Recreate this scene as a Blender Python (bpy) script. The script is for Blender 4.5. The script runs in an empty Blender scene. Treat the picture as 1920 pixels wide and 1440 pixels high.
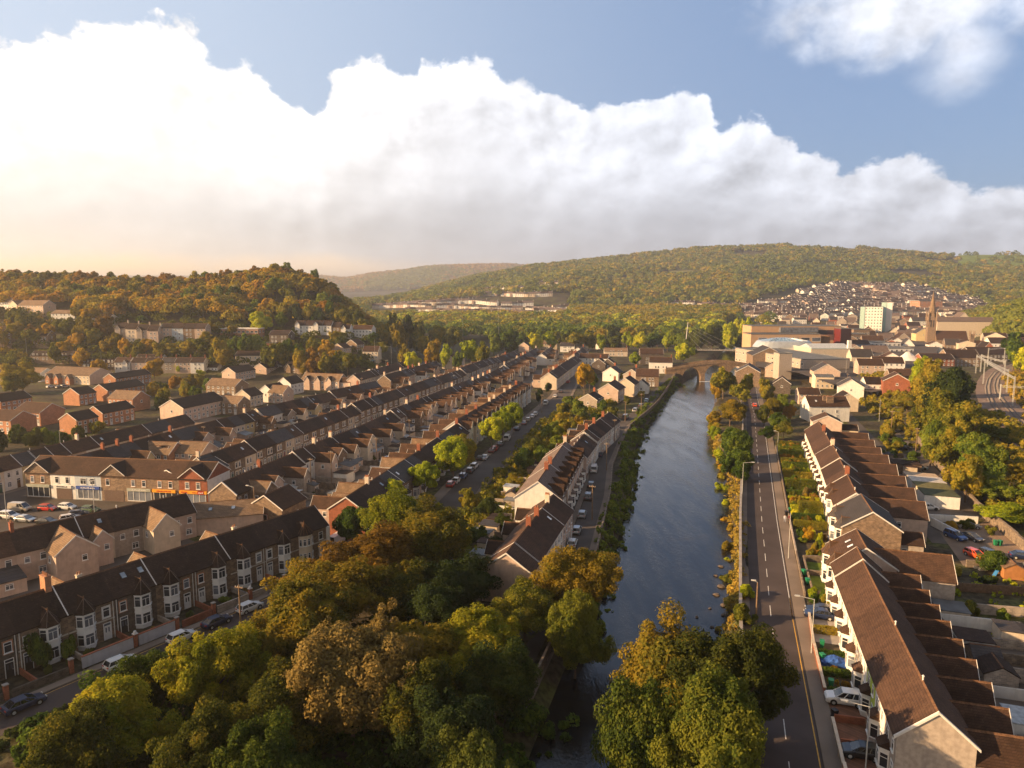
import bpy, math, random
import numpy as np
random.seed(7)
RNG = np.random.default_rng(7)
scene = bpy.context.scene
COL = scene.collection
R = math.radians

# ------------------------------------------------------------------ camera
CAM_H = 50.0
PITCH = math.atan((720 - 547) / 1333.0)
cam = bpy.data.cameras.new('camera')
cam.sensor_width = 36; cam.lens = 25.0; cam.clip_start = 0.5; cam.clip_end = 30000
camo = bpy.data.objects.new('camera', cam); COL.objects.link(camo)
camo.location = (0, 0, CAM_H); camo.rotation_euler = (math.pi / 2 - PITCH, 0, 0)
scene.camera = camo

# ------------------------------------------------------------------ light
SUN_AZ, SUN_EL = -102.0, 19.0        # degrees, azimuth clockwise from +Y
scene.view_settings.view_transform = 'Standard'
scene.view_settings.look = 'None'
scene.view_settings.exposure = 1.25
scene.view_settings.gamma = 1.0
scene.cycles.max_bounces = 4; scene.cycles.diffuse_bounces = 2; scene.cycles.glossy_bounces = 2
scene.cycles.transmission_bounces = 2; scene.cycles.volume_bounces = 0; scene.cycles.transparent_max_bounces = 6
scene.cycles.use_denoising = True
scene.cycles.use_adaptive_sampling = True; scene.cycles.adaptive_threshold = 0.02
sa_, se_ = R(SUN_AZ), R(SUN_EL)
sd = (math.sin(sa_) * math.cos(se_), math.cos(sa_) * math.cos(se_), math.sin(se_))   # towards the sun
sun = bpy.data.lights.new('sun', 'SUN'); sun.energy = 5.0; sun.angle = R(0.6); sun.color = (1.0, 0.64, 0.32)
suno = bpy.data.objects.new('sun', sun); COL.objects.link(suno)
from mathutils import Vector
suno.rotation_euler = Vector(sd).to_track_quat('Z', 'Y').to_euler()
suno.location = (-300, 0, 300)

def build_world():
    w = bpy.data.worlds.new('World'); scene.world = w; w.use_nodes = True
    nt = w.node_tree; nt.nodes.clear(); N = nt.nodes; L = nt.links
    def nd(t, **k):
        n = N.new(t)
        for a, b in k.items(): setattr(n, a, b)
        return n
    def m(op, a, b=None, c=None, clamp=False):
        n = nd('ShaderNodeMath', operation=op); n.use_clamp = clamp
        for i, v in enumerate((a, b, c)):
            if v is None: continue
            if isinstance(v, (int, float)): n.inputs[i].default_value = v
            else: L.new(v, n.inputs[i])
        return n.outputs[0]
    def sm(x, lo, hi, a=0.0, b=1.0):
        n = nd('ShaderNodeMapRange', interpolation_type='SMOOTHSTEP')
        for i, v in enumerate((x, lo, hi, a, b)):
            if isinstance(v, (int, float)): n.inputs[i].default_value = v
            else: L.new(v, n.inputs[i])
        return n.outputs[0]
    def mix(f, a, b):
        n = nd('ShaderNodeMix', data_type='RGBA')
        for s, v in ((n.inputs[0], f), (n.inputs[6], a), (n.inputs[7], b)):
            if isinstance(v, (int, float)): s.default_value = v
            elif isinstance(v, tuple): s.default_value = (*v, 1)
            else: L.new(v, s)
        return n.outputs[2]
    sky = nd('ShaderNodeTexSky', sky_type='NISHITA'); sky.sun_disc = False
    sky.sun_elevation = R(SUN_EL); sky.sun_rotation = R(SUN_AZ)
    sky.air_density = 1.0; sky.dust_density = 1.0; sky.ozone_density = 2.0
    skyc = nd('ShaderNodeVectorMath', operation='SCALE'); L.new(sky.outputs[0], skyc.inputs[0]); skyc.inputs[3].default_value = 0.1
    tc = nd('ShaderNodeTexCoord'); sep = nd('ShaderNodeSeparateXYZ'); L.new(tc.outputs['Generated'], sep.inputs[0])
    X, Y, Z = sep.outputs
    az = m('ARCTAN2', X, Y)                       # 0 ahead, negative to the left
    el = m('ARCSINE', Z)
    # position on a sky chart: (azimuth, elevation) in radians
    pos = nd('ShaderNodeCombineXYZ'); L.new(az, pos.inputs[0]); L.new(m('MULTIPLY', el, 1.25), pos.inputs[1])
    def noise(scale, detail, rough, off=(0, 0, 0), dist=0.0):
        mp = nd('ShaderNodeVectorMath', operation='ADD'); L.new(pos.outputs[0], mp.inputs[0]); mp.inputs[1].default_value = off
        n = nd('ShaderNodeTexNoise'); n.inputs['Scale'].default_value = scale; n.inputs['Detail'].default_value = detail
        n.inputs['Roughness'].default_value = rough; n.inputs['Distortion'].default_value = dist
        L.new(mp.outputs[0], n.inputs['Vector']); return n.outputs[0]
    # top of the long cloud bank against azimuth
    fc = nd('ShaderNodeFloatCurve'); cv = fc.mapping.curves[0]
    pts = [(0, 84), (90, 96), (200, 92), (300, 72), (370, 88), (430, 125), (520, 165), (600, 205), (650, 150), (720, 140), (780, 165), (800, 128), (880, 118), (950, 160), (1050, 205),
           (1160, 212), (1290, 200), (1340, 245), (1385, 228), (1450, 262), (1490, 300), (1560, 318), (1600, 315), (1660, 300), (1740, 312), (1780, 350), (1860, 352), (1920, 365)]
    A0, A1 = -0.9, 0.9
    P = []
    for px, py in pts:
        a = math.atan((px - 960) / 1333.0); e = math.atan((547 - py) / 1333.0 * math.cos(a) * 1.0)
        P.append(((a - A0) / (A1 - A0), e / 0.6))
    P = [(0.0, 0.60)] + P + [(0.95, 0.20), (1.0, 0.3)]
    while len(cv.points) < len(P): cv.points.new(0.5, 0.5)
    for q, (a, b) in zip(cv.points, P): q.location = (a, b)
    fc.mapping.update()
    L.new(m('DIVIDE', m('SUBTRACT', az, A0), A1 - A0, clamp=True), fc.inputs['Value'])
    top = m('MULTIPLY', fc.outputs[0], 0.6)
    big = noise(9, 9, 0.55, (3, 1, 0), 0.1)
    fine = noise(34, 8, 0.6, (7, 2, 0), 0.1)
    edge = m('ADD', m('MULTIPLY', m('SUBTRACT', big, 0.5), 0.10), m('MULTIPLY', m('SUBTRACT', fine, 0.5), 0.055))
    dist = m('SUBTRACT', m('ADD', top, edge), el)               # > 0 inside the bank
    bank = sm(dist, -0.002, 0.011)
    # upper loose cloud on the right and wisps top left
    ex = m('DIVIDE', m('SUBTRACT', az, 0.465), 0.15); ey = m('DIVIDE', m('SUBTRACT', m('SUBTRACT', el, m('MULTIPLY', m('SUBTRACT', az, 0.47), -0.05)), 0.318), 0.054)
    rr = m('SQRT', m('ADD', m('MULTIPLY', ex, ex), m('MULTIPLY', ey, ey)))
    c2 = sm(m('SUBTRACT', m('ADD', 1.0, m('MULTIPLY', m('SUBTRACT', big, 0.5), 1.9)), rr), -0.25, 0.55)
    ex = m('DIVIDE', m('SUBTRACT', az, 0.54), 0.045); ey = m('DIVIDE', m('SUBTRACT', el, 0.275), 0.045)
    rr3 = m('SQRT', m('ADD', m('MULTIPLY', ex, ex), m('MULTIPLY', ey, ey)))
    c2b = sm(m('SUBTRACT', m('ADD', 1.0, m('MULTIPLY', m('SUBTRACT', big, 0.5), 2.0)), rr3), -0.4, 1.0, 0.0, 0.85)
    ex = m('DIVIDE', m('SUBTRACT', az, -0.63), 0.075); ey = m('DIVIDE', m('SUBTRACT', el, 0.36), 0.05)
    rr2 = m('SQRT', m('ADD', m('MULTIPLY', ex, ex), m('MULTIPLY', ey, ey)))
    c3 = sm(m('SUBTRACT', m('ADD', 1.0, m('MULTIPLY', m('SUBTRACT', big, 0.5), 4)), rr2), -0.3, 1.4, 0.0, 0.6)
    other = sm(noise(4, 6, 0.5, (5, 9, 2)), 0.52, 0.68, 0.0, 0.45)     # broken cloud over the rest of the sky
    away = sm(m('ABSOLUTE', az), 0.85, 1.2)
    other = m('MULTIPLY', other, away)
    mask = m('MAXIMUM', m('MAXIMUM', bank, c2), m('MAXIMUM', c3, m('MAXIMUM', other, c2b)))
    # relief: the same noise taken a little nearer the sun, so the billows have a bright side
    h0 = noise(10, 10, 0.55, (3, 1, 0), 0.1); h1 = noise(10, 10, 0.55, (3.0 - 0.016, 1.016, 0), 0.1)
    relief = m('MULTIPLY', m('SUBTRACT', h0, h1), 1.8)
    soft = noise(3.2, 5, 0.5, (1, 4, 0))
    rim = sm(dist, 0.0, 0.22, 1.0, 0.0)
    left = sm(az, -0.62, 0.30, 1.0, 0.0)
    body = m('ADD', m('ADD', 0.84, m('MULTIPLY', rim, 0.24)), m('ADD', m('MULTIPLY', relief, m('ADD', 0.22, m('MULTIPLY', rim, 0.75))), m('MULTIPLY', m('SUBTRACT', soft, 0.5), 0.16)))
    body = m('ADD', body, m('MULTIPLY', left, 0.26))
    low = sm(el, 0.02, 0.10, 0.10, 0.0)
    body = m('ADD', body, low)
    body = m('MULTIPLY', m('MINIMUM', m('MAXIMUM', body, 0.5), 1.30), 0.455)
    tint = mix(left, (0.86, 0.90, 1.0), (1.0, 0.955, 0.90))
    glow = m('MULTIPLY', sm(el, 0.10, 0.0, 0.0, 1.0), sm(az, -0.70, 0.0, 1.0, 0.0))
    tint = mix(m('MULTIPLY', glow, 0.85), tint, (1.0, 0.80, 0.56))
    body = m('ADD', body, m('MULTIPLY', glow, 0.16))
    cbase = m('MULTIPLY', sm(el, 0.17, 0.06, 0.0, 0.16), 1.0)
    body = m('SUBTRACT', body, m('MULTIPLY', cbase, 0.6))
    gapn = m('ADD', el, m('MULTIPLY', m('SUBTRACT', noise(7, 6, 0.55, (9, 9, 0)), 0.5), 0.045))
    gap = m('MULTIPLY', sm(gapn, 0.052, 0.024), sm(az, -0.12, 0.10, 1.0, 0.0))
    cl = nd('ShaderNodeVectorMath', operation='SCALE'); L.new(tint, cl.inputs[0]); L.new(body, cl.inputs[3])
    blue = mix(sm(az, -0.6, 0.35), skyc.outputs[0], (0.17, 0.29, 0.56))
    blue = mix(0.82, skyc.outputs[0], mix(sm(az, -0.65, 0.5), (0.27, 0.32, 0.39), (0.095, 0.145, 0.245)))
    blue = mix(sm(m('ABSOLUTE', az), 0.8, 1.2), blue, (0.09, 0.09, 0.10))
    fin = mix(mask, blue, cl.outputs[0])
    fin = mix(gap, fin, mix(sm(az, -0.7, 0.0), (0.80, 0.56, 0.30), (0.55, 0.46, 0.38)))
    # toned down in the half of the sky behind the camera's shoulder, as the bank stands only ahead
    bg = nd('ShaderNodeBackground'); L.new(fin, bg.inputs[0]); bg.inputs[1].default_value = 1.0
    out = nd('ShaderNodeOutputWorld'); L.new(bg.outputs[0], out.inputs[0])
build_world()

# ------------------------------------------------------------------ geometry of the place
cp_, sp_ = math.cos(PITCH), math.sin(PITCH)
AZ = R(16.689); ca, sa = math.cos(AZ), math.sin(AZ)      # the terraces run 16.7 degrees east of north: u across, v along
def xy(u, v): return (u * ca + v * sa, -u * sa + v * ca)
def uvof(x, y): return (x * ca - y * sa, x * sa + y * ca)
def PT(px, py, z=0.0):                                     # survey helper: a bearing and a height to ground coordinates
    a = (px - 960) / 1333.0; b = -(py - 720) / 1333.0
    dx, dy, dz = a, cp_ + b * sp_, -sp_ + b * cp_
    t = (z - CAM_H) / dz
    return (dx * t, dy * t)
def AT(px, D): return ((px - 960) / 1333.0 * D, D)        # bearing and distance
def sst(a, b, t):
    t = np.clip((t - a) / (b - a), 0, 1); return t * t * (3 - 2 * t)
LV = [-200, 0, 60, 105, 125, 155, 202, 237, 290, 343, 400, 441, 500, 600, 734, 900, 1100]
LU = [-30, -18, -16, -16.6, -18, -19.6, -22, -26.5, -27.5, -27, -25, -21, -12, -4, 3, 5, 10]
RV = [-200, 0, 60, 117, 137, 162, 210, 244, 319, 388, 450, 500, 600, 734, 900, 1100]
RU = [-14, -6, -3, 0.5, 2.3, 2.2, 1.6, -2.8, -6.5, -3, 8, 14, 20, 30, 35, 40]
def river_l(v): return np.interp(v, LV, LU)
def river_r(v): return np.interp(v, RV, RU)
WATER = -4.0
def TERR(x, y):
    x = np.asarray(x, float); y = np.asarray(y, float)
    u = x * ca - y * sa; v = x * sa + y * ca
    D = np.maximum(y, 1.0); p = 960 + 1333 * x / D
    p = np.where(y < 60, 960 + 1333 * x / 60.0, p); p = np.clip(p, -1500, 4000)
    z = np.zeros_like(x + y)
    # wooded hill on the west side
    Hc = np.interp(p, [-1500, -400, 0, 300, 430, 520, 600, 650, 700, 740], [56, 60, 55, 48, 52, 60, 50, 32, 10, 0])
    k = np.interp(p, [-800, 100, 400, 480, 620, 700, 760], [1.1, 1.05, 1.0, 0.7, 0.7, 0.5, 0.0])
    lowp = np.interp(D, [415, 440, 460, 500], [0, 9, 18, 34]) * k
    t = sst(500, 580, D)
    zl = lowp * (1 - t) + np.maximum(Hc, lowp * 0.5) * t
    zl = zl * (1 - sst(680, 1000, D))
    z = np.maximum(z, zl * sst(760, 700, p))
    # main hill
    cr = np.interp(p, [-1500, 600, 700, 760, 820, 900, 1000, 1100, 1200, 1300, 1400, 1500, 1600, 1650, 1700, 1750, 1800, 1920, 2300, 4000],
                   [575, 572, 566, 556, 540, 521, 506, 493, 482, 471, 468, 464, 469, 475, 479, 483, 480, 480, 476, 480])
    zc = 50 + (547 - cr) / 1333.0 * 2300
    f = np.interp(D, [900, 1250, 2300, 3400], [0.0, 20, 100, 30])
    up = np.clip((D - 1250) / 1050.0, 0, 1)
    zm = np.where(D < 1250, np.interp(D, [900, 1250], [0, 20]), 20 + (zc - 20) * np.power(up, np.interp(p, [600, 1060, 1220], [0.55, 0.6, 1.08])))
    zm = np.where(D > 2300, zc + (40 - zc) * sst(2300, 3500, D), zm)
    wob = 6 * np.sin(x / 130.0 + 1.3) * np.cos(y / 170.0) + 4 * np.sin(x / 61.0 - y / 83.0)
    zm = zm + wob * sst(1250, 1700, D) * (1 - sst(2100, 2300, D))
    z = np.maximum(z, zm * (D > 900))
    # far ridges
    c2 = np.interp(p, [-1500, 300, 560, 600, 650, 700, 760, 800, 850, 950, 1000, 1100, 1400, 4000], [530, 527, 526, 524, 529, 520, 514, 508, 505, 503, 507, 515, 520, 520])
    z2 = 50 + (547 - c2) / 1333.0 * 4800
    z = np.maximum(z, z2 * sst(3300, 4800, D) * (1 - 0.6 * sst(4800, 6200, D)))
    c3 = np.interp(p, [-1500, 500, 600, 640, 700, 760, 850, 4000], [518, 517, 518, 522, 528, 530, 535, 540])
    z3 = 50 + (547 - c3) / 1333.0 * 7000
    z = np.maximum(z, z3 * sst(6000, 7000, D))
    # eastern slope beyond the railway, and the railway shelf
    z = np.maximum(z, 34 * sst(1770, 1960, p) * sst(470, 800, D) * (1 - 0.3 * sst(900, 1250, D)))
    shelf = 5.0 * sst(61, 78, u) * sst(-80, 60, v) * (1 - sst(470, 560, v))
    z = np.maximum(z, shelf)
    # river channel
    lu, ru = river_l(v), river_r(v)
    wl = np.where(v < 100, 12.0, 5.0)
    tin = np.minimum(sst(0, 1, (u - (lu - wl)) / wl), sst(0, 1, ((ru + 3.5) - u) / 3.5))
    ch = tin * (v < 1050)
    return z * (1 - ch) - 5.4 * ch
def T1(x, y): return float(TERR(x, y))

# ------------------------------------------------------------------ materials
MATS = {}
def _nt(name):
    m = bpy.data.materials.new(name); m.use_nodes = True
    nt = m.node_tree; b = nt.nodes['Principled BSDF']
    return m, nt, b
def mat(name, col, rough=0.8, var=0.25, scale=1.2, bump=0.0, bscale=8, kind=None, spec=0.25, col2=None, rnd=0.0, metal=0.0):
    """painted, rendered or tiled surface: base colour with noise wear; kind adds tile courses, stone or brick"""
    if name in MATS: return MATS[name]
    m, nt, b = _nt(name); N = nt.nodes; L = nt.links
    b.inputs['Roughness'].default_value = rough; b.inputs['Specular IOR Level'].default_value = spec; b.inputs['Metallic'].default_value = metal
    tc = N.new('ShaderNodeTexCoord'); src = tc.outputs['Object']
    nz = N.new('ShaderNodeTexNoise'); nz.inputs['Scale'].default_value = scale; nz.inputs['Detail'].default_value = 6
    L.new(src, nz.inputs['Vector'])
    mx = N.new('ShaderNodeMix'); mx.data_type = 'RGBA'
    c2 = col2 or tuple(c * (1 - var) for c in col)
    ramp = N.new('ShaderNodeMapRange'); ramp.inputs[1].default_value = 0.35; ramp.inputs[2].default_value = 0.65
    L.new(nz.outputs[0], ramp.inputs[0]); L.new(ramp.outputs[0], mx.inputs[0])
    mx.inputs[6].default_value = (*col, 1); mx.inputs[7].default_value = (*c2, 1)
    outc = mx.outputs[2]; hgt = None
    sep = N.new('ShaderNodeSeparateXYZ'); L.new(src, sep.inputs[0])
    add = N.new('ShaderNodeMath'); L.new(sep.outputs[0], add.inputs[0]); L.new(sep.outputs[1], add.inputs[1])
    cmb = N.new('ShaderNodeCombineXYZ'); L.new(add.outputs[0], cmb.inputs[0]); L.new(sep.outputs[2], cmb.inputs[1])
    if kind == 'tile':
        br = N.new('ShaderNodeTexBrick'); L.new(cmb.outputs[0], br.inputs['Vector'])
        br.inputs['Scale'].default_value = 1.0; br.inputs['Brick Width'].default_value = 0.42; br.inputs['Row Height'].default_value = 0.2
        br.inputs['Mortar Size'].default_value = 0.02; br.inputs['Color1'].default_value = (1, 1, 1, 1); br.inputs['Color2'].default_value = (0.7, 0.7, 0.7, 1)
        br.inputs['Mortar'].default_value = (0.35, 0.35, 0.35, 1); br.inputs['Mortar Smooth'].default_value = 0.3
        ml = N.new('ShaderNodeMix'); ml.data_type = 'RGBA'; ml.blend_type = 'MULTIPLY'; ml.inputs[0].default_value = 0.8
        L.new(outc, ml.inputs[6]); L.new(br.outputs[0], ml.inputs[7]); outc = ml.outputs[2]; hgt = br.outputs[0]
        # lichen and moss patches
        n2 = N.new('ShaderNodeTexNoise'); n2.inputs['Scale'].default_value = 3.5; n2.inputs['Detail'].default_value = 8; L.new(src, n2.inputs['Vector'])
        mr = N.new('ShaderNodeMapRange'); mr.inputs[1].default_value = 0.58; mr.inputs[2].default_value = 0.72; mr.inputs[4].default_value = 0.45; L.new(n2.outputs[0], mr.inputs[0])
        m2 = N.new('ShaderNodeMix'); m2.data_type = 'RGBA'; L.new(mr.outputs[0], m2.inputs[0]); L.new(outc, m2.inputs[6]); m2.inputs[7].default_value = (0.13, 0.085, 0.045, 1); outc = m2.outputs[2]
    if kind in ('stone', 'brick'):
        br = N.new('ShaderNodeTexBrick'); L.new(cmb.outputs[0], br.inputs['Vector'])
        br.inputs['Scale'].default_value = 1.0
        bw, rh = (0.5, 0.24) if kind == 'stone' else (0.25, 0.09)
        br.inputs['Brick Width'].default_value = bw; br.inputs['Row Height'].default_value = rh; br.inputs['Mortar Size'].default_value = 0.015
        br.inputs['Color1'].default_value = (1.1, 1.05, 1, 1); br.inputs['Color2'].default_value = (0.6, 0.6, 0.64, 1); br.inputs['Mortar'].default_value = (1.2, 1.15, 1.1, 1)
        ml = N.new('ShaderNodeMix'); ml.data_type = 'RGBA'; ml.blend_type = 'MULTIPLY'; ml.inputs[0].default_value = 0.9
        L.new(outc, ml.inputs[6]); L.new(br.outputs[0], ml.inputs[7]); outc = ml.outputs[2]; hgt = br.outputs[0]
    if kind == 'wall':      # streaks running down a rendered wall
        mp = N.new('ShaderNodeMapping'); mp.inputs['Scale'].default_value = (2.5, 2.5, 0.35); L.new(src, mp.inputs[0])
        n3 = N.new('ShaderNodeTexNoise'); n3.inputs['Scale'].default_value = 1.0; n3.inputs['Detail'].default_value = 5; L.new(mp.outputs[0], n3.inputs['Vector'])
        mr = N.new('ShaderNodeMapRange'); mr.inputs[1].default_value = 0.5; mr.inputs[2].default_value = 0.75; mr.inputs[4].default_value = 0.35; L.new(n3.outputs[0], mr.inputs[0])
        m2 = N.new('ShaderNodeMix'); m2.data_type = 'RGBA'; L.new(mr.outputs[0], m2.inputs[0]); L.new(outc, m2.inputs[6]); m2.inputs[7].default_value = (*[c * 0.55 for c in col], 1); outc = m2.outputs[2]
    if rnd:
        oi = N.new('ShaderNodeObjectInfo'); hs = N.new('ShaderNodeHueSaturation'); L.new(outc, hs.inputs['Color'])
        mr = N.new('ShaderNodeMapRange'); mr.inputs[3].default_value = 1 - rnd; mr.inputs[4].default_value = 1 + rnd; L.new(oi.outputs['Random'], mr.inputs[0]); L.new(mr.outputs[0], hs.inputs['Value']); outc = hs.outputs[0]
    L.new(outc, b.inputs['Base Color'])
    if bump:
        bp = N.new('ShaderNodeBump'); bp.inputs['Strength'].default_value = bump; bp.inputs['Distance'].default_value = 0.05
        if hgt is None:
            nb = N.new('ShaderNodeTexNoise'); nb.inputs['Scale'].default_value = bscale; nb.inputs['Detail'].default_value = 5; L.new(src, nb.inputs['Vector']); hgt = nb.outputs[0]
        L.new(hgt, bp.inputs['Height']); L.new(bp.outputs[0], b.inputs['Normal'])
    MATS[name] = m; return m
def leafmat(name, c1, c2, c3, scale=0.25, trans=0.42):
    """foliage: hue drifts within a crown and from one tree to the next; light passes through the leaves"""
    m = bpy.data.materials.new(name); m.use_nodes = True; nt = m.node_tree; N = nt.nodes; L = nt.links; N.clear()
    geo = N.new('ShaderNodeNewGeometry'); oi = N.new('ShaderNodeObjectInfo')
    nz = N.new('ShaderNodeTexNoise'); nz.inputs['Scale'].default_value = scale; nz.inputs['Detail'].default_value = 4; L.new(geo.outputs['Position'], nz.inputs['Vector'])
    a = N.new('ShaderNodeMath'); a.operation = 'MULTIPLY_ADD'; L.new(oi.outputs['Random'], a.inputs[0]); a.inputs[1].default_value = 0.5; a.inputs[2].default_value = -0.25
    s = N.new('ShaderNodeMath'); s.operation = 'ADD'; L.new(nz.outputs[0], s.inputs[0]); L.new(a.outputs[0], s.inputs[1])
    ri = N.new('ShaderNodeMath'); ri.operation = 'MULTIPLY_ADD'; L.new(geo.outputs['Random Per Island'], ri.inputs[0]); ri.inputs[1].default_value = 0.3; ri.inputs[2].default_value = -0.15
    s2 = N.new('ShaderNodeMath'); s2.operation = 'ADD'; L.new(s.outputs[0], s2.inputs[0]); L.new(ri.outputs[0], s2.inputs[1])
    c1, c2, c3 = [tuple(min(0.9, q * 1.95) for q in c) for c in (c1, c2, c3)]
    cr = N.new('ShaderNodeValToRGB'); e = cr.color_ramp.elements; e[0].position = 0.28; e[0].color = (*c1, 1); e[1].position = 0.75; e[1].color = (*c3, 1)
    x = e.new(0.5); x.color = (*c2, 1); L.new(s2.outputs[0], cr.inputs[0])
    d = N.new('ShaderNodeBsdfDiffuse'); t = N.new('ShaderNodeBsdfTranslucent'); L.new(cr.outputs[0], d.inputs[0]); L.new(cr.outputs[0], t.inputs[0])
    mx = N.new('ShaderNodeMixShader'); mx.inputs[0].default_value = trans; L.new(d.outputs[0], mx.inputs[1]); L.new(t.outputs[0], mx.inputs[2])
    o = N.new('ShaderNodeOutputMaterial'); L.new(mx.outputs[0], o.inputs[0]); MATS[name] = m; return m

ROOF = [mat('roof_brown', (0.085, 0.046, 0.030), 0.9, 0.35, 0.8, 0.6, kind='tile', rnd=0.30),
        mat('roof_darkbrown', (0.052, 0.031, 0.024), 0.9, 0.35, 0.8, 0.6, kind='tile', rnd=0.30),
        mat('roof_rust', (0.10, 0.055, 0.036), 0.9, 0.35, 0.8, 0.5, kind='tile', rnd=0.15)]
SLATE = mat('roof_slate', (0.075, 0.068, 0.070), 0.75, 0.3, 0.8, 0.4, kind='tile', rnd=0.15)
TAN = mat('roof_tan', (0.30, 0.20, 0.125), 0.9, 0.3, 0.8, 0.5, kind='tile', rnd=0.1)
FLATR = mat('roof_felt', (0.16, 0.17, 0.18), 0.9, 0.35, 0.5, rnd=0.3)
RIDGE = mat('ridge_tile', (0.17, 0.09, 0.05), 0.9, 0.5, 4)
WHITE = mat('white_render', (0.78, 0.77, 0.74), 0.8, 0.12, 1.0, kind='wall')
CREAM = mat('cream_render', (0.68, 0.58, 0.46), 0.85, 0.15, 1.0, kind='wall', rnd=0.15)
GREY = mat('grey_pebbledash', (0.42, 0.36, 0.31), 0.95, 0.25, 2.0, 0.3, 30, kind='wall', rnd=0.15)
PINK = mat('pinkish_render', (0.60, 0.46, 0.38), 0.9, 0.2, 1.0, kind='wall', rnd=0.12)
STONE = mat('brown_stone', (0.29, 0.215, 0.155), 0.95, 0.35, 1.5, 0.5, kind='stone', rnd=0.1)
DSTONE = mat('dark_stone', (0.15, 0.125, 0.105), 0.95, 0.4, 1.5, 0.5, kind='stone', rnd=0.1)
BRICK = mat('orange_brick', (0.46, 0.235, 0.14), 0.9, 0.2, 1.0, 0.2, kind='brick', rnd=0.1)
RBRICK = mat('red_brick', (0.32, 0.12, 0.07), 0.9, 0.25, 1.0, 0.3, kind='brick', rnd=0.1)
YELL = mat('yellow_render', (0.62, 0.50, 0.28), 0.85, 0.12, 1.0, kind='wall')
LIME = mat('lime_render', (0.45, 0.55, 0.08), 0.85, 0.12, 1.0, kind='wall')
BLUEW = mat('pale_blue_render', (0.50, 0.56, 0.62), 0.85, 0.12, 1.0, kind='wall')
UPVC = mat('white_plastic', (0.80, 0.80, 0.79), 0.45, 0.05, 3.0)
TRIM = mat('white_paint', (0.72, 0.70, 0.67), 0.6, 0.1, 3.0)
DTRIM = mat('dark_paint', (0.05, 0.045, 0.045), 0.5, 0.2, 3.0)
DOORW = UPVC
GREYL_ = mat('hip_tile', (0.16, 0.12, 0.10), 0.9, 0.3, 3)
BLOCK = mat('block_wall', (0.42, 0.37, 0.32), 0.95, 0.3, 1.0, 0.3, kind='stone')
RUBBLE = mat('rubble_wall', (0.27, 0.22, 0.17), 0.95, 0.4, 1.2, 0.6, kind='stone')
TIMBER = mat('timber', (0.19, 0.12, 0.075), 0.9, 0.4, 3.0, 0.2)
POLE = mat('pole_timber', (0.28, 0.19, 0.12), 0.9, 0.4, 3.0, 0.2)
GALV = mat('galvanised_steel', (0.50, 0.51, 0.50), 0.5, 0.2, 3.0)
CORR = mat('corrugated_sheet', (0.42, 0.45, 0.47), 0.6, 0.35, 1.5, rnd=0.3)
BARK = mat('bark', (0.16, 0.115, 0.08), 0.95, 0.4, 4.0, 0.5)
CONC = mat('concrete', (0.36, 0.33, 0.30), 0.9, 0.25, 0.6)
BRIDGE = mat('bridge_stone', (0.30, 0.215, 0.14), 0.95, 0.35, 0.8, 0.4, kind='stone')
def glassmat(name, col=(0.03, 0.035, 0.045), rough=0.08):
    m, nt, b = _nt(name); b.inputs['Base Color'].default_value = (*col, 1); b.inputs['Roughness'].default_value = rough
    b.inputs['Specular IOR Level'].default_value = 0.9; N = nt.nodes; L = nt.links
    tc = N.new('ShaderNodeTexCoord'); nz = N.new('ShaderNodeTexNoise'); nz.inputs['Scale'].default_value = 0.7; L.new(tc.outputs['Object'], nz.inputs['Vector'])
    oi = N.new('ShaderNodeObjectInfo'); s = N.new('ShaderNodeMath'); L.new(nz.outputs[0], s.inputs[0]); L.new(oi.outputs['Random'], s.inputs[1])
    mr = N.new('ShaderNodeMapRange'); mr.inputs[1].default_value = 0.9; mr.inputs[2].default_value = 1.5; L.new(s.outputs[0], mr.inputs[0])
    mx = N.new('ShaderNodeMix'); mx.data_type = 'RGBA'; L.new(mr.outputs[0], mx.inputs[0]); mx.inputs[6].default_value = (*col, 1); mx.inputs[7].default_value = (*[min(1, c * 5 + 0.05) for c in col], 1)
    L.new(mx.outputs[2], b.inputs['Base Color']); MATS[name] = m; return m
GLASS = glassmat('window_glass'); CARGLASS = glassmat('car_glass', (0.015, 0.018, 0.022), 0.05)

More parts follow.
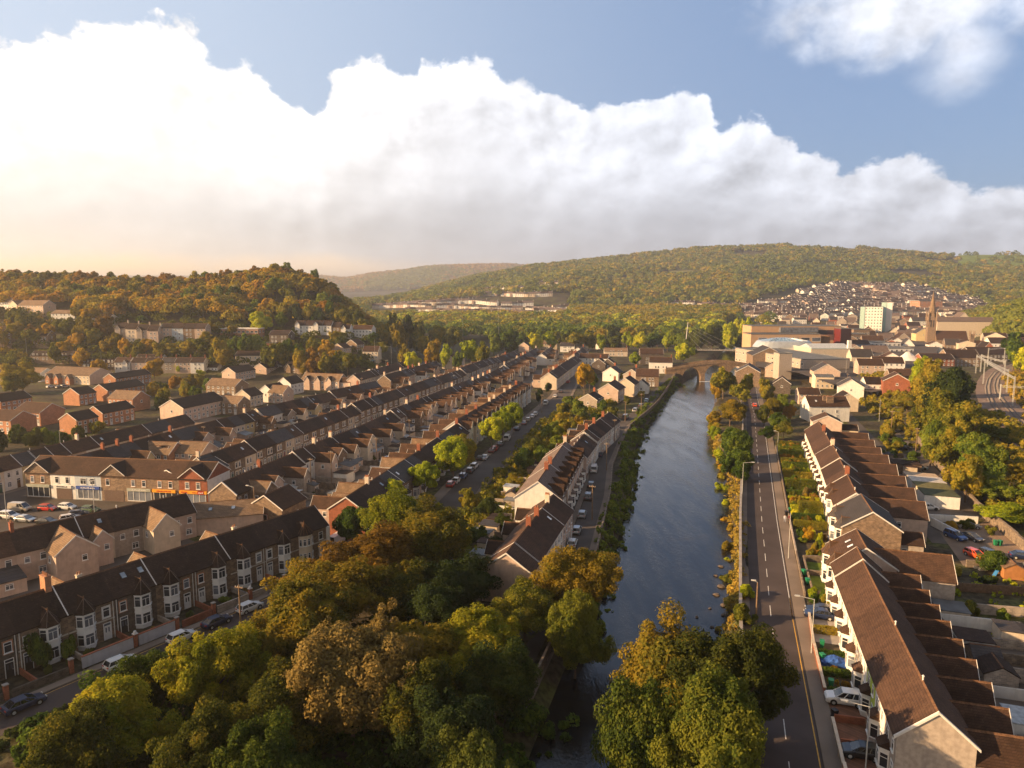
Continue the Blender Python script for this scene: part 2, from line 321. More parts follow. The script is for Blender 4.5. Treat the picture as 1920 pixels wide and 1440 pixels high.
# ------------------------------------------------------------------ helpers
def tag(o, label=None, cat=None, group=None, kind=None):
    if label: o['label'] = label
    if cat: o['category'] = cat
    if group: o['group'] = group
    if kind or (cat and label): o['kind'] = kind or 'thing'
    return o
def empty(name, loc, rz=0.0, label=None, cat=None, group=None):
    o = bpy.data.objects.new(name, None); COL.objects.link(o); o.location = loc; o.rotation_euler = (0, 0, rz)
    o.empty_display_size = 0.5
    return tag(o, label, cat, group)
class MB:
    def __init__(s): s.v = []; s.f = []; s.m = []
    def poly(s, pts, m=0):
        n = len(s.v); s.v += [tuple(p) for p in pts]; s.f.append(tuple(range(n, n + len(pts)))); s.m.append(m)
    def solid(s, a, b, m=0, caps=True):
        """a, b: matching rings; closed prism between them"""
        n = len(a); i = len(s.v); s.v += [tuple(p) for p in a] + [tuple(p) for p in b]
        for k in range(n):
            j = (k + 1) % n; s.f.append((i + k, i + j, i + n + j, i + n + k)); s.m.append(m)
        if caps:
            s.f.append(tuple(i + k for k in reversed(range(n)))); s.m.append(m); s.f.append(tuple(i + n + k for k in range(n))); s.m.append(m)
    def box(s, x0, x1, y0, y1, z0, z1, m=0):
        s.solid([(x0, y0, z0), (x1, y0, z0), (x1, y1, z0), (x0, y1, z0)], [(x0, y0, z1), (x1, y0, z1), (x1, y1, z1), (x0, y1, z1)], m)
    def tube(s, p0, p1, r0, r1=None, n=8, m=0, caps=True):
        r1 = r0 if r1 is None else r1; p0 = Vector(p0); p1 = Vector(p1); d = (p1 - p0).normalized()
        a = d.orthogonal().normalized(); b = d.cross(a)
        ring = lambda p, r: [tuple(p + (a * math.cos(t) + b * math.sin(t)) * r) for t in [2 * math.pi * k / n for k in range(n)]]
        s.solid(ring(p0, r0), ring(p1, r1), m, caps)
    def pentprism(s, x0, x1, y0, y1, z0, ze, zr, m=0):
        ym = (y0 + y1) / 2
        r = lambda x: [(x, y0, z0), (x, y1, z0), (x, y1, ze), (x, ym, zr), (x, y0, ze)]
        s.solid(r(x0), r(x1), m)
    def mesh(s, name, mats):
        me = bpy.data.meshes.new(name); me.from_pydata(s.v, [], s.f)
        for q in mats: me.materials.append(q)
        if len(mats) > 1: me.polygons.foreach_set('material_index', s.m)
        me.update(); return me
    def build(s, name, mats, parent=None, loc=(0, 0, 0), rz=0.0):
        if not isinstance(mats, (list, tuple)): mats = [mats]
        return link(name, s.mesh(name, mats), parent, loc, rz)
def link(name, me, parent=None, loc=(0, 0, 0), rz=0.0):
    o = bpy.data.objects.new(name, me); COL.objects.link(o); o.location = loc; o.rotation_euler = (0, 0, rz)
    if parent: o.parent = parent
    return o
CACHE = {}
def cached(key, fn):
    if key not in CACHE: CACHE[key] = fn()
    return CACHE[key]
def copy_tree(o, parent=None):
    c = o.copy(); COL.objects.link(c); c.parent = parent
    for ch in CHILD.get(o.name, []): copy_tree(ch, c)
    return c
CHILD = {}
def note_children():
    CHILD.clear()
    for o in bpy.data.objects:
        if o.parent: CHILD.setdefault(o.parent.name, []).append(o)
_T = 'zeroth first second third fourth fifth sixth seventh eighth ninth tenth eleventh twelfth thirteenth fourteenth fifteenth sixteenth seventeenth eighteenth nineteenth'.split()
_D = ['', '', 'twenty', 'thirty', 'forty', 'fifty', 'sixty', 'seventy', 'eighty', 'ninety']
_DD = ['', '', 'twentieth', 'thirtieth', 'fortieth', 'fiftieth', 'sixtieth', 'seventieth', 'eightieth', 'ninetieth']
def ordn(n):
    if n < 20: return _T[n]
    if n >= 100: return 'hundred-and-' + ordn(n - 100) if n > 100 else 'hundredth'
    return _DD[n // 10] if n % 10 == 0 else _D[n // 10] + '-' + _T[n % 10]

# ------------------------------------------------------------------ ground, river, roads
def ground_mat():
    m, nt, b = _nt('ground'); N = nt.nodes; L = nt.links
    geo = N.new('ShaderNodeNewGeometry')
    def noise(s, d=6):
        n = N.new('ShaderNodeTexNoise'); n.inputs['Scale'].default_value = s; n.inputs['Detail'].default_value = d; L.new(geo.outputs['Position'], n.inputs['Vector']); return n.outputs[0]
    cr = N.new('ShaderNodeValToRGB'); e = cr.color_ramp.elements
    e[0].position = 0.36; e[0].color = (0.05, 0.045, 0.03, 1); e[1].position = 0.62; e[1].color = (0.10, 0.105, 0.035, 1)
    x = e.new(0.5); x.color = (0.085, 0.07, 0.045, 1)
    L.new(noise(0.09), cr.inputs[0])
    cr2 = N.new('ShaderNodeValToRGB'); e = cr2.color_ramp.elements
    e[0].position = 0.4; e[0].color = (0.4, 0.4, 0.4, 1); e[1].position = 0.6; e[1].color = (1.3, 1.3, 1.3, 1); L.new(noise(0.9), cr2.inputs[0])
    mx = N.new('ShaderNodeMix'); mx.data_type = 'RGBA'; mx.blend_type = 'MULTIPLY'; mx.inputs[0].default_value = 0.7
    L.new(cr.outputs[0], mx.inputs[6]); L.new(cr2.outputs[0], mx.inputs[7]); L.new(mx.outputs[2], b.inputs['Base Color'])
    b.inputs['Roughness'].default_value = 0.95; b.inputs['Specular IOR Level'].default_value = 0.1
    bp = N.new('ShaderNodeBump'); bp.inputs['Distance'].default_value = 0.3; bp.inputs['Strength'].default_value = 0.5; L.new(noise(1.5, 8), bp.inputs['Height']); L.new(bp.outputs[0], b.inputs['Normal'])
    return m
def water_mat():
    m, nt, b = _nt('river_water'); N = nt.nodes; L = nt.links
    geo = N.new('ShaderNodeNewGeometry')
    mp = N.new('ShaderNodeMapping'); mp.inputs['Rotation'].default_value = (0, 0, AZ); mp.inputs['Scale'].default_value = (1.0, 0.45, 1)
    L.new(geo.outputs['Position'], mp.inputs[0])
    def noise(s, d, r=0.6, vec=None):
        n = N.new('ShaderNodeTexNoise'); n.inputs['Scale'].default_value = s; n.inputs['Detail'].default_value = d; n.inputs['Roughness'].default_value = r
        L.new(vec or mp.outputs[0], n.inputs['Vector']); return n.outputs[0]
    mp2 = N.new('ShaderNodeMapping'); mp2.inputs['Rotation'].default_value = (0, 0, AZ); mp2.inputs['Scale'].default_value = (1.0, 0.18, 1); L.new(geo.outputs['Position'], mp2.inputs[0])
    a = noise(1.6, 8, 0.65); c = noise(0.30, 6, 0.6, mp2.outputs[0])
    ad = N.new('ShaderNodeMath'); ad.operation = 'MULTIPLY'; L.new(a, ad.inputs[0])
    mr = N.new('ShaderNodeMapRange'); mr.inputs[1].default_value = 0.35; mr.inputs[2].default_value = 0.65; mr.inputs[3].default_value = 0.25; mr.inputs[4].default_value = 2.0; L.new(c, mr.inputs[0]); L.new(mr.outputs[0], ad.inputs[1])
    bp = N.new('ShaderNodeBump'); bp.inputs['Strength'].default_value = 0.5; bp.inputs['Distance'].default_value = 0.12; L.new(ad.outputs[0], bp.inputs['Height'])
    L.new(bp.outputs[0], b.inputs['Normal'])
    cr = N.new('ShaderNodeValToRGB'); e = cr.color_ramp.elements; e[0].position = 0.4; e[0].color = (0.008, 0.009, 0.011, 1); e[1].position = 0.65; e[1].color = (0.022, 0.019, 0.015, 1); L.new(c, cr.inputs[0])
    L.new(cr.outputs[0], b.inputs['Base Color'])
    b.inputs['Roughness'].default_value = 0.12; b.inputs['IOR'].default_value = 1.36; b.inputs['Specular IOR Level'].default_value = 0.75
    return m
GROUND = ground_mat(); WATERM = water_mat()
def asphalt(name, col, var=0.3):
    return mat(name, col, 0.92, var, 0.15, 0.15, 12, spec=0.15)
ROADM = asphalt('road_asphalt', (0.085, 0.068, 0.065)); ROADM2 = asphalt('street_asphalt', (0.11, 0.095, 0.085)); PAVM = asphalt('pavement_paving', (0.24, 0.19, 0.15), 0.3)
YARDM = asphalt('yard_concrete', (0.17, 0.145, 0.125), 0.45); BRKPV = mat('brick_paving', (0.26, 0.13, 0.08), 0.9, 0.3, 0.8, kind='brick')
GRAVEL = asphalt('gravel', (0.30, 0.22, 0.16), 0.4); LAWN = mat('lawn_grass', (0.17, 0.22, 0.03), 0.95, 0.4, 0.6, spec=0.1)
FIELD = mat('field_grass', (0.20, 0.27, 0.05), 0.95, 0.3, 0.02, spec=0.1); LINE = mat('road_paint', (0.72, 0.70, 0.66), 0.7, 0.25, 2.0); YLINE = mat('yellow_paint', (0.62, 0.36, 0.06), 0.7, 0.25, 2.0)
BALLAST = asphalt('ballast', (0.26, 0.19, 0.15), 0.3); RAILM = mat('rail_steel', (0.13, 0.09, 0.07), 0.5, 0.2, 2.0, metal=0.6)
FOAM = mat('foam_water', (0.75, 0.78, 0.80), 0.7, 0.3, 0.5)

def build_ground():
    us = np.concatenate([-np.geomspace(320, 9000, 40)[::-1], np.arange(-315, -60, 6), np.arange(-60, -36, 2.0), np.arange(-36, 12, 1.25), np.arange(12, 100, 3), np.arange(100, 320, 6), np.geomspace(325, 9000, 44)])
    vs = np.concatenate([np.array([-400, -200, -100, -50, -20]), np.arange(0, 520, 5), np.arange(520, 1300, 14), np.geomspace(1315, 10500, 62)])
    U, V = np.meshgrid(us, vs); X = U * ca + V * sa; Y = -U * sa + V * ca
    Z = TERR(X, Y); n, k = U.shape
    co = np.stack([X, Y, Z], -1).reshape(-1, 3)
    i = np.arange(n * k).reshape(n, k)
    f = np.stack([i[:-1, :-1], i[:-1, 1:], i[1:, 1:], i[1:, :-1]], -1).reshape(-1, 4)
    o = link('ground', np_mesh('ground', co, f, GROUND)); tag(o, kind='structure')
    for p in o.data.polygons: p.use_smooth = True
def np_mesh(name, co, f, m, mi=None):
    me = bpy.data.meshes.new(name); k = f.shape[1]
    me.vertices.add(len(co)); me.vertices.foreach_set('co', np.ascontiguousarray(co, np.float32).ravel())
    me.loops.add(f.size); me.loops.foreach_set('vertex_index', np.ascontiguousarray(f, np.int32).ravel())
    me.polygons.add(len(f)); me.polygons.foreach_set('loop_start', np.arange(0, f.size, k, dtype=np.int32))
    try: me.polygons.foreach_set('loop_total', np.full(len(f), k, dtype=np.int32))
    except Exception: pass
    for q in (m if isinstance(m, (list, tuple)) else [m]): me.materials.append(q)
    if mi is not None: me.polygons.foreach_set('material_index', np.ascontiguousarray(mi, np.int32))
    me.update(calc_edges=True); return me
def resample(pts, step):
    pts = [np.array(p, float) for p in pts]; out = [pts[0]]
    for a, b in zip(pts[:-1], pts[1:]):
        d = np.linalg.norm(b - a); n = max(1, int(d / step))
        for k in range(1, n + 1): out.append(a + (b - a) * k / n)
    return out
def strip(name, ctr, w, mt, dz=0.03, step=4.0, kind='structure', label=None, cat=None, off=0.0, thick=0.0, dash=None, zfix=None, group=None):
    """a ribbon laid along a centre line on the ground; ctr in (u, v)"""
    P = [xy(*p[:2]) for p in resample(ctr, step)]; W = w if callable(w) else (lambda t: w)
    L, Rr = [], []; n = len(P); mb = MB(); s = 0; S = [0]
    for k in range(n):
        a = P[max(0, k - 1)]; b = P[min(n - 1, k + 1)]; dx, dy = b[0] - a[0], b[1] - a[1]; l = math.hypot(dx, dy); nx, ny = dy / l, -dx / l
        hw = W(k / (n - 1)) / 2; c = (P[k][0] + nx * off, P[k][1] + ny * off)
        z = (T1(*c) if zfix is None else zfix) + dz
        L.append((c[0] - nx * hw, c[1] - ny * hw, z)); Rr.append((c[0] + nx * hw, c[1] + ny * hw, z))
        if k: S.append(S[-1] + math.hypot(P[k][0] - P[k - 1][0], P[k][1] - P[k - 1][1]))
    for k in range(n - 1):
        if dash and (S[k] % dash[0]) > dash[1]: continue
        if thick:
            lo = lambda q: (q[0], q[1], q[2] - thick)
            mb.solid([lo(L[k]), lo(Rr[k]), Rr[k], L[k]], [lo(L[k + 1]), lo(Rr[k + 1]), Rr[k + 1], L[k + 1]])
        else: mb.poly([L[k], Rr[k], Rr[k + 1], L[k + 1]])
    o = mb.build(name, mt); return tag(o, label, cat, group, kind)
def patch(name, pts, mt, dz=0.02, kind='structure', label=None, cat=None, th=0.0):
    """flat area given by (u, v) corners"""
    P = [xy(*p) for p in pts]; z = max(T1(*p) for p in P) + dz; mb = MB()
    if th: mb.solid([(x, y, z - th) for x, y in P], [(x, y, z) for x, y in P])
    else: mb.poly([(x, y, z) for x, y in P])
    return tag(mb.build(name, mt), label, cat, None, kind)
build_ground()
vv = np.concatenate([np.arange(-100, 460, 6), np.arange(460, 1100, 20)])
mb = MB()
for a, b in zip(vv[:-1], vv[1:]):
    mb.poly([(*xy(river_l(a) - 6, a), WATER), (*xy(river_r(a) + 4, a), WATER), (*xy(river_r(b) + 4, b), WATER), (*xy(river_l(b) - 6, b), WATER)])
tag(mb.build('river', WATERM), kind='structure')

RIV_ROAD = [(8.2, 40), (8.6, 112), (9.4, 160), (11.3, 237), (12.8, 300), (12.6, 340), (13.6, 400), (16, 440)]       # centre line of the road on the east bank
strip('road', RIV_ROAD, 6.6, ROADM, 0.03)
strip('road_edge', RIV_ROAD, 1.2, PAVM, 0.10, off=-3.9, thick=0.1)
strip('pavement', RIV_ROAD, 1.9, PAVM, 0.13, off=4.3, thick=0.13)
strip('centre_line', RIV_ROAD, 0.11, LINE, 0.036, off=-0.2, step=1.0, dash=(8, 4.0))
strip('kerb_line', [(p[0], p[1]) for p in RIV_ROAD if p[1] > 100], 0.12, LINE, 0.036, off=2.95)
strip('kerb_line', [(8.2, 40), (8.6, 112), (8.75, 120)], 0.13, YLINE, 0.036, off=2.95)
AVE = [uvof(*PT(680 + a / 4.8, 620 + b / 4.8)) for a, b in [(860, 1500), (950, 1390), (1080, 1280), (1200, 1180), (1330, 1050), (1430, 940), (1560, 810), (1700, 680), (1800, 590), (1860, 480), (1930, 380)]]
AVE = [(AVE[0][0] + 3, AVE[0][1] - 32)] + AVE
strip('road', AVE, 7.2, ROADM2, 0.03)
strip('pavement', AVE, 2.6, PAVM, 0.13, off=-4.9, thick=0.13)
strip('pavement', AVE, 1.2, PAVM, 0.13, off=4.2, thick=0.13)
RVW = [(-23.6, 80), (-23.9, 100), (-24.0, 131), (-27.5, 170), (-31.5, 200), (-33.6, 235), (-34.4, 265), (-31.5, 300), (-30, 330), (-29.6, 380), (-30, 450)]
strip('road', [(u - 2.0, v) for u, v in RVW], 4.4, ROADM2, 0.03)
strip('pavement', [(u + 0.9, v) for u, v in RVW], 1.3, PAVM, 0.13, thick=0.13)
strip('pavement', [(u - 5.0, v) for u, v in RVW if v < 280], 1.2, PAVM, 0.13, thick=0.13)
strip('road', [(-118.6, 128), (-119, 230), (-122.5, 330), (-134, 470)], 5.5, ROADM2, 0.03)
strip('road', [(-167.5, 90), (-168, 240), (-168, 330)], 5.5, ROADM2, 0.03)
strip('back_lane', [(-90, 118), (-91.5, 200), (-97, 300), (-105, 420)], 3.0, YARDM, 0.03)
strip('back_lane', [(-142.5, 135), (-143, 230), (-145, 330)], 3.0, YARDM, 0.03)
# car park and street by the shops, street in front of the bay-windowed terrace
patch('car_park', [(-200, 60), (-137, 60), (-122, 88), (-110, 118), (-110, 137), (-122, 135.5), (-163.5, 129), (-200, 110)], ROADM2, 0.02)
FR_A, FR_B = np.array([-88.1, 64.0]), np.array([-71.6, 115.6])       # facade line of the bay-windowed terrace
fd = (FR_B - FR_A) / np.linalg.norm(FR_B - FR_A); fn = np.array([fd[1], -fd[0]])   # along, and outwards to the street
def frp(s, t): q = FR_A + fd * s + fn * t; return (float(q[0]), float(q[1]))
strip('road', [frp(-60, 10.6), frp(0, 10.6), frp(30, 10.0), frp(48, 8.6), frp(60, 8.5), (-60, 128)], 5.4, ROADM, 0.03)
strip('pavement', [frp(-60, 7.1), frp(0, 7.1), frp(30, 6.6), frp(48, 5.3)], 1.4, PAVM, 0.13, thick=0.13)
strip('kerb_line', [frp(-60, 10.6), frp(0, 10.6), frp(30, 10.0), frp(46, 8.7)], 0.10, YLINE, 0.036, off=-2.4)
strip('pavement', [frp(56, 0.5), frp(57.5, 6), (-64, 122)], 1.6, PAVM, 0.13, thick=0.13)
patch('yard_ground', [(-64.5, 119), (-78, 119), (-104, 121), (-104, 126), (-80, 126), (-62, 130)], ROADM2, 0.015)
strip('back_lane', [(-98, 62), (-91, 92), (-84, 118)], 3.0, YARDM, 0.02)
# lanes and yards on the east side
strip('back_lane', [(54.5, 176), (57.5, 235), (60, 262), (62, 300)], 4.0, YARDM, 0.03)
patch('yard_ground', [(43.5, 144), (57.2, 146), (57.0, 176), (53, 170), (44.5, 163)], GRAVEL, 0.025)
strip('road', [(48.5, 252), (48.5, 300), (49, 330)], 4.5, ROADM2, 0.03)
patch('yard_ground', [(-206, 196), (-183, 208), (-186, 236), (-214, 236)], GRAVEL, 0.02)
patch('yard_ground', [(-232, 250), (-196, 262), (-200, 300), (-236, 285)], ROADM2, 0.02)

# ------------------------------------------------------------------ houses
def m_window(w, h, style, full):
    """frame mesh (local: wall plane at y = 0, outwards -y, origin at the middle of the sill line)"""
    def fn():
        f = MB(); t = 0.075 if full else 0.10; y0, y1 = -0.07, 0.0
        f.box(-w / 2, w / 2, y0, y1, 0, t); f.box(-w / 2, w / 2, y0, y1, h - t, h)
        f.box(-w / 2, -w / 2 + t, y0, y1, t, h - t); f.box(w / 2 - t, w / 2, y0, y1, t, h - t)
        if style != 'plain':
            zt = h * 0.68
            f.box(-w / 2 + t, w / 2 - t, y0 + 0.005, y1, zt, zt + t * 0.8)
            if w > 1.0: f.box(-t / 2, t / 2, y0 + 0.01, y1, t, zt)
        f.box(-w / 2 - 0.08, w / 2 + 0.08, -0.16, 0, -0.09, 0.0)
        if not full: f.poly([(-w / 2 + t, -0.04, t), (w / 2 - t, -0.04, t), (w / 2 - t, -0.04, h - t), (-w / 2 + t, -0.04, h - t)], 1)
        return f.mesh('window', [UPVC] if full else [UPVC, GLASS])
    return cached(('win', round(w, 2), round(h, 2), style, full), fn)
def m_pane(w, h):
    def fn():
        f = MB(); t = 0.07; f.poly([(-w / 2 + t, -0.04, t), (w / 2 - t, -0.04, t), (w / 2 - t, -0.04, h - t), (-w / 2 + t, -0.04, h - t)])
        return f.mesh('pane', [GLASS])
    return cached(('pane', round(w, 2), round(h, 2)), fn)
def window(par, x, y, z, rz=0.0, w=1.0, h=1.25, style='bar', full=False, name='window', surround=None):
    o = link(name, m_window(w, h, style, full), par, (x, y, z), rz)
    if full: link('pane', m_pane(w, h), o)
    if surround:
        def fn():
            f = MB(); q = 0.16; f.box(-w / 2 - q, w / 2 + q, -0.02, 0.0, -0.25, h + 0.22); return f.mesh('surround', [surround])
        link('surround', cached(('sur', round(w, 2), round(h, 2), surround.name), fn), o)
    return o
DOORC = [mat('door_white', (0.75, 0.75, 0.74), 0.4), mat('door_black', (0.03, 0.03, 0.035), 0.4), mat('door_red', (0.30, 0.03, 0.03), 0.4), mat('door_blue', (0.05, 0.09, 0.22), 0.4), mat('door_brown', (0.16, 0.08, 0.04), 0.5), mat('door_green', (0.04, 0.12, 0.07), 0.4)]
def door(par, x, y, z, rz=0.0, full=False, c=0):
    def fn():
        f = MB(); w, h = 0.95, 2.45; t = 0.08
        f.box(-w / 2 - t, -w / 2, -0.08, 0, 0, h + t, 1); f.box(w / 2, w / 2 + t, -0.08, 0, 0, h + t, 1); f.box(-w / 2, w / 2, -0.08, 0, h, h + t, 1); f.box(-w / 2, w / 2, -0.07, 0, 2.02, 2.09, 1)
        f.box(-w / 2, w / 2, -0.05, 0, 0, 2.02, 0); f.poly([(-w / 2, -0.03, 2.09), (w / 2, -0.03, 2.09), (w / 2, -0.03, h), (-w / 2, -0.03, h)], 2)
        for s in (-0.2, 0.2): f.box(s - 0.1, s + 0.1, -0.056, -0.05, 1.1, 1.8, 2)
        return f.mesh('door', [DOORC[c], UPVC, GLASS])
    o = link('door', cached(('door', c), fn), par, (x, y, z), rz)
    if full:
        def fh():
            f = MB(); f.box(0.33, 0.37, -0.10, -0.05, 0.95, 1.1); return f.mesh('handle', [GALV])
        link('handle', cached('handle', fh), o)
    return o
def m_roof(x0, x1, hd, ze, zr, o0, o1, mt, eave=0.3, th=0.16, ridge=True):
    """pitched roof, ridge along x; hd half depth; o0, o1 overhang at either gable"""
    def fn():
        f = MB(); sl = (zr - ze) / hd; a, b = x0 - o0, x1 + o1
        for s in (-1, 1):
            ey = s * (hd + eave); ez = ze - sl * eave + 0.02; rz_ = zr + 0.02
            A = [(a, ey, ez), (a, 0, rz_), (a, 0, rz_ + th), (a, ey, ez + th)]; B = [(b, q[1], q[2]) for q in A]
            f.solid(A, B)
        if ridge:
            z = zr + th; f.solid([(a, -0.17, z - 0.10), (a, 0.17, z - 0.10), (a, 0, z + 0.10)], [(b, -0.17, z - 0.10), (b, 0.17, z - 0.10), (b, 0, z + 0.10)], 1)
        return f.mesh('roof', [mt, RIDGE])
    return cached(('roof', round(x0, 2), round(x1, 2), round(hd, 2), round(ze, 2), round(zr, 2), o0, o1, mt.name, eave, ridge), fn)
def m_wall(x0, x1, hd, z0, ze, zr, mt):
    def fn():
        f = MB(); f.pentprism(x0, x1, -hd, hd, z0, ze, zr); return f.mesh('wall', [mt])
    return cached(('wall', round(x0, 2), round(x1, 2), round(hd, 2), z0, round(ze, 2), round(zr, 2), mt.name), fn)
def m_barge(hd, ze, zr, x, side, mt=None):
    mt = mt or TRIM
    def fn():
        f = MB(); sl = (zr - ze) / hd; e = 0.32
        for s in (-1, 1):
            A = [(0, s * (hd + e), ze - sl * e - 0.03), (0, 0, zr - 0.03), (0, 0, zr + 0.24), (0, s * (hd + e), ze - sl * e + 0.24)]
            f.solid(A, [(0.06 * side, q[1], q[2]) for q in A])
        return f.mesh('bargeboard', [mt])
    return cached(('barge', round(hd, 2), round(ze, 2), round(zr, 2), side, mt.name), fn)
def m_chimney(mt, pots=3, w=0.9, d=0.55, h=1.5):
    def fn():
        f = MB(); f.box(-w / 2, w / 2, -d / 2, d / 2, -0.9, h, 0); f.box(-w / 2 - 0.06, w / 2 + 0.06, -d / 2 - 0.06, d / 2 + 0.06, h, h + 0.14, 0)
        for k in range(pots):
            x = (k - (pots - 1) / 2) * w / max(pots, 1); f.tube((x, 0, h + 0.14), (x, 0, h + 0.55), 0.12, 0.10, 7, 1)
        return f.mesh('chimney', [mt, MATS['clay_pot']])
    return cached(('chim', mt.name, pots, w, h), fn)
mat('clay_pot', (0.42, 0.20, 0.11), 0.9, 0.3, 3)
def m_skylight():
    def fn():
        f = MB(); f.box(-0.4, 0.4, -0.55, 0.55, 0, 0.09, 0); f.poly([(-0.33, -0.48, 0.095), (0.33, -0.48, 0.095), (0.33, 0.48, 0.095), (-0.33, 0.48, 0.095)], 1)
        return f.mesh('skylight', [DTRIM, MATS['skylight_glass']])
    return cached('skyl', fn)
glassmat('skylight_glass', (0.25, 0.3, 0.34), 0.15)
def skylight(par, x, yf, hd, ze, zr, side):
    """side -1 front slope, +1 rear slope; yf fraction from eave to ridge"""
    y = side * hd * (1 - yf); z = ze + (zr - ze) * yf + 0.2
    o = link('skylight', m_skylight(), par, (x, y, z)); o.rotation_euler = (math.atan2(zr - ze, hd) * (-side), 0, 0); return o
def wing(par, x, w, y0, ln, ze, zr, wm, rm, side=1, hip=False, win=True, full=False, barge=True):
    """rear wing: ridge along y, starting inside the main house at y0 and ending at y0 + ln"""
    hw = w / 2
    def fw():
        f = MB(); r = lambda y: [(-hw, y, 0), (hw, y, 0), (hw, y, ze), (0, y, zr), (-hw, y, ze)]
        f.solid(r(0), r(ln)); return f.mesh('wing_wall', [wm])
    o = link('rear_wing', cached(('wingw', w, ln, ze, zr, wm.name), fw), par, (x, y0, 0))
    def fr():
        f = MB(); sl = (zr - ze) / hw; e = 0.25; th = 0.14
        for s in (-1, 1):
            A = [(s * (hw + e), 0, ze - sl * e + 0.02), (0, 0, zr + 0.02), (0, 0, zr + 0.02 + th), (s * (hw + e), 0, ze - sl * e + 0.02 + th)]
            f.solid(A, [(q[0], ln + 0.15, q[2]) for q in A])
        z = zr + th; f.solid([(-0.15, 0, z - 0.1), (0.15, 0, z - 0.1), (0, 0, z + 0.1)], [(-0.15, ln + .15, z - 0.1), (0.15, ln + .15, z - 0.1), (0, ln + .15, z + 0.1)], 1)
        return f.mesh('wing_roof', [rm, RIDGE])
    link('wing_roof', cached(('wingr', w, ln, ze, zr, rm.name), fr), o)
    if barge:
        b = link('bargeboard', m_barge(hw, ze, zr, 0, 1), o, (0, ln + 0.15, 0), math.pi / 2)
    if win:
        window(o, -hw * 0.35, ln, ze - 2.0, math.pi, 0.9, 1.1, full=full)
        if ln > 4: window(o, -hw, ln * 0.6, ze - 2.0, -math.pi / 2, 0.9, 1.1, full=full); window(o, hw, ln * 0.6, ze - 2.0, math.pi / 2, 0.9, 1.1, full=full)
    return o
def leanto(par, x, w, y0, ln, h0, h1, wm, rm):
    def fn():
        f = MB(); a = lambda x_: [(x_, 0, 0), (x_, ln, 0), (x_, ln, h1), (x_, 0, h0)]
        f.solid(a(-w / 2), a(w / 2), 0)
        b = lambda x_: [(x_, 0, h0 + .01), (x_, ln + .2, h1 + .01 - .2 * (h0 - h1) / ln), (x_, ln + .2, h1 + .13 - .2 * (h0 - h1) / ln), (x_, 0, h0 + .13)]
        f.solid(b(-w / 2 - .1), b(w / 2 + .1), 1); return f.mesh('lean_to', [wm, rm])
    o = link('lean_to', cached(('lean', w, ln, h0, h1, wm.name, rm.name), fn), par, (x, y0, 0))
    window(o, 0, ln, h1 - 1.35, math.pi, min(1.2, w - 0.6), 1.0)
    return o
def bay(par, x, y, kind='one', roofm=None, full=True, z0=0.0, w=2.3, two=False):
    """projecting bay: canted, one or two storeys, on the front (-y) side"""
    pr = 0.85; wi = w * 0.52; zt = 5.15 if two else 2.75
    def fn():
        f = MB(); ring = lambda z, e=0.0: [(-w / 2 - e, 0, z), (-wi / 2 - e * .6, -pr - e, z), (wi / 2 + e * .6, -pr - e, z), (w / 2 + e, 0, z)]
        f.solid(ring(-0.3), ring(zt)); f.solid(ring(0.55, 0.05), ring(0.65, 0.05))
        if two: f.solid(ring(2.55, 0.06), ring(2.68, 0.06)); f.solid(ring(3.25, 0.05), ring(3.33, 0.05))
        f.solid(ring(zt, 0.08), ring(zt + 0.15, 0.08)); return f.mesh('bay', [UPVC])
    b = link('bay', cached(('bay', w, two), fn), par, (x, y, z0))
    cl = math.hypot((w - wi) / 2, pr); an = math.atan2(pr, (w - wi) / 2)
    for z in ([0.68, 3.36] if two else [0.68]):
        window(b, 0, -pr, z, 0, wi - 0.08, 1.65, full=full)
        window(b, -(w + wi) / 4, -pr / 2, z, -an, cl - 0.10, 1.65, 'bar2', full=full)
        window(b, (w + wi) / 4, -pr / 2, z, an, cl - 0.10, 1.65, 'bar2', full=full)
    rm = roofm or ROOF[1]
    def fr():
        f = MB()
        if two:
            e = 0.28; z = zt + 0.15; base = [(-w / 2 - e, 0.6, z), (-w / 2 - e, 0, z), (-wi / 2 - e * .5, -pr - e, z), (wi / 2 + e * .5, -pr - e, z), (w / 2 + e, 0, z), (w / 2 + e, 0.6, z)]
            ap = (0, 0.15, z + 2.0); bk = (0, 2.4, z + 2.0)
            f.poly([base[2], base[3], ap], 0); f.poly([base[1], base[2], ap], 0); f.poly([base[3], base[4], ap], 0)
            f.poly([base[0], base[1], ap, bk], 0); f.poly([base[4], base[5], bk, ap], 0); f.poly(list(reversed(base)), 0)
            for q in (base[2], base[3], base[1], base[4]): f.tube(q, ap, 0.045, 0.045, 5, 2)
            f.tube(ap, bk, 0.09, 0.09, 5, 1); f.tube((0, .15, z + 1.95), (0, .15, z + 2.4), 0.14, .03, 5, 1)
        else:
            e = 0.2; z = zt + 0.15; f.solid([(-w / 2 - e, 0, z), (-wi / 2 - e, -pr - e, z), (wi / 2 + e, -pr - e, z), (w / 2 + e, 0, z)], [(-w / 2 + .2, 0, z + 0.8), (-wi / 2 + 0.1, -0.1, z + 0.8), (wi / 2 - 0.1, -0.1, z + 0.8), (w / 2 - .2, 0, z + 0.8)])
        return f.mesh('bay_roof', [rm, RIDGE, GREYL_])
    link('bay_roof', cached(('bayr', w, two, rm.name), fr), b)
    return b
def slab(par, name, x, y, z, w, d, h, mt, rz=0.0):
    def fn():
        f = MB(); f.box(-w / 2, w / 2, -d / 2, d / 2, 0, h); return f.mesh(name, [mt])
    return link(name, cached(('slab', name, round(w, 2), round(d, 2), round(h, 2), mt.name), fn), par, (x, y, z), rz)

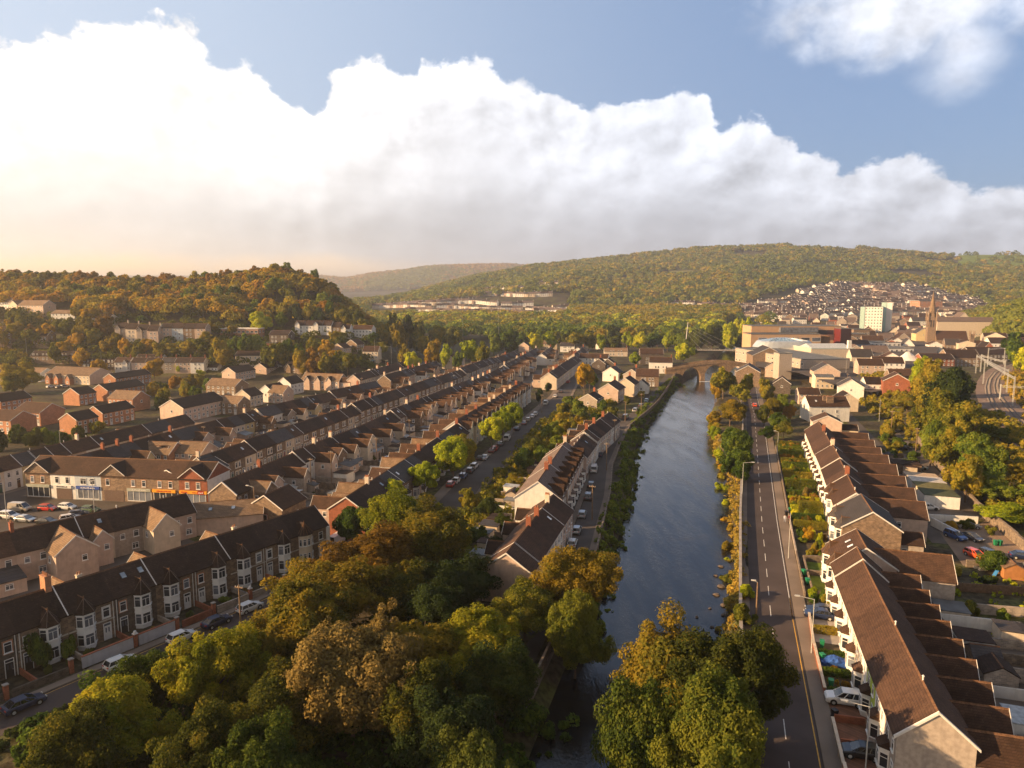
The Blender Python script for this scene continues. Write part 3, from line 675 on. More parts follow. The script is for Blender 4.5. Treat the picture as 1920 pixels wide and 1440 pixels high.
def house(loc, rz, w, hd, ze, zr, wm, rm, label, cat='house', group=None, ends=(False, False), name='terraced_house', front=None, back=None, gable=(0, 0), lod=1, z0=-0.6, dc=0, surround=None, eave=0.3, mono=None):
    """front, back: lists of ('w', x, z, w, h) / ('d', x); gable: number of windows on the left and right gables"""
    o = empty(name, loc, rz, label, cat, group)
    link('wall', m_wall(-w / 2, w / 2, hd, z0, ze, zr, wm), o)
    link('roof', m_roof(-w / 2, w / 2, hd, ze, zr, 0.12 if ends[0] else 0.0, 0.12 if ends[1] else 0.0, rm, eave), o)
    for k, sgn in ((0, -1), (1, 1)):
        if ends[k]: link('bargeboard', m_barge(hd, ze, zr, 0, sgn), o, (sgn * (w / 2 + 0.12), 0, 0))
    full = lod == 0
    for side, lst in ((-1, front or []), (1, back or [])):
        r = 0.0 if side < 0 else math.pi
        for e in lst:
            if e[0] == 'w': window(o, e[1], side * hd, e[2], r, e[3], e[4], full=full, surround=surround if side < 0 else None)
            elif e[0] == 'd': door(o, e[1], side * hd, 0.05, r, full, dc)
            elif e[0] == 'bay1': bay(o, e[1], -hd, roofm=rm, full=full)
            elif e[0] == 'bay2': bay(o, e[1], -hd, roofm=rm, full=full, two=True)
    for k, sgn in ((0, -1), (1, 1)):
        for j in range(gable[k]):
            window(o, sgn * w / 2, (j - (gable[k] - 1) / 2) * 2.6, ze - 1.9, sgn * math.pi / 2, 0.9, 1.1, full=full)
    return o

STD_F = lambda w: [('w', -w * 0.22, 3.35, 0.95, 1.4), ('w', w * 0.24, 3.35, 0.95, 1.4), ('w', -w * 0.22, 0.85, 1.1, 1.5), ('d', w * 0.27)]
STD_B = lambda w: [('w', -w * 0.22, 3.4, 0.9, 1.1), ('w', w * 0.24, 3.4, 0.9, 1.1)]
def row_axis(p, q, facing):
    """rotation so local x runs along the row and local -y points to +u (facing=1) or -u (facing=-1)"""
    (x0, y0), (x1, y1) = xy(*p), xy(*q); a = math.atan2(y1 - y0, x1 - x0)
    return a if facing > 0 else a + math.pi
def row(desc, pts, w, hd, ze, zr, facing, walls, roofs, group, extras=None, lod=1, near='near', steps=None, surround=None, front=None, back=None, ends=True, cwords=None, z=0.0, chim=0.25, sky=0.15, flash=0.3, dcs=(0, 0, 1, 2, 3, 4, 5)):
    """houses side by side along a ridge line given in (u, v); one top-level object each"""
    L = [math.dist(a, b) for a, b in zip(pts[:-1], pts[1:])]; tot = sum(L); n = max(1, round(tot / w)); ww = tot / n
    rnd = random.Random(desc); out = []; zs = 0.0
    def at(s):
        for (a, b), l in zip(zip(pts[:-1], pts[1:]), L):
            if s <= l + 1e-6: t = s / l; return (a[0] + (b[0] - a[0]) * t, a[1] + (b[1] - a[1]) * t), a, b
            s -= l
        a, b = pts[-2], pts[-1]; return b, a, b
    steps = steps or {}
    for k in range(n):
        if k in steps: zs = steps[k]
        c, a, b = at((k + 0.5) * ww); wm = rnd.choice(walls); rm = rnd.choice(roofs)
        q0 = at(k * ww)[0]; q1 = at((k + 1) * ww)[0]
        X, Y = xy(*c); rz = row_axis(q0, q1, facing)
        e0 = (k == 0) or (k in steps); e1 = (k == n - 1) or ((k + 1) in steps)
        if not ends: e0 = e1 = False
        if facing < 0: e0, e1 = e1, e0
        cw = COLW.get(wm.name, 'rendered')
        lab = f'{cw} house, {ordn(k + 1)} from the near end of {desc}'
        gz = T1(X, Y) + z + zs
        h = house((X, Y, gz), rz, ww + (0.0), hd, ze, zr, wm, rm, lab, 'house', group, (e0, e1), front=(front or STD_F)(ww), back=(back or STD_B)(ww), lod=lod, dc=rnd.choice(dcs), surround=surround(wm) if surround else None, z0=-0.6 - (zs if zs > 0 else 0))
        if rnd.random() < chim: link('chimney', m_chimney(RBRICK if rnd.random() < 0.6 else CREAM, rnd.choice([2, 3, 4])), h, (ww / 2 - 0.5 if rnd.random() < .5 else -ww / 2 + 0.5, 0, zr), math.pi / 2)
        if rnd.random() < sky: skylight(h, rnd.uniform(-1, 1), 0.55, hd, ze, zr, -facing if facing > 0 else 1)
        if rnd.random() < flash * .6: link('flashing', cached(('flash', hd, ze, zr), lambda: flash_mesh(hd, ze, zr)), h, (ww / 2 - 0.06, 0, 0))
        if rnd.random() < 0.35:
            vx = rnd.uniform(-ww * .4, ww * .4); link('vent_pipe', cached('vent', vent_mesh), h, (vx, 0, zr + 0.1))
        if extras: extras(h, k, n, ww, rnd, wm, rm)
        out.append(h)
    return out
def flash_mesh(hd, ze, zr):
    f = MB()
    for s in (-1, 1):
        A = [(0, s * (hd + .3), ze - .3 * (zr - ze) / hd + .19), (0, 0, zr + .19), (0, 0, zr + .27), (0, s * (hd + .3), ze - .3 * (zr - ze) / hd + .27)]
        f.solid(A, [(0.14, q[1], q[2]) for q in A])
    return f.mesh('flashing', [TRIM])
def vent_mesh():
    f = MB(); f.tube((0, 0, -.1), (0, 0, .55), 0.09, 0.09, 6); f.tube((0, 0, .55), (0, 0, .68), 0.16, 0.05, 6); return f.mesh('vent_pipe', [TRIM])
COLW = {'white_render': 'white', 'cream_render': 'cream', 'grey_pebbledash': 'grey pebbledashed', 'pinkish_render': 'pinkish beige', 'brown_stone': 'brown stone', 'dark_stone': 'dark stone', 'orange_brick': 'orange brick', 'red_brick': 'red brick', 'yellow_render': 'yellowish', 'pale_blue_render': 'pale blue', 'lime_render': 'lime green'}

# ------------------------------------------------------------------ the terraces west of the river
def ex_rear(p_wing=0.3, wl=(5.0, 6.5), wmats=None, rmats=None, wze=4.6, wzr=6.4):
    def fn(h, k, n, ww, rnd, wm, rm):
        r = rnd.random(); wm2 = rnd.choice(wmats) if wmats else wm; hd = 3.4
        if r < p_wing: wing(h, rnd.choice([-1, 1]) * (ww / 2 - 1.55), 3.0, 1.6, rnd.uniform(*wl) + 1.8, wze, wzr, wm2, rnd.choice(rmats or [ROOF[0], ROOF[2]]))
        elif r < p_wing + 0.2: wing(h, 0, ww - 0.3, 1.6, rnd.uniform(4, 6), 4.8, 6.6, wm2, rnd.choice([ROOF[0], ROOF[2], TAN]))
        if rnd.random() < 0.55: leanto(h, rnd.uniform(-0.5, 0.5), rnd.uniform(2.2, ww - 0.2), hd if r > p_wing + 0.2 else hd + 4.2, rnd.uniform(2.5, 4.0), 2.9, 2.2, rnd.choice([WHITE, CREAM, GREY, PINK, BLOCK]), rnd.choice([FLATR, CORR, ROOF[1], FLATR]))
    return fn
G_T = 'stone-built terraces west of the river'
LW = [WHITE, CREAM, CREAM, GREY, PINK, PINK, YELL, STONE]
RM = [ROOF[0], ROOF[0], ROOF[1], ROOF[1], ROOF[0], SLATE]
FA = lambda w: [('w', -w * 0.25, 3.3, 0.9, 1.3), ('w', w * 0.22, 3.3, 0.9, 1.3), ('w', -w * 0.25, 0.8, 1.1, 1.4), ('d', w * 0.25)]
row('the outermost terrace below the estate', [(-175.5, 96), (-177.0, 199)], 4.9, 3.5, 5.4, 8.0, 1, LW, [ROOF[1], ROOF[0], ROOF[1], SLATE], G_T, ex_rear(0.2), lod=1, front=FA, steps={9: 0.0})
row('the second terrace from the estate', [(-158.6, 138), (-159.4, 168), (-159.6, 213)], 4.9, 3.5, 5.4, 8.0, -1, LW, RM, G_T, ex_rear(0.22))
row('the raised terrace beyond the second', [(-159.6, 214), (-157, 255), (-153.4, 293)], 4.9, 3.5, 5.8, 8.5, -1, LW, RM, G_T, ex_rear(0.25), steps={9: 0.6})
row('the terrace nearest the valley road', [(-179.5, 319), (-185.6, 392)], 5.2, 3.5, 5.5, 8.2, 1, LW, [ROOF[1], ROOF[0]], G_T, ex_rear(0.2), lod=1)
row('the terrace below the valley road trees', [(-163.8, 322), (-167.6, 398)], 5.4, 3.5, 5.5, 8.2, -1, LW, RM, G_T, ex_rear(0.3))
PAIRED = lambda w: [('w', -w * 0.30, 3.25, 0.85, 1.5), ('w', -w * 0.02, 3.25, 0.85, 1.5), ('w', -w * 0.30, 0.7, 0.85, 1.6), ('w', -w * 0.02, 0.7, 0.85, 1.6), ('d', w * 0.32)]
sur = lambda wm: (CREAM if wm in (STONE, DSTONE, RBRICK) else None)
row('the long stone-fronted street', [(-127.2, 146), (-129.3, 217), (-130.3, 240), (-130.9, 276), (-133.5, 340), (-140.6, 478)], 4.9, 3.5, 5.6, 8.2, 1, [STONE, STONE, DSTONE, STONE, CREAM, GREY], RM, G_T, ex_rear(0.35), steps={4: 0.5, 17: 1.3, 34: 0.8, 42: 1.6, 55: 0.5}, surround=sur, front=PAIRED, chim=0.12)
row('the street backing on to the yards', [(-106.0, 129), (-107.5, 158), (-107.9, 196), (-110.7, 222), (-114.2, 320), (-121, 400), (-133, 505)], 4.9, 3.4, 5.3, 7.9, -1, LW, RM, G_T, ex_rear(0.40), steps={6: 0.5, 19: 1.2, 20: 1.2, 37: 0.2, 52: 1.0})
AVF = lambda w: [('w', -w * 0.27, 3.3, 0.9, 1.5), ('w', w * 0.02, 3.3, 0.9, 1.5), ('bay1', -w * 0.16), ('d', w * 0.34)]
av_ = row('the avenue of lime trees', [(-72.8, 125), (-76.2, 168), (-80.6, 208)], 5.4, 3.9, 5.8, 8.4, 1, [STONE, CREAM, STONE, PINK], [ROOF[1], ROOF[1], SLATE, ROOF[1]], 'houses along the avenue of lime trees', ex_rear(0.6, (5, 6), [PINK, CREAM, WHITE], [TAN, ROOF[2], TAN], 5.2, 7.0), front=AVF, dcs=(0, 1, 2), chim=0.3)
def ex_gab(h, k, n, ww, rnd, wm, rm):
    ex_rear(0.75, (5, 6), [PINK, CREAM], [TAN, ROOF[2], ROOF[2]], 5.2, 7.2)(h, k, n, ww, rnd, wm, rm)
    g = link('front_gable', cached(('fg', wm.name, rm.name), lambda: gable_mesh(wm, rm)), h, (-0.4, -3.9, 0))
    window(g, 0, -0.9, 3.3, 0, 1.5, 1.5); window(g, 0, -0.9, 0.8, 0, 1.5, 1.6)
def gable_mesh(wm, rm):
    f = MB(); hw = 1.5; zr = 8.6; ze = 6.6; a = -0.9; b = 2.6
    r = lambda y: [(-hw, y, 0), (hw, y, 0), (hw, y, ze), (0, y, zr), (-hw, y, ze)]
    f.solid(r(a), r(b), 0)
    for s in (-1, 1):
        A = [(s * (hw + .2), a - .25, ze - .27), (0, a - .25, zr + .02), (0, a - .25, zr + .2), (s * (hw + .2), a - .25, ze - .07)]
        f.solid(A, [(q[0], b, q[2]) for q in A], 1); f.solid([(q[0], a - .31, q[2]) for q in A], [(q[0], a - .252, q[2]) for q in A], 2)
    return f.mesh('front_gable', [wm, rm, TRIM])
row('the gabled white houses on the avenue', [(-81.6, 209), (-84.5, 257), (-89, 312)], 6.0, 3.9, 6.2, 9.0, 1, [WHITE, WHITE, CREAM], [ROOF[0], ROOF[2]], 'houses along the avenue of lime trees', ex_gab, front=lambda w: [('d', w * 0.34), ('w', w * 0.34, 3.4, 0.8, 1.3)], surround=None, chim=0.5)
row('the cream-gabled top avenue terrace', [(-86.0, 352), (-89.5, 400), (-93, 452)], 5.2, 4.2, 5.8, 8.8, 1, [CREAM, YELL, PINK], [ROOF[1], ROOF[0]], 'houses along the avenue of lime trees', ex_rear(0.3), chim=0.4)
row('the short terrace under the park trees', [(-97, 462), (-104, 540)], 5.6, 3.6, 5.4, 8.0, 1, [WHITE, CREAM, PINK], [ROOF[0], TAN, ROOF[1]], 'small houses by the park', ex_rear(0.3))
row('the back terrace nearest the park', [(-120, 470), (-128, 530)], 5.6, 3.6, 5.4, 8.0, -1, [WHITE, CREAM, PINK], [ROOF[0], TAN, ROOF[1]], 'small houses by the park', ex_rear(0.3))
# terrace beside the river wall
G_R = 'houses along the river wall'
def ex_r1(h, k, n, ww, rnd, wm, rm):
    if k % 2 == 0: wing(h, rnd.choice([-0.4, 0.4]), 3.4, 1.6, 5.2, 4.2, 5.8, rnd.choice([PINK, CREAM, WHITE]), ROOF[1])
    elif rnd.random() < 0.7: leanto(h, 0, 3.4, 4.1, 3.0, 2.9, 2.3, rnd.choice([WHITE, PINK]), FLATR)
f1_ = row('the river-wall terrace by the trees', [(-32.3, 104.5), (-32.8, 139)], 4.9, 4.1, 5.5, 8.4, 1, [CREAM, WHITE, YELL, PINK], [ROOF[0], ROOF[0], ROOF[2]], G_R, ex_r1, lod=0, front=FA, chim=0.5, dcs=(0, 1, 4), steps={1: 0.0})
def ex_r2(h, k, n, ww, rnd, wm, rm):
    g = link('front_gable', cached(('fg2', wm.name), lambda: gablet(wm, ROOF[0])), h, (0, -5.0, 0))
    window(g, 0, -0.12, 6.5, 0, 0.9, 1.1)
def gablet(wm, rm):
    f = MB(); hw = 1.35; a = -0.12; b = 3.2; ze = 7.2; zr = 8.9
    r = lambda y: [(-hw, y, 5.6), (hw, y, 5.6), (hw, y, ze), (0, y, zr), (-hw, y, ze)]
    f.solid(r(a), r(b), 0)
    for s in (-1, 1):
        A = [(s * (hw + .2), a - .25, ze - .25), (0, a - .25, zr + .02), (0, a - .25, zr + .2), (s * (hw + .2), a - .25, ze - .07)]
        f.solid(A, [(q[0], b, q[2]) for q in A], 1)
    return f.mesh('front_gable', [wm, rm])
GREYROOF = mat('roof_grey_brown', (0.20, 0.15, 0.13), 0.9, 0.2, 0.8, 0.4, kind='tile')
f2_ = row('the grey-roofed terrace with gablets', [(-37.0, 142.5), (-40.2, 184)], 5.2, 5.0, 6.3, 9.9, 1, [STONE, CREAM, PINK], [GREYROOF], G_R, ex_r2, lod=1, chim=0.2, flash=0.15, front=lambda w: [('bay1', -0.8), ('d', w * 0.3), ('w', -w * 0.2, 3.5, 1.2, 1.4)])
row('the low terrace past the grey roofs', [(-38.8, 187), (-39.4, 212), (-37.6, 243)], 4.8, 3.8, 5.2, 7.9, 1, [CREAM, WHITE, PINK], [ROOF[0], ROOF[1], ROOF[2]], G_R, ex_r1, chim=0.5, steps={4: 0.6})

# bay-windowed terrace at the west end of the foreground street
LINTEL = mat('pale_stone_band', (0.55, 0.50, 0.44), 0.9, 0.2, 2)
bounds = [54.4, 46.3, 40.1, 33.3, 26.8, 20.6, 14.4, 8.1, 1.9, -4.3, -10.5, -16.7]
bx = [(48.9, 52.6), (44.2, 41.1), (35.9, 38.9), (31.2, 28.0), (23.0, 25.5), (18.5, 15.6), (10.4, 13.2), (5.8, 3.0), (-1.8, 0.8), (-6.6, -9.3), (-14.8, -12.0)]
wallk = [STONE, STONE, STONE, STONE, STONE, DSTONE, STONE, STONE, DSTONE, STONE, STONE]
desc = ['with a round bay and open porch at the corner by the lane', 'with white quoined door beside the round-bay corner house', 'with white patterned surrounds, third from the lane corner', 'with brick-edged windows and tall white bay, fourth from the lane corner', 'with an arched white door under brick edging, fifth from the lane corner', 'with two roof windows lighting its attic', 'with a white stepped surround around the glazed door', 'with ivy climbing beside its bay', 'with brick-edged doorway left of the ivy', 'two doors left of the ivy', 'at the cut-off end of the bay-windowed terrace']
frz = row_axis(tuple(FR_A), tuple(FR_B), 1)
for i in range(11):
    s1, s0 = bounds[i], bounds[i + 1]; c = (s0 + s1) / 2; w = s1 - s0; hd = 3.9
    X, Y = xy(*frp(c, -hd)); full = 0
    b_s, d_s = bx[i]; sb, sd_ = b_s - c, d_s - c
    up = [('w', sd_, 3.45, 0.95, 1.45), ('d', sd_)]
    h = house((X, Y, 0.0), frz, w, hd, 5.75, 8.75, wallk[i], ROOF[1], 'stone terraced house ' + desc[i], 'house', 'bay-windowed terrace', (i == 10, i == 0), front=up, back=STD_B(w), lod=0, dc=[0, 0, 0, 0, 0, 1, 0, 1, 1, 0, 0][i], surround=(TRIM if i in (1, 2, 6) else (BRICK if i in (3, 4, 5, 8) else None)), eave=0.25)
    if i == 0:
        def rb():
            f = MB(); n = 10; ring = lambda z, r=1.45: [(r * math.cos(math.pi * (1 + k / (n - 1))), r * 0.75 * math.sin(math.pi * (1 + k / (n - 1))), z) for k in range(n)]
            f.solid(ring(-0.3), ring(5.6)); return f.mesh('bay', [CREAM])
        b = link('bay', rb(), h, (sb, -hd, 0))
        for z in (0.9, 3.6):
            for k in range(5):
                t = math.pi * (1.14 + k * 0.18); window(b, 1.45 * math.cos(t), 1.09 * math.sin(t), z, math.atan2(1.09 * math.sin(t), 1.45 * math.cos(t)) + math.pi / 2, 0.58, 1.3, 'bar', True)
        def rbr():
            f = MB(); n = 8; ap = (0, 0.1, 7.7); rg = [(1.75 * math.cos(math.pi * (1 + k / (n - 1))), 1.4 * math.sin(math.pi * (1 + k / (n - 1))), 5.6) for k in range(n)]
            for k in range(n - 1): f.poly([rg[k], rg[k + 1], ap], 0); f.tube(rg[k], ap, 0.05, 0.05, 4, 1)
            f.poly([rg[-1], (1.75, 1.5, 5.6), (0, 2.0, 7.7), ap], 0); f.poly([(-1.75, 1.5, 5.6), rg[0], ap, (0, 2.0, 7.7)], 0); f.poly(list(reversed(rg)), 0); f.tube((0, 0.1, 7.6), (0, 0.1, 8.05), 0.12, 0.04, 6, 1)
            return f.mesh('bay_roof', [ROOF[1], RIDGE])
        link('bay_roof', rbr(), b)
        slab(h, 'porch_pier', w / 2 - 0.3, -hd - 0.35, 0, 0.35, 0.7, 5.6, WHITE)
    else:
        bay(h, sb, -hd, two=True, full=True, w=2.5, roofm=ROOF[1])
    for zb in (2.75, 5.45 if i in (0, 1, 2) else 2.9):
        for xs, wd in ((sd_ + (1.35 if sd_ > 0 else -1.35) * 0, 0),):
            pass
    def bandm(w=w):
        f = MB(); f.box(-w / 2 + 0.05, w / 2 - 0.05, -0.045, 0, 2.9, 3.12); return f.mesh('stone_band', [LINTEL])
    if i in (0, 1, 2, 6, 7): link('stone_band', cached(('band', round(w, 2)), bandm), h, (0, -hd, 0))
    f = MB(); f.tube((0, -0.1, 0), (0, -0.1, 5.6), 0.06, 0.06, 6); f.build('drainpipe', TRIM, h, (w / 2 - 0.25 if sb < 0 else -w / 2 + 0.25, -hd, 0))
    if i in (5,):
        skylight(h, -0.4, 0.62, hd, 5.75, 8.75, -1); skylight(h, 2.2, 0.62, hd, 5.75, 8.75, -1)
    if i == 7: link('chimney', m_chimney(BRICK, 4, 1.6, 0.8, 1.9), h, (2.4, 0.2, 8.75), math.pi / 2)
    if i in (2, 6): link('chimney', m_chimney(CREAM, 2, 0.7, 0.5, 0.5), h, (0.5, 0.3, 8.75), 0)
    if i in (3, 5, 7, 9): link('flashing', cached(('flash', hd, 5.75, 8.75), lambda: flash_mesh(3.9, 5.75, 8.75)), h, (w / 2 - 0.07, 0, 0))
    if i in (2, 4, 6, 8): wing(h, 0.6, 3.8, 1.5, 7.5, 4.6, 6.8, PINK, TAN, full=False)
    elif i: leanto(h, 0, 4.0, hd, 4.0, 3.0, 2.4, CREAM, ROOF[0])

# terrace behind it, its back wings towards the camera
B_A, B_B = (-136.2, 52.0), (-106.4, 118.3)
def ex_b(h, k, n, ww, rnd, wm, rm):
    if k in (9, 10): wing(h, 0.2, 6.6 if k == 9 else 3.2, 1.0, 8.3 if k == 9 else 5.5, 4.9, 7.6 if k == 9 else 6.6, PINK, TAN)
    elif k == 12: wing(h, 0.0, 5.0, 1.0, 7.6, 5.0, 7.5, CREAM, TAN)
    elif k in (5, 7): leanto(h, 0, 5.0, 4.0, 5.0, 3.2, 2.4, PINK, SLATE)
row('the terrace behind the bay windows', [B_A, B_B], 5.2, 4.0, 5.3, 8.2, -1, [PINK, CREAM, PINK, GREY], [ROOF[1], ROOF[1], ROOF[0]], 'terrace between the shops and the bay-windowed houses', ex_b, lod=1, back=lambda w: [('w', -w * 0.25, 3.2, 1.0, 1.3), ('w', w * 0.22, 3.2, 0.9, 1.1), ('w', -w * 0.2, 0.9, 1.2, 1.2)], chim=0.15, flash=0.4)

# ------------------------------------------------------------------ the terraces east of the river road
G_E = 'terraced houses facing the river road'
def ex_e1(h, k, n, ww, rnd, wm, rm):
    bay(h, -0.9, -3.5, roofm=ROOF[0], full=True)
    wing(h, 0.25, 4.1, 1.2, 7.2, 4.3, 6.4, rnd.choice([CREAM, PINK, GREY]), ROOF[0], full=True)
    leanto(h, -0.6, 2.4, 8.4, 2.2, 2.7, 2.1, CREAM, ROOF[1])
EF = lambda w: [('w', -w * 0.22, 3.5, 1.3, 1.4), ('w', w * 0.27, 3.6, 0.8, 1.3), ('d', w * 0.30)]
e1 = row('the brown-roofed river-road terrace', [(21.4, 74.2), (21.5, 121.0)], 5.0, 3.5, 6.0, 9.0, -1, [WHITE, WHITE, CREAM, WHITE], [ROOF[2]], G_E, ex_e1, lod=0, front=EF, chim=0.0, flash=0.15, steps={8: 0.25}, dcs=(0, 1, 2, 4), sky=0)
def repaint(h, old, new):
    for ch in h.children:
        if ch.type == 'MESH' and ch.name.startswith('wall'):
            ch.data = ch.data.copy(); ch.data.materials[0] = new
bpy.context.view_layer.update()
for q_, m_, w_ in ((av_[0], RBRICK, 'red brick and stone'), (f1_[0], PINK, 'pinkish beige'), (f2_[0], WHITE, 'white')): repaint(q_, None, m_); q_['label'] = w_ + ' house' + q_['label'][q_['label'].index(' house') + 6:]
repaint(e1[2], None, LIME); e1[2]['label'] = 'lime green house, third from the near end of the brown-roofed river-road terrace'
repaint(e1[0], None, GREY); e1[0]['label'] = 'grey end house with a broad stone gable at the near end of the river-road terrace'
# R2: the pair with hipped bays and the wide tiled back wing
def pair(u0, v0, v1, hd, ze, zr, wm, rm, lab, wingd=None, lod=0, bays=True, name='semi_detached_house', grp=G_E, ends=(True, True), sky=0):
    X, Y = xy(u0, (v0 + v1) / 2); w = v1 - v0
    h = house((X, Y, 0), row_axis((u0, v0), (u0, v1), -1), w, hd, ze, zr, wm, rm, lab, 'house', grp, ends, name, front=[('w', -w * 0.1, 3.5, 0.9, 1.4), ('w', w * 0.1, 3.5, 0.9, 1.4), ('d', -w * 0.1), ('d', w * 0.1)] if bays else STD_F(w), back=STD_B(w), lod=lod)
    if bays:
        bay(h, -w * 0.3, -hd, two=True, full=lod == 0, w=2.5, roofm=rm); bay(h, w * 0.3, -hd, two=True, full=lod == 0, w=2.5, roofm=rm)
    if wingd:
        x, ww, y0, ln, e, r, m_, rr_ = wingd; wing(h, x, ww, y0, ln, e, r, m_, rr_, full=lod == 0)
    return h
r2 = pair(23.0, 121.4, 131.0, 4.5, 6.1, 9.1, PINK, ROOF[2], 'pair of houses with hipped bay roofs, two roof windows and a broad tiled back wing', (1.2, 7.0, 0.5, 12.4, 5.0, 8.0, GREY, ROOF[2]))
for dx in (-1.2, 1.2): skylight(r2, dx, 0.6, 4.5, 6.1, 9.1, -1)
r3 = pair(27.5, 141.8, 154.0, 5.0, 6.1, 9.3, STONE, SLATE, 'large stone house with a patched grey slate roof above the river road', (3.2, 4.2, 1.0, 8.0, 3.6, 5.2, GREY, ROOF[0]))
def ex_e2(h, k, n, ww, rnd, wm, rm):
    bay(h, -0.8, -3.8, roofm=ROOF[0], full=k < 6, two=(k in (1, 2)))
    if k % 2 == 0: wing(h, -ww / 2, 8.6, 0.6, 12.8, 4.6, 7.0, rnd.choice([GREY, PINK, STONE]), ROOF[2])
row('the stepped terrace beyond the slate roof', [(26.9, 155.6), (28.2, 188), (28.7, 211), (29.4, 241)], 5.3, 3.85, 6.1, 9.0, -1, [WHITE, WHITE, CREAM], [ROOF[2], ROOF[0]], G_E, ex_e2, lod=1, front=EF, chim=0.1, steps={3: 0.0, 6: 0.3, 9: 0.0}, dcs=(0, 1), sky=0.05)
pair(34.8, 262, 270, 4.6, 5.4, 7.6, PINK, ROOF[2], 'beige gabled house with a red chimney at the end of the stepped terrace', (0, 5, 1, 9, 2.8, 4.2, CREAM, ROOF[1]), lod=1, bays=False)
h = house((*xy(38.5, 300), 0), row_axis((30.7, 299.8), (46, 304), 1), 15.5, 4.6, 6.0, 9.2, WHITE, ROOF[0], 'brown-roofed house standing across the street end with twin ranks of chimney pots', 'house', G_E, (True, True), 'detached_house', front=STD_F(12), back=STD_B(12), gable=(1, 1))
for x in (-0.5, 0.6): link('chimney', m_chimney(STONE, 5, 2.6, 0.6, 1.8), h, (x, -2.5 - x, 7.6), 0)
skylight(h, -4.5, 0.5, 4.6, 6.0, 9.2, -1)

# ------------------------------------------------------------------ separate houses: surveyed corner, direction of the ridge, gable width, length
def EH(px, py, th, g, L, ze, zr, wm, rm, label, group, anchor='l', z=0.0, front=None, back=None, gable=(1, 1), name='detached_house', lod=1, D=None, ends=(True, True), back_on=False):
    c = PT(px, py, z) if D is None else AT(px, D)
    if D is not None: z = T1(*c)
    t = R(th); r = (math.sin(t), math.cos(t)); l = (-math.cos(t), math.sin(t))
    if anchor == 'r': c = (c[0] - r[0] * L, c[1] - r[1] * L)
    if anchor == 'm': c = (c[0] - r[0] * L / 2, c[1] - r[1] * L / 2)
    X = c[0] + r[0] * L / 2 + l[0] * g / 2; Y = c[1] + r[1] * L / 2 + l[1] * g / 2
    zz = min(z, T1(X, Y)) if D is None else T1(X, Y)
    n = max(1, round(L / 5.0)); fr = []
    for k in range(n):
        x = (k + 0.5) * L / n - L / 2; fr += [('w', x - L / n * .22, 3.3, 1.2, 1.15), ('w', x + L / n * .25, 3.3, 0.9, 1.15), ('w', x - L / n * .22, 0.95, 1.3, 1.2), ('d', x + L / n * .25)]
    return house((X, Y, zz), math.pi / 2 - t, L, g / 2, ze, zr, wm, rm, label, 'house', group, ends, name, front=front if front is not None else fr, back=fr if back_on else [], gable=gable, lod=lod, z0=-2.5)
GE = 'orange brick houses of the estate'
D1, D2 = ROOF[1], ROOF[0]
EH(146, 815, 16.7, 8, 9, 5.0, 7.4, BRICK, D1, 'small orange brick house nearest the outermost terrace, dark roof and shrub at its corner', GE, gable=(0, 0))
EH(194, 800, 16.7, 8, 15, 5.0, 7.4, BRICK, D1, 'long orange brick block beside the small nearest one, doors opening to the terrace', GE, gable=(0, 0))
EH(150, 761, 16.7, 9, 9, 5.0, 7.6, BRICK, D1, 'square orange brick house with a small porch roof, behind the nearest pair', GE, gable=(0, 0))
EH(203, 753, 16.7, 9, 22, 5.0, 7.6, BRICK, D1, 'long dark-roofed orange brick terrace in the middle of the estate', GE, gable=(0, 0))
EH(250, 772, 106.7, 9.5, 13, 5.2, 8.0, BRICK, TAN, 'orange brick house with a tan roof and one small window in its tall gable', GE, 'r', gable=(0, 1))
h = EH(77, 799, 106.7, 10.5, 13, 5.0, 7.8, BRICK, ROOF[0], 'stepped orange brick house with a timber porch beside the paved yard', GE, 'r', gable=(0, 0))
leanto(h, -2, 3.0, -5.2 - 2.4, 2.4, 2.2, 2.8, BRICK, ROOF[0])
EH(3, 776, 16.7, 9, 14, 5.0, 7.6, BRICK, D1, 'orange brick house under the round tree at the estate entrance', GE)
EH(22, 815, 106.7, 10, 12, 5.0, 7.6, BRICK, D2, 'orange brick gable cut off by the edge, beside the paved yard', GE, 'r', gable=(0, 0))
h = EH(169, 722, 106.7, 15, 31, 5.0, 8.4, CREAM, TAN, 'large pale-roofed hall with three gabled porches behind the parked cars', GE, 'r', gable=(0, 0), name='hall')
for x in (-11, -5, 3): 
    g = link('porch', cached('hallporch', lambda: gable_mesh(BRICK, TAN)), h, (x, -9.3, -3.2)); window(g, 0, -0.9, 4.0, 0, 1.2, 1.2)
EH(77, 716, 106.7, 9, 11, 4.8, 7.2, BLUEW, TAN, 'pale blue gabled house behind the round tree', GE, 'r', gable=(0, 1))
EH(218, 728, 16.7, 8, 24, 5.0, 7.4, BRICK, D1, 'dark-roofed brick terrace backing on to the bushes', GE)
EH(-10, 716, 100, 8, 12, 5.0, 7.4, CREAM, D2, 'house behind the round tree, its gable towards the hall', GE)
GM = 'newer houses with steep gables'
EH(442, 743, 106.7, 10, 17, 4.8, 7.6, STONE, TAN, 'tan-roofed house with four square windows below the hedge', GM, 'r')
EH(442, 715, 16.7, 9, 18, 4.8, 7.6, PINK, D1, 'dark-roofed stepped house behind the tan-roofed one', GM)
h = EH(500, 706, 16.7, 9, 24, 4.8, 7.6, PINK, D1, 'long dark-roofed house with a cross gable under the road trees', GM)
h = EH(577, 706, 106.7, 10, 16, 5.0, 8.0, STONE, TAN, 'tan-roofed house with two steep front gablets beside the road trees', GM, 'r')
for x in (-4.5, 3): link('front_gable', cached('gmg', lambda: gable_mesh(STONE, D1)), h, (x, -5.0, -1.6))
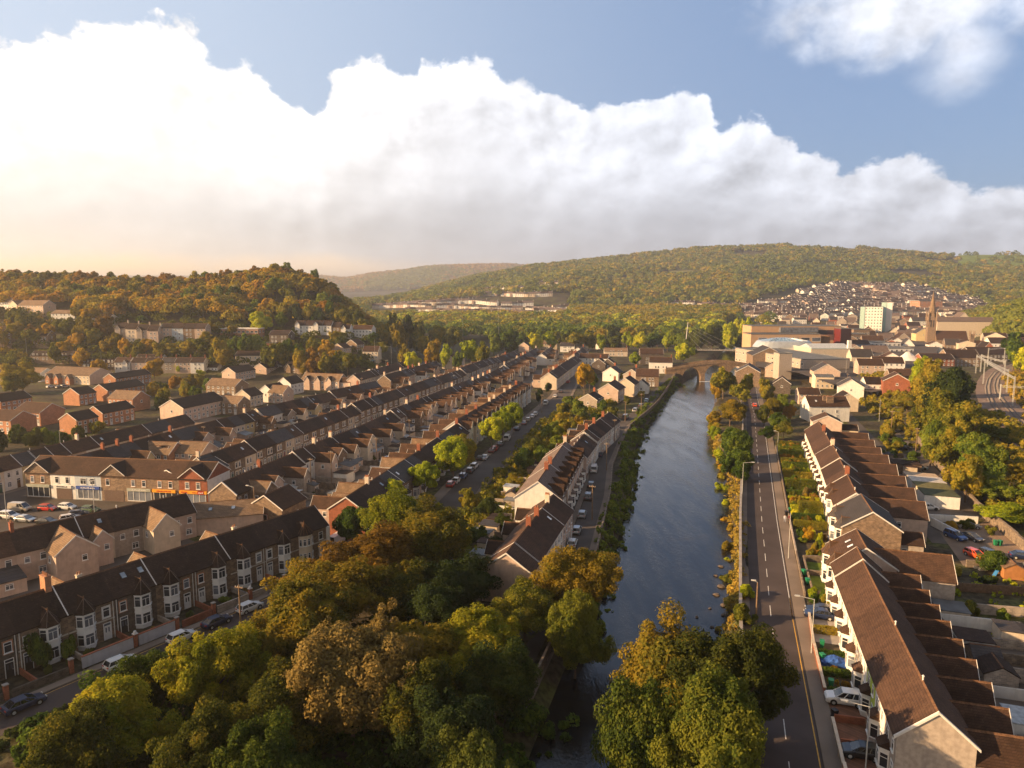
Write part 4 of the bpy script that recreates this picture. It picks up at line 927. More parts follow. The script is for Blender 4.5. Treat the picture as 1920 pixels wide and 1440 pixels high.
EH(513, 755, 16.7, 8, 11, 4.8, 7.8, WHITE, D1, 'white gabled house, the nearer of the white pair', GM)
EH(546, 741, 16.7, 8, 11, 5.4, 8.4, WHITE, D1, 'white gabled house, the farther of the white pair', GM)
h = EH(636, 733, 106.7, 9, 22, 5.0, 8.0, PINK, TAN, 'long tan-roofed house with three steep gablets and wide windows', GM, 'r')
for x in (-7, -1, 5.5): link('front_gable', cached('gmg2', lambda: gable_mesh(PINK, D1)), h, (x, -4.6, -1.6))
EH(470, 764, 16.7, 8, 9, 4.8, 7.6, CREAM, D1, 'cream house with a dark roof in front of the white pair', GM)
EH(532, 757, 106.7, 8, 8, 4.8, 7.6, PINK, TAN, 'tan-roofed gable joined to the cream house', GM, 'r')
EH(447, 778, 106.7, 8, 11, 4.6, 7.0, STONE, TAN, 'low tan-roofed house beside the long grey block', GM, 'r')
EH(345, 793, 16.7, 11, 24, 5.6, 8.6, PINK, D1, 'broad dark-roofed block with many lit windows behind the outermost terrace', GM)
EH(383, 704, 100, 8, 9, 5, 7.5, WHITE, D1, 'white house at the right end of the row below the wood', GM)
# on the hillside to the west
GH = 'houses on the wooded hillside'
def HH(px, D, th, w, hd, ze, zr, wm, rm, label, name='detached_house', ends=(True, True), front=None, gable=(1, 1), group=GH):
    x, y = AT(px, D); z = T1(x, y); n = max(1, round(w / 5.5)); fr = []
    for k in range(n):
        q = (k + 0.5) * w / n - w / 2
        for zz in ([0.9, 3.4, 6.0] if ze > 7.5 else [0.9, 3.4]): fr += [('w', q - 1.1, zz, 1.1, 1.3), ('w', q + 1.2, zz, 0.9, 1.3)]
    return house((x, y, z), math.pi / 2 - R(th), w, hd, ze, zr, wm, rm, label, 'house', group, ends, name, front=front or fr, gable=gable, lod=1, z0=-4)
for k in range(4):
    h = HH(233 + k * 20, 460 - k, 88, 6.8, 4.5, 8.6, 11.6, [GREY, CREAM, GREY, PINK][k], ROOF[1], f'tall grey bay-fronted house below the wood, {ordn(k + 1)} from its left end', 'terraced_house', (k == 0, k == 3))
    if k in (0, 2): link('front_gable', cached(('tg', k), lambda: gable_mesh(GREY, ROOF[1])), h, (-1, -4.6, 1.4)); 
    link('chimney', m_chimney(CREAM, 3), h, (3.2, 0, 11.6), math.pi / 2)
for k in range(4):
    h = HH(318 + k * 21, 462, 90, 7.1, 4.2, 7.8, 10.6, [PINK, BLUEW, STONE, PINK][k], ROOF[1], f'{["beige", "white-fronted", "brown stone", "end stone"][k]} house of the second tall row below the wood', 'terraced_house', (k == 0, k == 3))
for k in range(6):
    px = [232, 262, 290, 318, 345, 372][k]
    h = HH(px, 424, 88, [9, 8, 9, 8, 9, 8][k], 4, 5.2, 7.6, [WHITE, PINK, CREAM, GREY, PINK, WHITE][k], [ROOF[0], ROOF[1], ROOF[1], SLATE, ROOF[1], ROOF[1]][k], ['white house with a tan gabled extension', 'beige cottage beside the gabled white house', 'cream cottage with a single chimney', 'grey cottage in the middle of the hedge-backed row', 'beige cottage with a red chimney', 'white cottage closing the hedge-backed row'][k] + ' below the tree belt', gable=(0, 1))
    if k == 0: link('front_gable', cached('cotg', lambda: gable_mesh(WHITE, TAN)), h, (2, -4.2, -2.2))
    link('chimney', m_chimney(RBRICK, 2), h, (3.4, 0, 7.6), math.pi / 2)
HH(529, 466, 96, 13, 5, 8.2, 10.6, DSTONE, ROOF[1], 'three-storey dark stone house with white-edged windows beside the school')
for k in range(6):
    h = HH(566 + k * 17, 492, 94, 6.2, 4, 5.6, 8.4, WHITE if k != 4 else STONE, ROOF[1], f'{"white" if k != 4 else "grey stone"} gabled villa at the foot of the wood, {ordn(k + 1)} from the stone house', 'terraced_house', (k == 0, k == 5))
    if k in (0, 2, 5): link('front_gable', cached(('vg', 0), lambda: gable_mesh(WHITE, ROOF[1])), h, (-0.8, -4.2, -0.6))
HH(683, 500, 98, 14, 4.5, 5.6, 8.2, WHITE, ROOF[0], 'white house with a hipped brown roof highest beside the valley road')
HH(665, 462, 20, 9, 4.2, 5.4, 8.2, STONE, ROOF[0], 'brown stone house with a white-edged gable above the road')
HH(697, 452, 95, 10, 4, 5.4, 8.2, CREAM, ROOF[0], 'cream double-fronted house with a pale blue car outside')
HH(640, 452, 20, 9, 4.2, 5.4, 8.0, PINK, ROOF[0], 'beige gabled house below the white villas')
HH(575, 448, 92, 12, 4, 3.4, 5.8, WHITE, ROOF[1], 'low white bungalow behind the copper-coloured trees')
HH(610, 445, 20, 8, 3.6, 3.6, 6.0, WHITE, ROOF[1], 'small white gable peeping over the road trees')
HH(478, 438, 92, 22, 4.5, 5.4, 7.8, CREAM, ROOF[1], 'long cream-walled terrace half hidden by bushes below the school')
HH(75, 500, 106, 22, 5, 5.0, 8.2, PINK, TAN, 'broad tan-roofed house, its gable to the wood edge')
HH(22, 515, 106, 14, 5, 5.0, 8.2, WHITE, TAN, 'white gabled house at the top corner of the hillside estate')
HH(40, 508, 20, 8, 4, 4.6, 7.4, CREAM, TAN, 'cream gable between the tan-roofed hillside houses')
HH(131, 488, 95, 17, 5, 4.8, 7.0, WHITE, TAN, 'white house with a hipped tan roof and lean-to beside a grassy bank')
HH(200, 482, 95, 12, 5, 4.8, 7.0, CREAM, ROOF[0], 'cream house half hidden behind the reddish tree')
HH(82, 455, 92, 11, 4.2, 6.0, 8.8, STONE, ROOF[1], 'stone house with paired white windows among the hillside trees')
HH(12, 455, 92, 14, 5, 8.2, 11.4, STONE, ROOF[1], 'tall stone terrace end on the hillside road')
HH(108, 436, 92, 30, 4, 3.4, 5.8, STONE, ROOF[1], 'long low stone terrace behind the golden trees')
HH(198, 428, 96, 26, 4.5, 3.2, 4.8, DSTONE, ROOF[0], 'low dark-roofed workshop beside the golden trees')
HH(282, 432, 92, 16, 4, 3.2, 5.8, WHITE, ROOF[1], 'white-gabled low building under the tall bay-fronted houses')

# ------------------------------------------------------------------ trees and shrubs
OLIVE = leafmat('leaves_olive', (0.045, 0.055, 0.010), (0.12, 0.12, 0.016), (0.20, 0.15, 0.018))
GOLD = leafmat('leaves_gold', (0.09, 0.078, 0.010), (0.18, 0.13, 0.014), (0.27, 0.165, 0.016))
RUST = leafmat('leaves_rust', (0.08, 0.052, 0.012), (0.15, 0.088, 0.014), (0.21, 0.115, 0.016))
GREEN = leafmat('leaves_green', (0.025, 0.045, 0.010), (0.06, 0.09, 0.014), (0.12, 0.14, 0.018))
LIMEL = leafmat('leaves_lime', (0.10, 0.13, 0.010), (0.21, 0.24, 0.014), (0.32, 0.30, 0.02))
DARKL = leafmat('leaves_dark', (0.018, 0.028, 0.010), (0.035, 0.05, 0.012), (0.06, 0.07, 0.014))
GREYL = leafmat('leaves_greyish', (0.04, 0.036, 0.015), (0.08, 0.064, 0.022), (0.125, 0.09, 0.028), trans=0.25)
def leaf_cloud(rng, n, size, nclump, rx=1.0, rz=0.8, zc=0.0, top=1.0, fill=0.25, tight=0.35, cone=0.0, flat=0.0, lobes=7):
    """n leaf-sized faces over a crowd of clumps gathered on a few unequal limbs' lobes inside an ellipsoid"""
    d = rng.normal(size=(nclump, 3)); d /= np.linalg.norm(d, axis=1)[:, None]
    if lobes:
        ld = rng.normal(size=(lobes, 3)); ld /= np.linalg.norm(ld, axis=1)[:, None]; ld[:, 2] = ld[:, 2] * 0.8 + 0.15; ld[0] = (0.05, 0.05, 0.75)
        lc = ld * rng.uniform(0.28, 0.55, lobes)[:, None]; lr = rng.uniform(0.42, 0.62, lobes)
        j = rng.integers(0, lobes, nclump); c = lc[j] + d * (lr[j] * rng.uniform(0.25, 0.9, nclump))[:, None]
        c *= np.array([rx, rx, rz]) * 1.02; rad = np.clip(np.linalg.norm(c / np.array([rx, rx, rz]), axis=1), 0, 1); d = c / (np.linalg.norm(c, axis=1)[:, None] + 1e-6)
    else:
        d[:, 2] = np.abs(d[:, 2]) * np.sign(rng.random(nclump) - 0.28)
        rad = rng.uniform(0.35, 0.82, nclump) ** 0.8
        c = d * rad[:, None] * np.array([rx, rx, rz])
    if cone:
        f = 1 - cone * (c[:, 2] / rz * 0.5 + 0.5); c[:, 0] *= f; c[:, 1] *= f
    cr = rng.uniform(0.10, tight, nclump) * (1.0 - 0.25 * rad)
    w = cr ** 2; w /= w.sum(); k = rng.choice(nclump, n, p=w)
    e = rng.normal(size=(n, 3)); e /= np.linalg.norm(e, axis=1)[:, None]
    rr = 1.0 - fill * rng.random(n) ** 1.5 + rng.normal(0, 0.07, n)
    p = c[k] + e * (cr[k] * rr)[:, None]; p[:, 2] += zc
    nrm = e * 0.8 + d[k] * 0.5 + rng.normal(0, 0.55, (n, 3)) + np.array([0, 0, 0.25]); nrm /= np.linalg.norm(nrm, axis=1)[:, None]
    t = np.cross(nrm, rng.normal(size=(n, 3))); t /= np.linalg.norm(t, axis=1)[:, None]; b = np.cross(nrm, t)
    s = size * rng.uniform(0.6, 1.4, n)[:, None]; t = t * s; b = b * s * 0.62
    v = np.stack([p - t, p + b * 0.9 - t * 0.1, p + t, p - b * 0.9 - t * 0.1], 1).reshape(-1, 3)
    return v, np.arange(n * 4).reshape(-1, 4)
CROWN = {}
FOL = leafmat('leaves_dull_olive', (0.026, 0.033, 0.008), (0.068, 0.068, 0.011), (0.145, 0.105, 0.014))
FGR = leafmat('leaves_deep_green', (0.020, 0.033, 0.008), (0.045, 0.062, 0.011), (0.095, 0.10, 0.014)); FYL = leafmat('leaves_yellow_green', (0.06, 0.075, 0.008), (0.13, 0.135, 0.012), (0.22, 0.18, 0.016))
FCO = leafmat('leaves_copper', (0.06, 0.038, 0.010), (0.12, 0.072, 0.012), (0.19, 0.10, 0.014))
FGSUB = {}
def crown_mesh(kind, seed, m):
    key = (kind, seed)
    if key not in CROWN:
        rng = np.random.default_rng(seed * 101 + len(kind))
        par = {'hero': dict(n=90000, size=0.024, nclump=230, rz=0.95, tight=0.26, lobes=10, fill=.4), 'near': dict(n=26000, size=0.042, nclump=110, rz=0.95, tight=0.30, lobes=8, fill=.35), 'round': dict(n=16000, size=0.052, nclump=60, rz=0.9, tight=0.38, fill=0.35, lobes=0),
               'mid': dict(n=4200, size=0.09, nclump=40, rz=0.95, tight=0.34), 'far': dict(n=520, size=0.24, nclump=14, rz=0.9, tight=0.42),
               'bushn': dict(n=6500, size=0.075, nclump=32, rz=0.7, tight=0.36), 'bush': dict(n=1500, size=0.15, nclump=16, rz=0.7, tight=0.42), 'sparse': dict(n=9000, size=0.034, nclump=60, rz=1.1, tight=0.22), 'cone': dict(n=2600, size=0.11, nclump=30, rz=1.6, tight=0.36, cone=0.8, lobes=0)}[kind]
        v, f = leaf_cloud(rng, **par); v[:, 2] -= v[:, 2].min() * 0
        CROWN[key] = np_mesh('crown', v, f, OLIVE)
    return CROWN[key]
def setm(o, m):
    o.material_slots[0].link = 'OBJECT'; o.material_slots[0].material = m; return o
def trunk_mesh(seed, fine=True):
    def fn():
        r = random.Random(seed); f = MB(); n = 7 if fine else 5
        f.tube((0, 0, -0.2), (0.02, 0.01, 0.42), 0.055, 0.04, n)
        f.tube((0.02, 0.01, 0.42), (0.0, 0.04, 1.1), 0.04, 0.012, n)
        for k in range(7 if fine else 3):
            a = r.uniform(0, 6.28); z0 = r.uniform(0.3, 0.75); l = r.uniform(0.45, 0.8); z1 = z0 + r.uniform(0.3, 0.55)
            p1 = (math.cos(a) * l * .55, math.sin(a) * l * .55, z0 + (z1 - z0) * .6); p2 = (math.cos(a) * l, math.sin(a) * l, z1 + .1)
            f.tube((0, 0, z0), p1, 0.026, 0.015, n); f.tube(p1, p2, 0.015, 0.005, n)
        return f.mesh('trunk', [BARK])
    return cached(('trunk', seed, fine), fn)
def tree(x, y, r, h, m, kind, label, group=None, z=None, cat='tree', name='broadleaf_tree', seed=None, low=0.2):
    """r crown radius, h full height; low = clear stem as a share of the height"""
    z = T1(x, y) if z is None else z; s = seed if seed is not None else random.randint(0, 3)
    o = empty(name, (x, y, z - 0.1), 0, label, cat, group)
    ch = h * (1 - low); rz = {'cone': 1.6, 'sparse': 1.1}.get(kind, 0.93)
    sz = ch / (2 * rz * 0.98)
    c = setm(link('crown', crown_mesh(kind, s, m), o, (0, 0, h * low + ch / 2), random.uniform(0, 6.28)), m); c.scale = (r / 0.95, r / 0.95 * random.uniform(0.9, 1.1), sz)
    t = link('trunk', trunk_mesh(s, kind in ('hero', 'near', 'round', 'sparse')), o, (0, 0, 0), random.uniform(0, 6.28)); t.scale = (r * .72, r * .72, h * 0.58)
    return o
def bush(x, y, r, h, m, label, group=None, kind='bush', z=None, name='shrub', cat='shrub', sx=1.0, rz=0.0):
    z = T1(x, y) if z is None else z
    o = link(name, crown_mesh(kind, random.randint(0, 3), m), None, (x, y, z + h * 0.36), rz if sx != 1.0 else random.uniform(0, 6.28)); setm(o, m); o.scale = (r * sx, r, h / 1.3)
    return tag(o, label, cat, group)
def stuff_leaves(name, pts, m, size, label, per=60, rad=(1.0, 2.0), hgt=0.8, seed=1, cat='vegetation'):
    """undergrowth nobody could count: leaf faces over many low mounds, one object"""
    rng = np.random.default_rng(seed); V = []; F = []; o = 0
    for (x, y, s) in pts:
        v, f = leaf_cloud(rng, per, size / (s * 1.0), 5, rz=hgt, tight=0.5, lobes=0); v = v * s * rng.uniform(rad[0], rad[1]) / 1.2
        v[:, 0] += x; v[:, 1] += y; v[:, 2] += T1(x, y) + s * 0.3; V.append(v); F.append(f + o); o += len(v)
    ob = link(name, np_mesh(name, np.concatenate(V), np.concatenate(F), m)); return tag(ob, label, cat, None, 'stuff')

def top_tree(px, py, D, r, h, m, kind, label, group=None, **k):
    """a tree whose top is seen on bearing px, its foot standing on the ground at distance D"""
    x, y = AT(px, D); z = T1(x, y)
    return tree(x, y, r, h, m, kind, label, group, z=z, **k)
def hgt(py, D, px):      # height of something whose top is seen at py
    x, y = AT(px, D); return 50 + (547 - py) / 1333.0 * D * 1.0 - T1(x, y)
GF = 'big trees between the street and the river'
near = [  # px, py of the top, distance, radius, leaves, kind, label
    (1290, 1190, 78, 6.8, OLIVE, 'hero', 'broad olive-green tree standing in the river shallows beside the road'),
    (1400, 1205, 74, 5.8, OLIVE, 'hero', 'olive tree leaning over the riverside road beside the broad one'),
    (1232, 1285, 66, 4.4, GREEN, 'hero', 'smaller green tree low at the river edge of the broad one'),
    (745, 926, 128, 7.0, GOLD, 'hero', 'golden tree rising behind the copper one, nearest the avenue corner'),
    (812, 949, 122, 7.0, OLIVE, 'hero', 'olive tree with a golden top next to the avenue gardens'),
    (690, 1004, 108, 8.1, RUST, 'hero', 'big copper-coloured tree in the middle of the belt'),
    (590, 1059, 96, 7.3, OLIVE, 'hero', 'dull gold tree overhanging the street below the bay windows'),
    (540, 1114, 88, 6.5, OLIVE, 'hero', 'olive-gold tree beside the parked white hatchback'),
    (745, 1075, 100, 5.6, OLIVE, 'hero', 'olive tree filling the middle of the belt right of the copper one'),
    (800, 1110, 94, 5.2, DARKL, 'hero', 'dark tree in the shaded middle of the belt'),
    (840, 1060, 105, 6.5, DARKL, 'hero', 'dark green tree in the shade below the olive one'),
    (890, 1170, 84, 5.6, LIMEL, 'hero', 'bright yellow-green tree at the river edge of the belt'),
    (770, 1190, 82, 6.2, OLIVE, 'near', 'dull olive tree between the bare one and the yellow-green one'),
    (1085, 1035, 106, 5.6, OLIVE, 'hero', 'golden-green tree at the end of the river road'),
    (985, 1110, 98, 4.6, GOLD, 'hero', 'yellowish tree before the gable of the river-wall terrace'),
    (1085, 1125, 94, 4.4, GREEN, 'near', 'dark green tree hanging over the left river bank'),
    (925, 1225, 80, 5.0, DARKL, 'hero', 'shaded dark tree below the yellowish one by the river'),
    (370, 1205, 77, 4.8, LIMEL, 'hero', 'yellow-green tree beside the street opposite the white garden walls'),
    (240, 1240, 76, 3.8, GREEN, 'near', 'small green tree beside the street left of the yellow-green one'),
    (160, 1305, 68, 4.8, GOLD, 'near', 'golden tree at the street edge below the white hatchback'),
    (60, 1370, 62, 4.6, OLIVE, 'near', 'olive tree cut off by the lower left corner'),
    (640, 1190, 72, 5.8, GREYL, 'hero', 'dry grey-leaved tree in front of the belt'),
    (500, 1290, 70, 5.0, OLIVE, 'near', 'olive tree below the dry grey-leaved one'),
    (780, 1270, 70, 5.0, OLIVE, 'near', 'thin dull olive tree beside the dry one'),
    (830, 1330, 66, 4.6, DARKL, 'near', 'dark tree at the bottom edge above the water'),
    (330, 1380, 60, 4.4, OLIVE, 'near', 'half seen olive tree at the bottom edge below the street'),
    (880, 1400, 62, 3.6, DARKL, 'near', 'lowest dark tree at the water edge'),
    (1375, 1300, 62, 5.0, GREEN, 'hero', 'green tree filling the bottom edge below the broad one'),
    (450, 1400, 58, 4.0, GREEN, 'near', 'low green tree at the bottom edge under the olive ones'),
]
for i, (px, py, D, r, m, kd, lab) in enumerate(near):
    m = {OLIVE: FOL, GREEN: FGR, LIMEL: FYL, RUST: FCO, GOLD: FYL if i % 2 else OLIVE}.get(m, m)
    tree(*AT(px, D), r * 1.22, hgt(py, D, px) * 1.03, m, 'hero', lab, GF, seed=i % 4, low=0.08)
def bare(px, py, D, r, lab, seed):
    x, y = AT(px, D); h = hgt(py, D, px); z = T1(x, y); o = empty('bare_tree', (x, y, z), 0, lab, 'tree', GF); rr = random.Random(seed); f = MB()
    def br(p, d, l, rad, k):
        q = p + d * l; f.tube(p, q, rad, rad * .62, 5 if k < 3 else 3, 0, False)
        if k >= 5: return
        for j in range(3 if k < 4 else 4):
            nd = (d + Vector((rr.uniform(-.6, .6), rr.uniform(-.6, .6), rr.uniform(-.05, .5)))).normalized(); br(q - d * l * rr.uniform(0, .35), nd, l * rr.uniform(.62, .8), rad * .6, k + 1)
    br(Vector((0, 0, 0)), Vector((0, 0, 1)), h * .27, .26, 0); f.build('branches', GREYBARK, o)
    c = setm(link('crown', crown_mesh('sparse', seed, GREYL), o, (0, 0, h * .72)), GREYL); c.scale = (r, r, h * .30)
GREYBARK = mat('grey_bark', (0.30, 0.24, 0.20), 0.9, 0.3, 5)
bare(610, 1180, 76, 3.8, 'bare-branched greyish tree in front of the belt', 1); bare(560, 1240, 72, 3.0, 'smaller bare tree left of the bigger bare one', 2); bare(708, 1150, 80, 3.2, 'bare pale tree among the olive crowns', 3)
# street limes on the avenue
gl = [(662, 1030, 958, 3.0, 'at the lane corner beside the white van'), (735, 965, 905, 3.1, 'before the brick gable of the avenue'), (797, 935, 868, 3.2, 'third from the lane corner'), (850, 905, 822, 3.6, 'fourth from the lane corner'), (868, 893, 815, 3.4, 'fifth from the lane corner, joined to the fourth'),
      (922, 845, 780, 3.3, 'sixth from the lane corner'), (942, 832, 765, 3.4, 'seventh from the lane corner'), (962, 815, 756, 3.2, 'eighth from the lane corner')]
for i, (px, pb, pt, r, lab) in enumerate(gl):
    x, y = PT(px, pb); D = y; tree(x, y, r * 1.25, max(7.5, hgt(pt, D, px)), [GREEN, LIMEL, LIMEL, LIMEL, OLIVE, LIMEL, LIMEL, LIMEL][i], 'round', f'round clipped lime tree on the avenue, {lab}', 'lime trees on the avenue', seed=i % 4, low=0.24)
for px, pb, pt, r, m, lab in [(1012, 762, 728, 2.6, DARKL, 'dark round tree before the tall white gables'), (1028, 745, 715, 2.2, DARKL, 'small round-topped tree beside the cream gable'), (1095, 752, 676, 5.5, GOLD, 'tall golden tree where the avenue bends'), (1105, 735, 692, 4.5, GREEN, 'green tree beside the tall golden one at the bend')]:
    x, y = PT(px, pb); tree(x, y, r, hgt(pt, y, px), m, 'mid', lab, 'trees about the avenue')
# scrub and garden trees between the avenue and the river road
rs = random.Random(11); k = 0
for px, py, r, m, knd in [(1060, 800, 5, OLIVE, 0), (1085, 775, 5, GREEN, 0), (1035, 815, 4.5, GREEN, 0), (1000, 850, 4, OLIVE, 0), (985, 870, 4.5, GREEN, 0), (1015, 865, 4, GREEN, 0), (1045, 845, 4, GREEN, 0), (1090, 800, 4, GOLD, 0), (1120, 790, 3.5, GREEN, 0), (1150, 775, 3.5, OLIVE, 0), (1075, 830, 3.5, DARKL, 0), (960, 905, 2.6, OLIVE, 0), (880, 945, 3.2, OLIVE, 0), (915, 960, 3, DARKL, 0), (940, 985, 2.5, DARKL, 0), (865, 1000, 2.5, DARKL, 0), (900, 1010, 2.5, GREEN, 0), (1130, 760, 3.2, GREEN, 0), (1175, 745, 2.6, OLIVE, 0), (1205, 735, 2.6, OLIVE, 0), (1190, 672, 6, LIMEL, 0), (1165, 700, 3, OLIVE, 0), (1050, 770, 4, OLIVE, 0), (1065, 752, 3.5, GREEN, 0), (1110, 820, 3, GREEN, 0), (975, 930, 2.2, DARKL, 0), (930, 1030, 2.4, DARKL, 0), (1140, 800, 2.6, DARKL, 0)]:
    k += 1; x, y = PT(px, py + 14); lab = f'{ {OLIVE: "olive", GREEN: "green", GOLD: "golden", DARKL: "dark green", LIMEL: "yellow-green"}[m]} bushy tree in the gardens behind the avenue, {ordn(k)} counted along them'
    tree(x, y, r, r * 1.7, m, 'near' if y < 230 else 'mid', lab, 'garden trees between the avenue and the river road', low=0.05)
# right bank of the river
for i, (px, pt, D, r, m, kd) in enumerate([(1360, 683, 330, 8, OLIVE, 'mid'), (1392, 715, 300, 6, OLIVE, 'mid'), (1375, 745, 262, 7, GOLD, 'near'), (1350, 770, 268, 4, GOLD, 'mid'), (1385, 805, 207, 5.0, GREEN, 'round'), (1390, 842, 186, 4.6, GREEN, 'round'), (1405, 700, 335, 5, OLIVE, 'mid'), (1345, 700, 340, 5, GOLD, 'mid')]):
    x, y = AT(px, D); tree(x, y, r, max(5, hgt(pt, D, px)), m, kd, f'{ {OLIVE: "olive", GREEN: "round dark green", GOLD: "golden"}[m]} tree on the east river bank, {ordn(i + 1)} back towards the bend', 'trees on the east river bank', low=0.1)
for i, (px, pt, D, r, m) in enumerate([(1440, 708, 318, 5, OLIVE), (1455, 745, 272, 5, GOLD), (1470, 740, 280, 5.5, GREEN), (1462, 770, 252, 5, GREEN), (1440, 760, 262, 3.5, OLIVE), (1490, 755, 275, 4, RUST), (1478, 790, 240, 3.5, OLIVE), (1448, 800, 236, 3, GREEN)]):
    x, y = AT(px, D); tree(x, y, r, max(5, hgt(pt, D, px)), m, 'near' if D < 285 else 'mid', f'{ {OLIVE: "olive", GREEN: "green", GOLD: "golden", RUST: "copper"}[m]} tree beside the road before the stepped terrace, {ordn(i + 1)} of its clump', 'trees between the road and the stepped terrace', low=0.08)
# shrubs on either bank
LB = []; rng = np.random.default_rng(5)
for v in np.arange(96, 425, 1.6):
    lu = float(river_l(v))
    for j in range(3):
        u = lu + rng.uniform(-5.2, 0.5); LB.append((*xy(u, v + rng.uniform(-1, 1)), rng.uniform(0.7, 1.5)))
stuff_leaves('bank_undergrowth', LB, GREEN, 0.26, 'dull green undergrowth covering the west river bank', per=130)
RB = []
for v in np.arange(70, 300, 1.1):
    ru = float(river_r(v))
    for j in range(2):
        RB.append((*xy(ru + rng.uniform(0.3, 3.0), v), rng.uniform(0.5, 1.1)))
GS_ = []
for a in range(900):
    v = rng.uniform(108, 330); u = rng.uniform(-55 - max(0, v - 150) * .12, -43) if v < 240 else rng.uniform(-66, -46)
    GS_.append((*xy(u, v), rng.uniform(.8, 2.1)))
stuff_leaves('garden_scrub', GS_, OLIVE, 0.22, 'overgrown gardens and scrub between the avenue and the river terrace', per=120, seed=22)
stuff_leaves('golden_undergrowth', RB, leafmat('leaves_straw', (0.08, 0.085, 0.015), (0.18, 0.145, 0.03), (0.27, 0.19, 0.04)), 0.2, 'golden grasses and undergrowth on the east river bank beside the wall', per=110, seed=3)
for i, (u, v, r) in enumerate([(-0.5, 200, 2.6), (0.6, 135, 2.2), (1.2, 152, 2.4), (3.2, 118, 2.0), (2.6, 108, 2.6), (0.8, 250, 3), (-3.2, 262, 3.4), (-4.6, 290, 3.2), (-.2, 172, 1.8), (0, 186, 2), (-.6, 212, 2.4), (-.5, 222, 2.4), (-1.6, 234, 2.8), (-4, 276, 3.2), (1.2, 165, 1.6), (.4, 146, 1.5)]):
    bush(*xy(u + 1.5, v), r, r * 1.3, [LIMEL, OLIVE, GOLD][i % 3], f'rounded shrub at the east water edge, {ordn(i + 1)} counted upstream', 'shrubs at the east water edge', 'bushn' if v < 160 else 'bush')

# ------------------------------------------------------------------ woods: hillside trees one can tell apart
rw = random.Random(21); rw2 = np.random.default_rng(21)
PAL = [OLIVE, OLIVE, GOLD, GOLD, GREEN, RUST]
PN = {OLIVE.name: 'olive', GOLD.name: 'golden', GREEN.name: 'green', RUST.name: 'copper', LIMEL.name: 'yellow-green', DARKL.name: 'dark green'}
cnt = {}
def wood(rank, D, p0, p1, step, r0, r1, h0, h1, pal, phr, grp, jD=8, kind='mid', low=0.05):
    px = p0
    while px < p1:
        m = rw.choice(pal); r = rw.uniform(r0, r1); d = D + rw.uniform(-jD, jD); x, y = AT(px, d)
        n = cnt[rank] = cnt.get(rank, 0) + 1
        tree(x, y, r, rw.uniform(h0, h1), m, kind, f'{PN[m.name]} tree {phr}, {ordn(n)} from the left', grp, low=low)
        px += step * rw.uniform(0.8, 1.2)
G1 = 'trees of the wooded hill'
wood('a', 585, -40, 700, 27, 7, 10, 13, 18, [OLIVE, RUST, OLIVE, GREEN], 'on the skyline of the wooded hill', G1, 12)
wood('b', 560, -30, 705, 26, 7, 9.5, 13, 17, [OLIVE, GOLD, OLIVE, RUST], 'just under the skyline of the wooded hill', G1)
wood('c', 540, 130, 700, 26, 6.5, 9, 13, 17, [OLIVE, GOLD, OLIVE, GREEN], 'in the upper rank of the wood', G1)
wood('d', 520, 190, 705, 25, 6.5, 9, 13, 18, [OLIVE, GOLD, OLIVE, RUST, GREEN], 'in the middle rank of the wood', G1)
wood('e', 503, 230, 540, 26, 6, 8, 12, 16, [OLIVE, GOLD, OLIVE, GREEN], 'at the foot of the wood behind the tall houses', G1)
wood('e2', 512, 560, 715, 22, 6, 8, 13, 19, [OLIVE, GREEN, OLIVE, DARKL], 'in the wood behind the white villas', G1)
wood('e3', 485, 150, 225, 24, 6, 8, 12, 16, [GOLD, OLIVE, GOLD], 'in the wood left of the tall houses', G1)
tree(*AT(487, 486), 9, 17, LIMEL, 'near', 'large yellow-green tree standing out before the wood above the school', G1, low=0.05)
tree(*AT(436, 470), 5.5, 10, GOLD, 'mid', 'small golden tree left of the large yellow-green one', G1, low=0.05)
tree(*AT(398, 470), 5, 9, GOLD, 'mid', 'small golden tree before the end of the second tall row', G1, low=0.05)
for k_, (px_, D_, m_) in enumerate([(5, 488, GOLD), (60, 478, OLIVE), (150, 475, OLIVE), (215, 452, GOLD), (390, 455, OLIVE), (405, 447, GOLD), (425, 448, OLIVE), (545, 452, OLIVE), (625, 470, OLIVE), (715, 475, OLIVE), (700, 480, GREEN), (20, 470, GOLD), (110, 470, OLIVE), (175, 468, GOLD), (215, 440, OLIVE), (640, 462, DARKL)]): tree(*AT(px_, D_), 5.5, 10, m_, 'mid', f'{PN[m_.name]} garden tree among the hillside houses, {ordn(k_ + 1)} of the scattered ones', 'garden trees on the hillside', low=.04)
G2 = 'belt of trees below the hillside houses'
wood('f', 447, -20, 215, 27, 5.5, 7.5, 11, 16, [GOLD, OLIVE, OLIVE, GOLD], 'in the belt below the hillside road', G2)
wood('g', 438, 210, 420, 24, 5.5, 7.5, 10, 14, [OLIVE, GOLD, OLIVE], 'in the belt between the cottages and the tall houses', G2, 4)
wood('h', 436, 415, 640, 20, 6, 8, 13, 18, [OLIVE, OLIVE, GOLD, GREEN], 'in the thick belt below the school', G2, 10, low=0.02)
wood('h2', 418, 560, 650, 18, 6, 8, 14, 18, [OLIVE, OLIVE, RUST], 'in the dense clump above the newer houses', G2, 6, low=0.02)
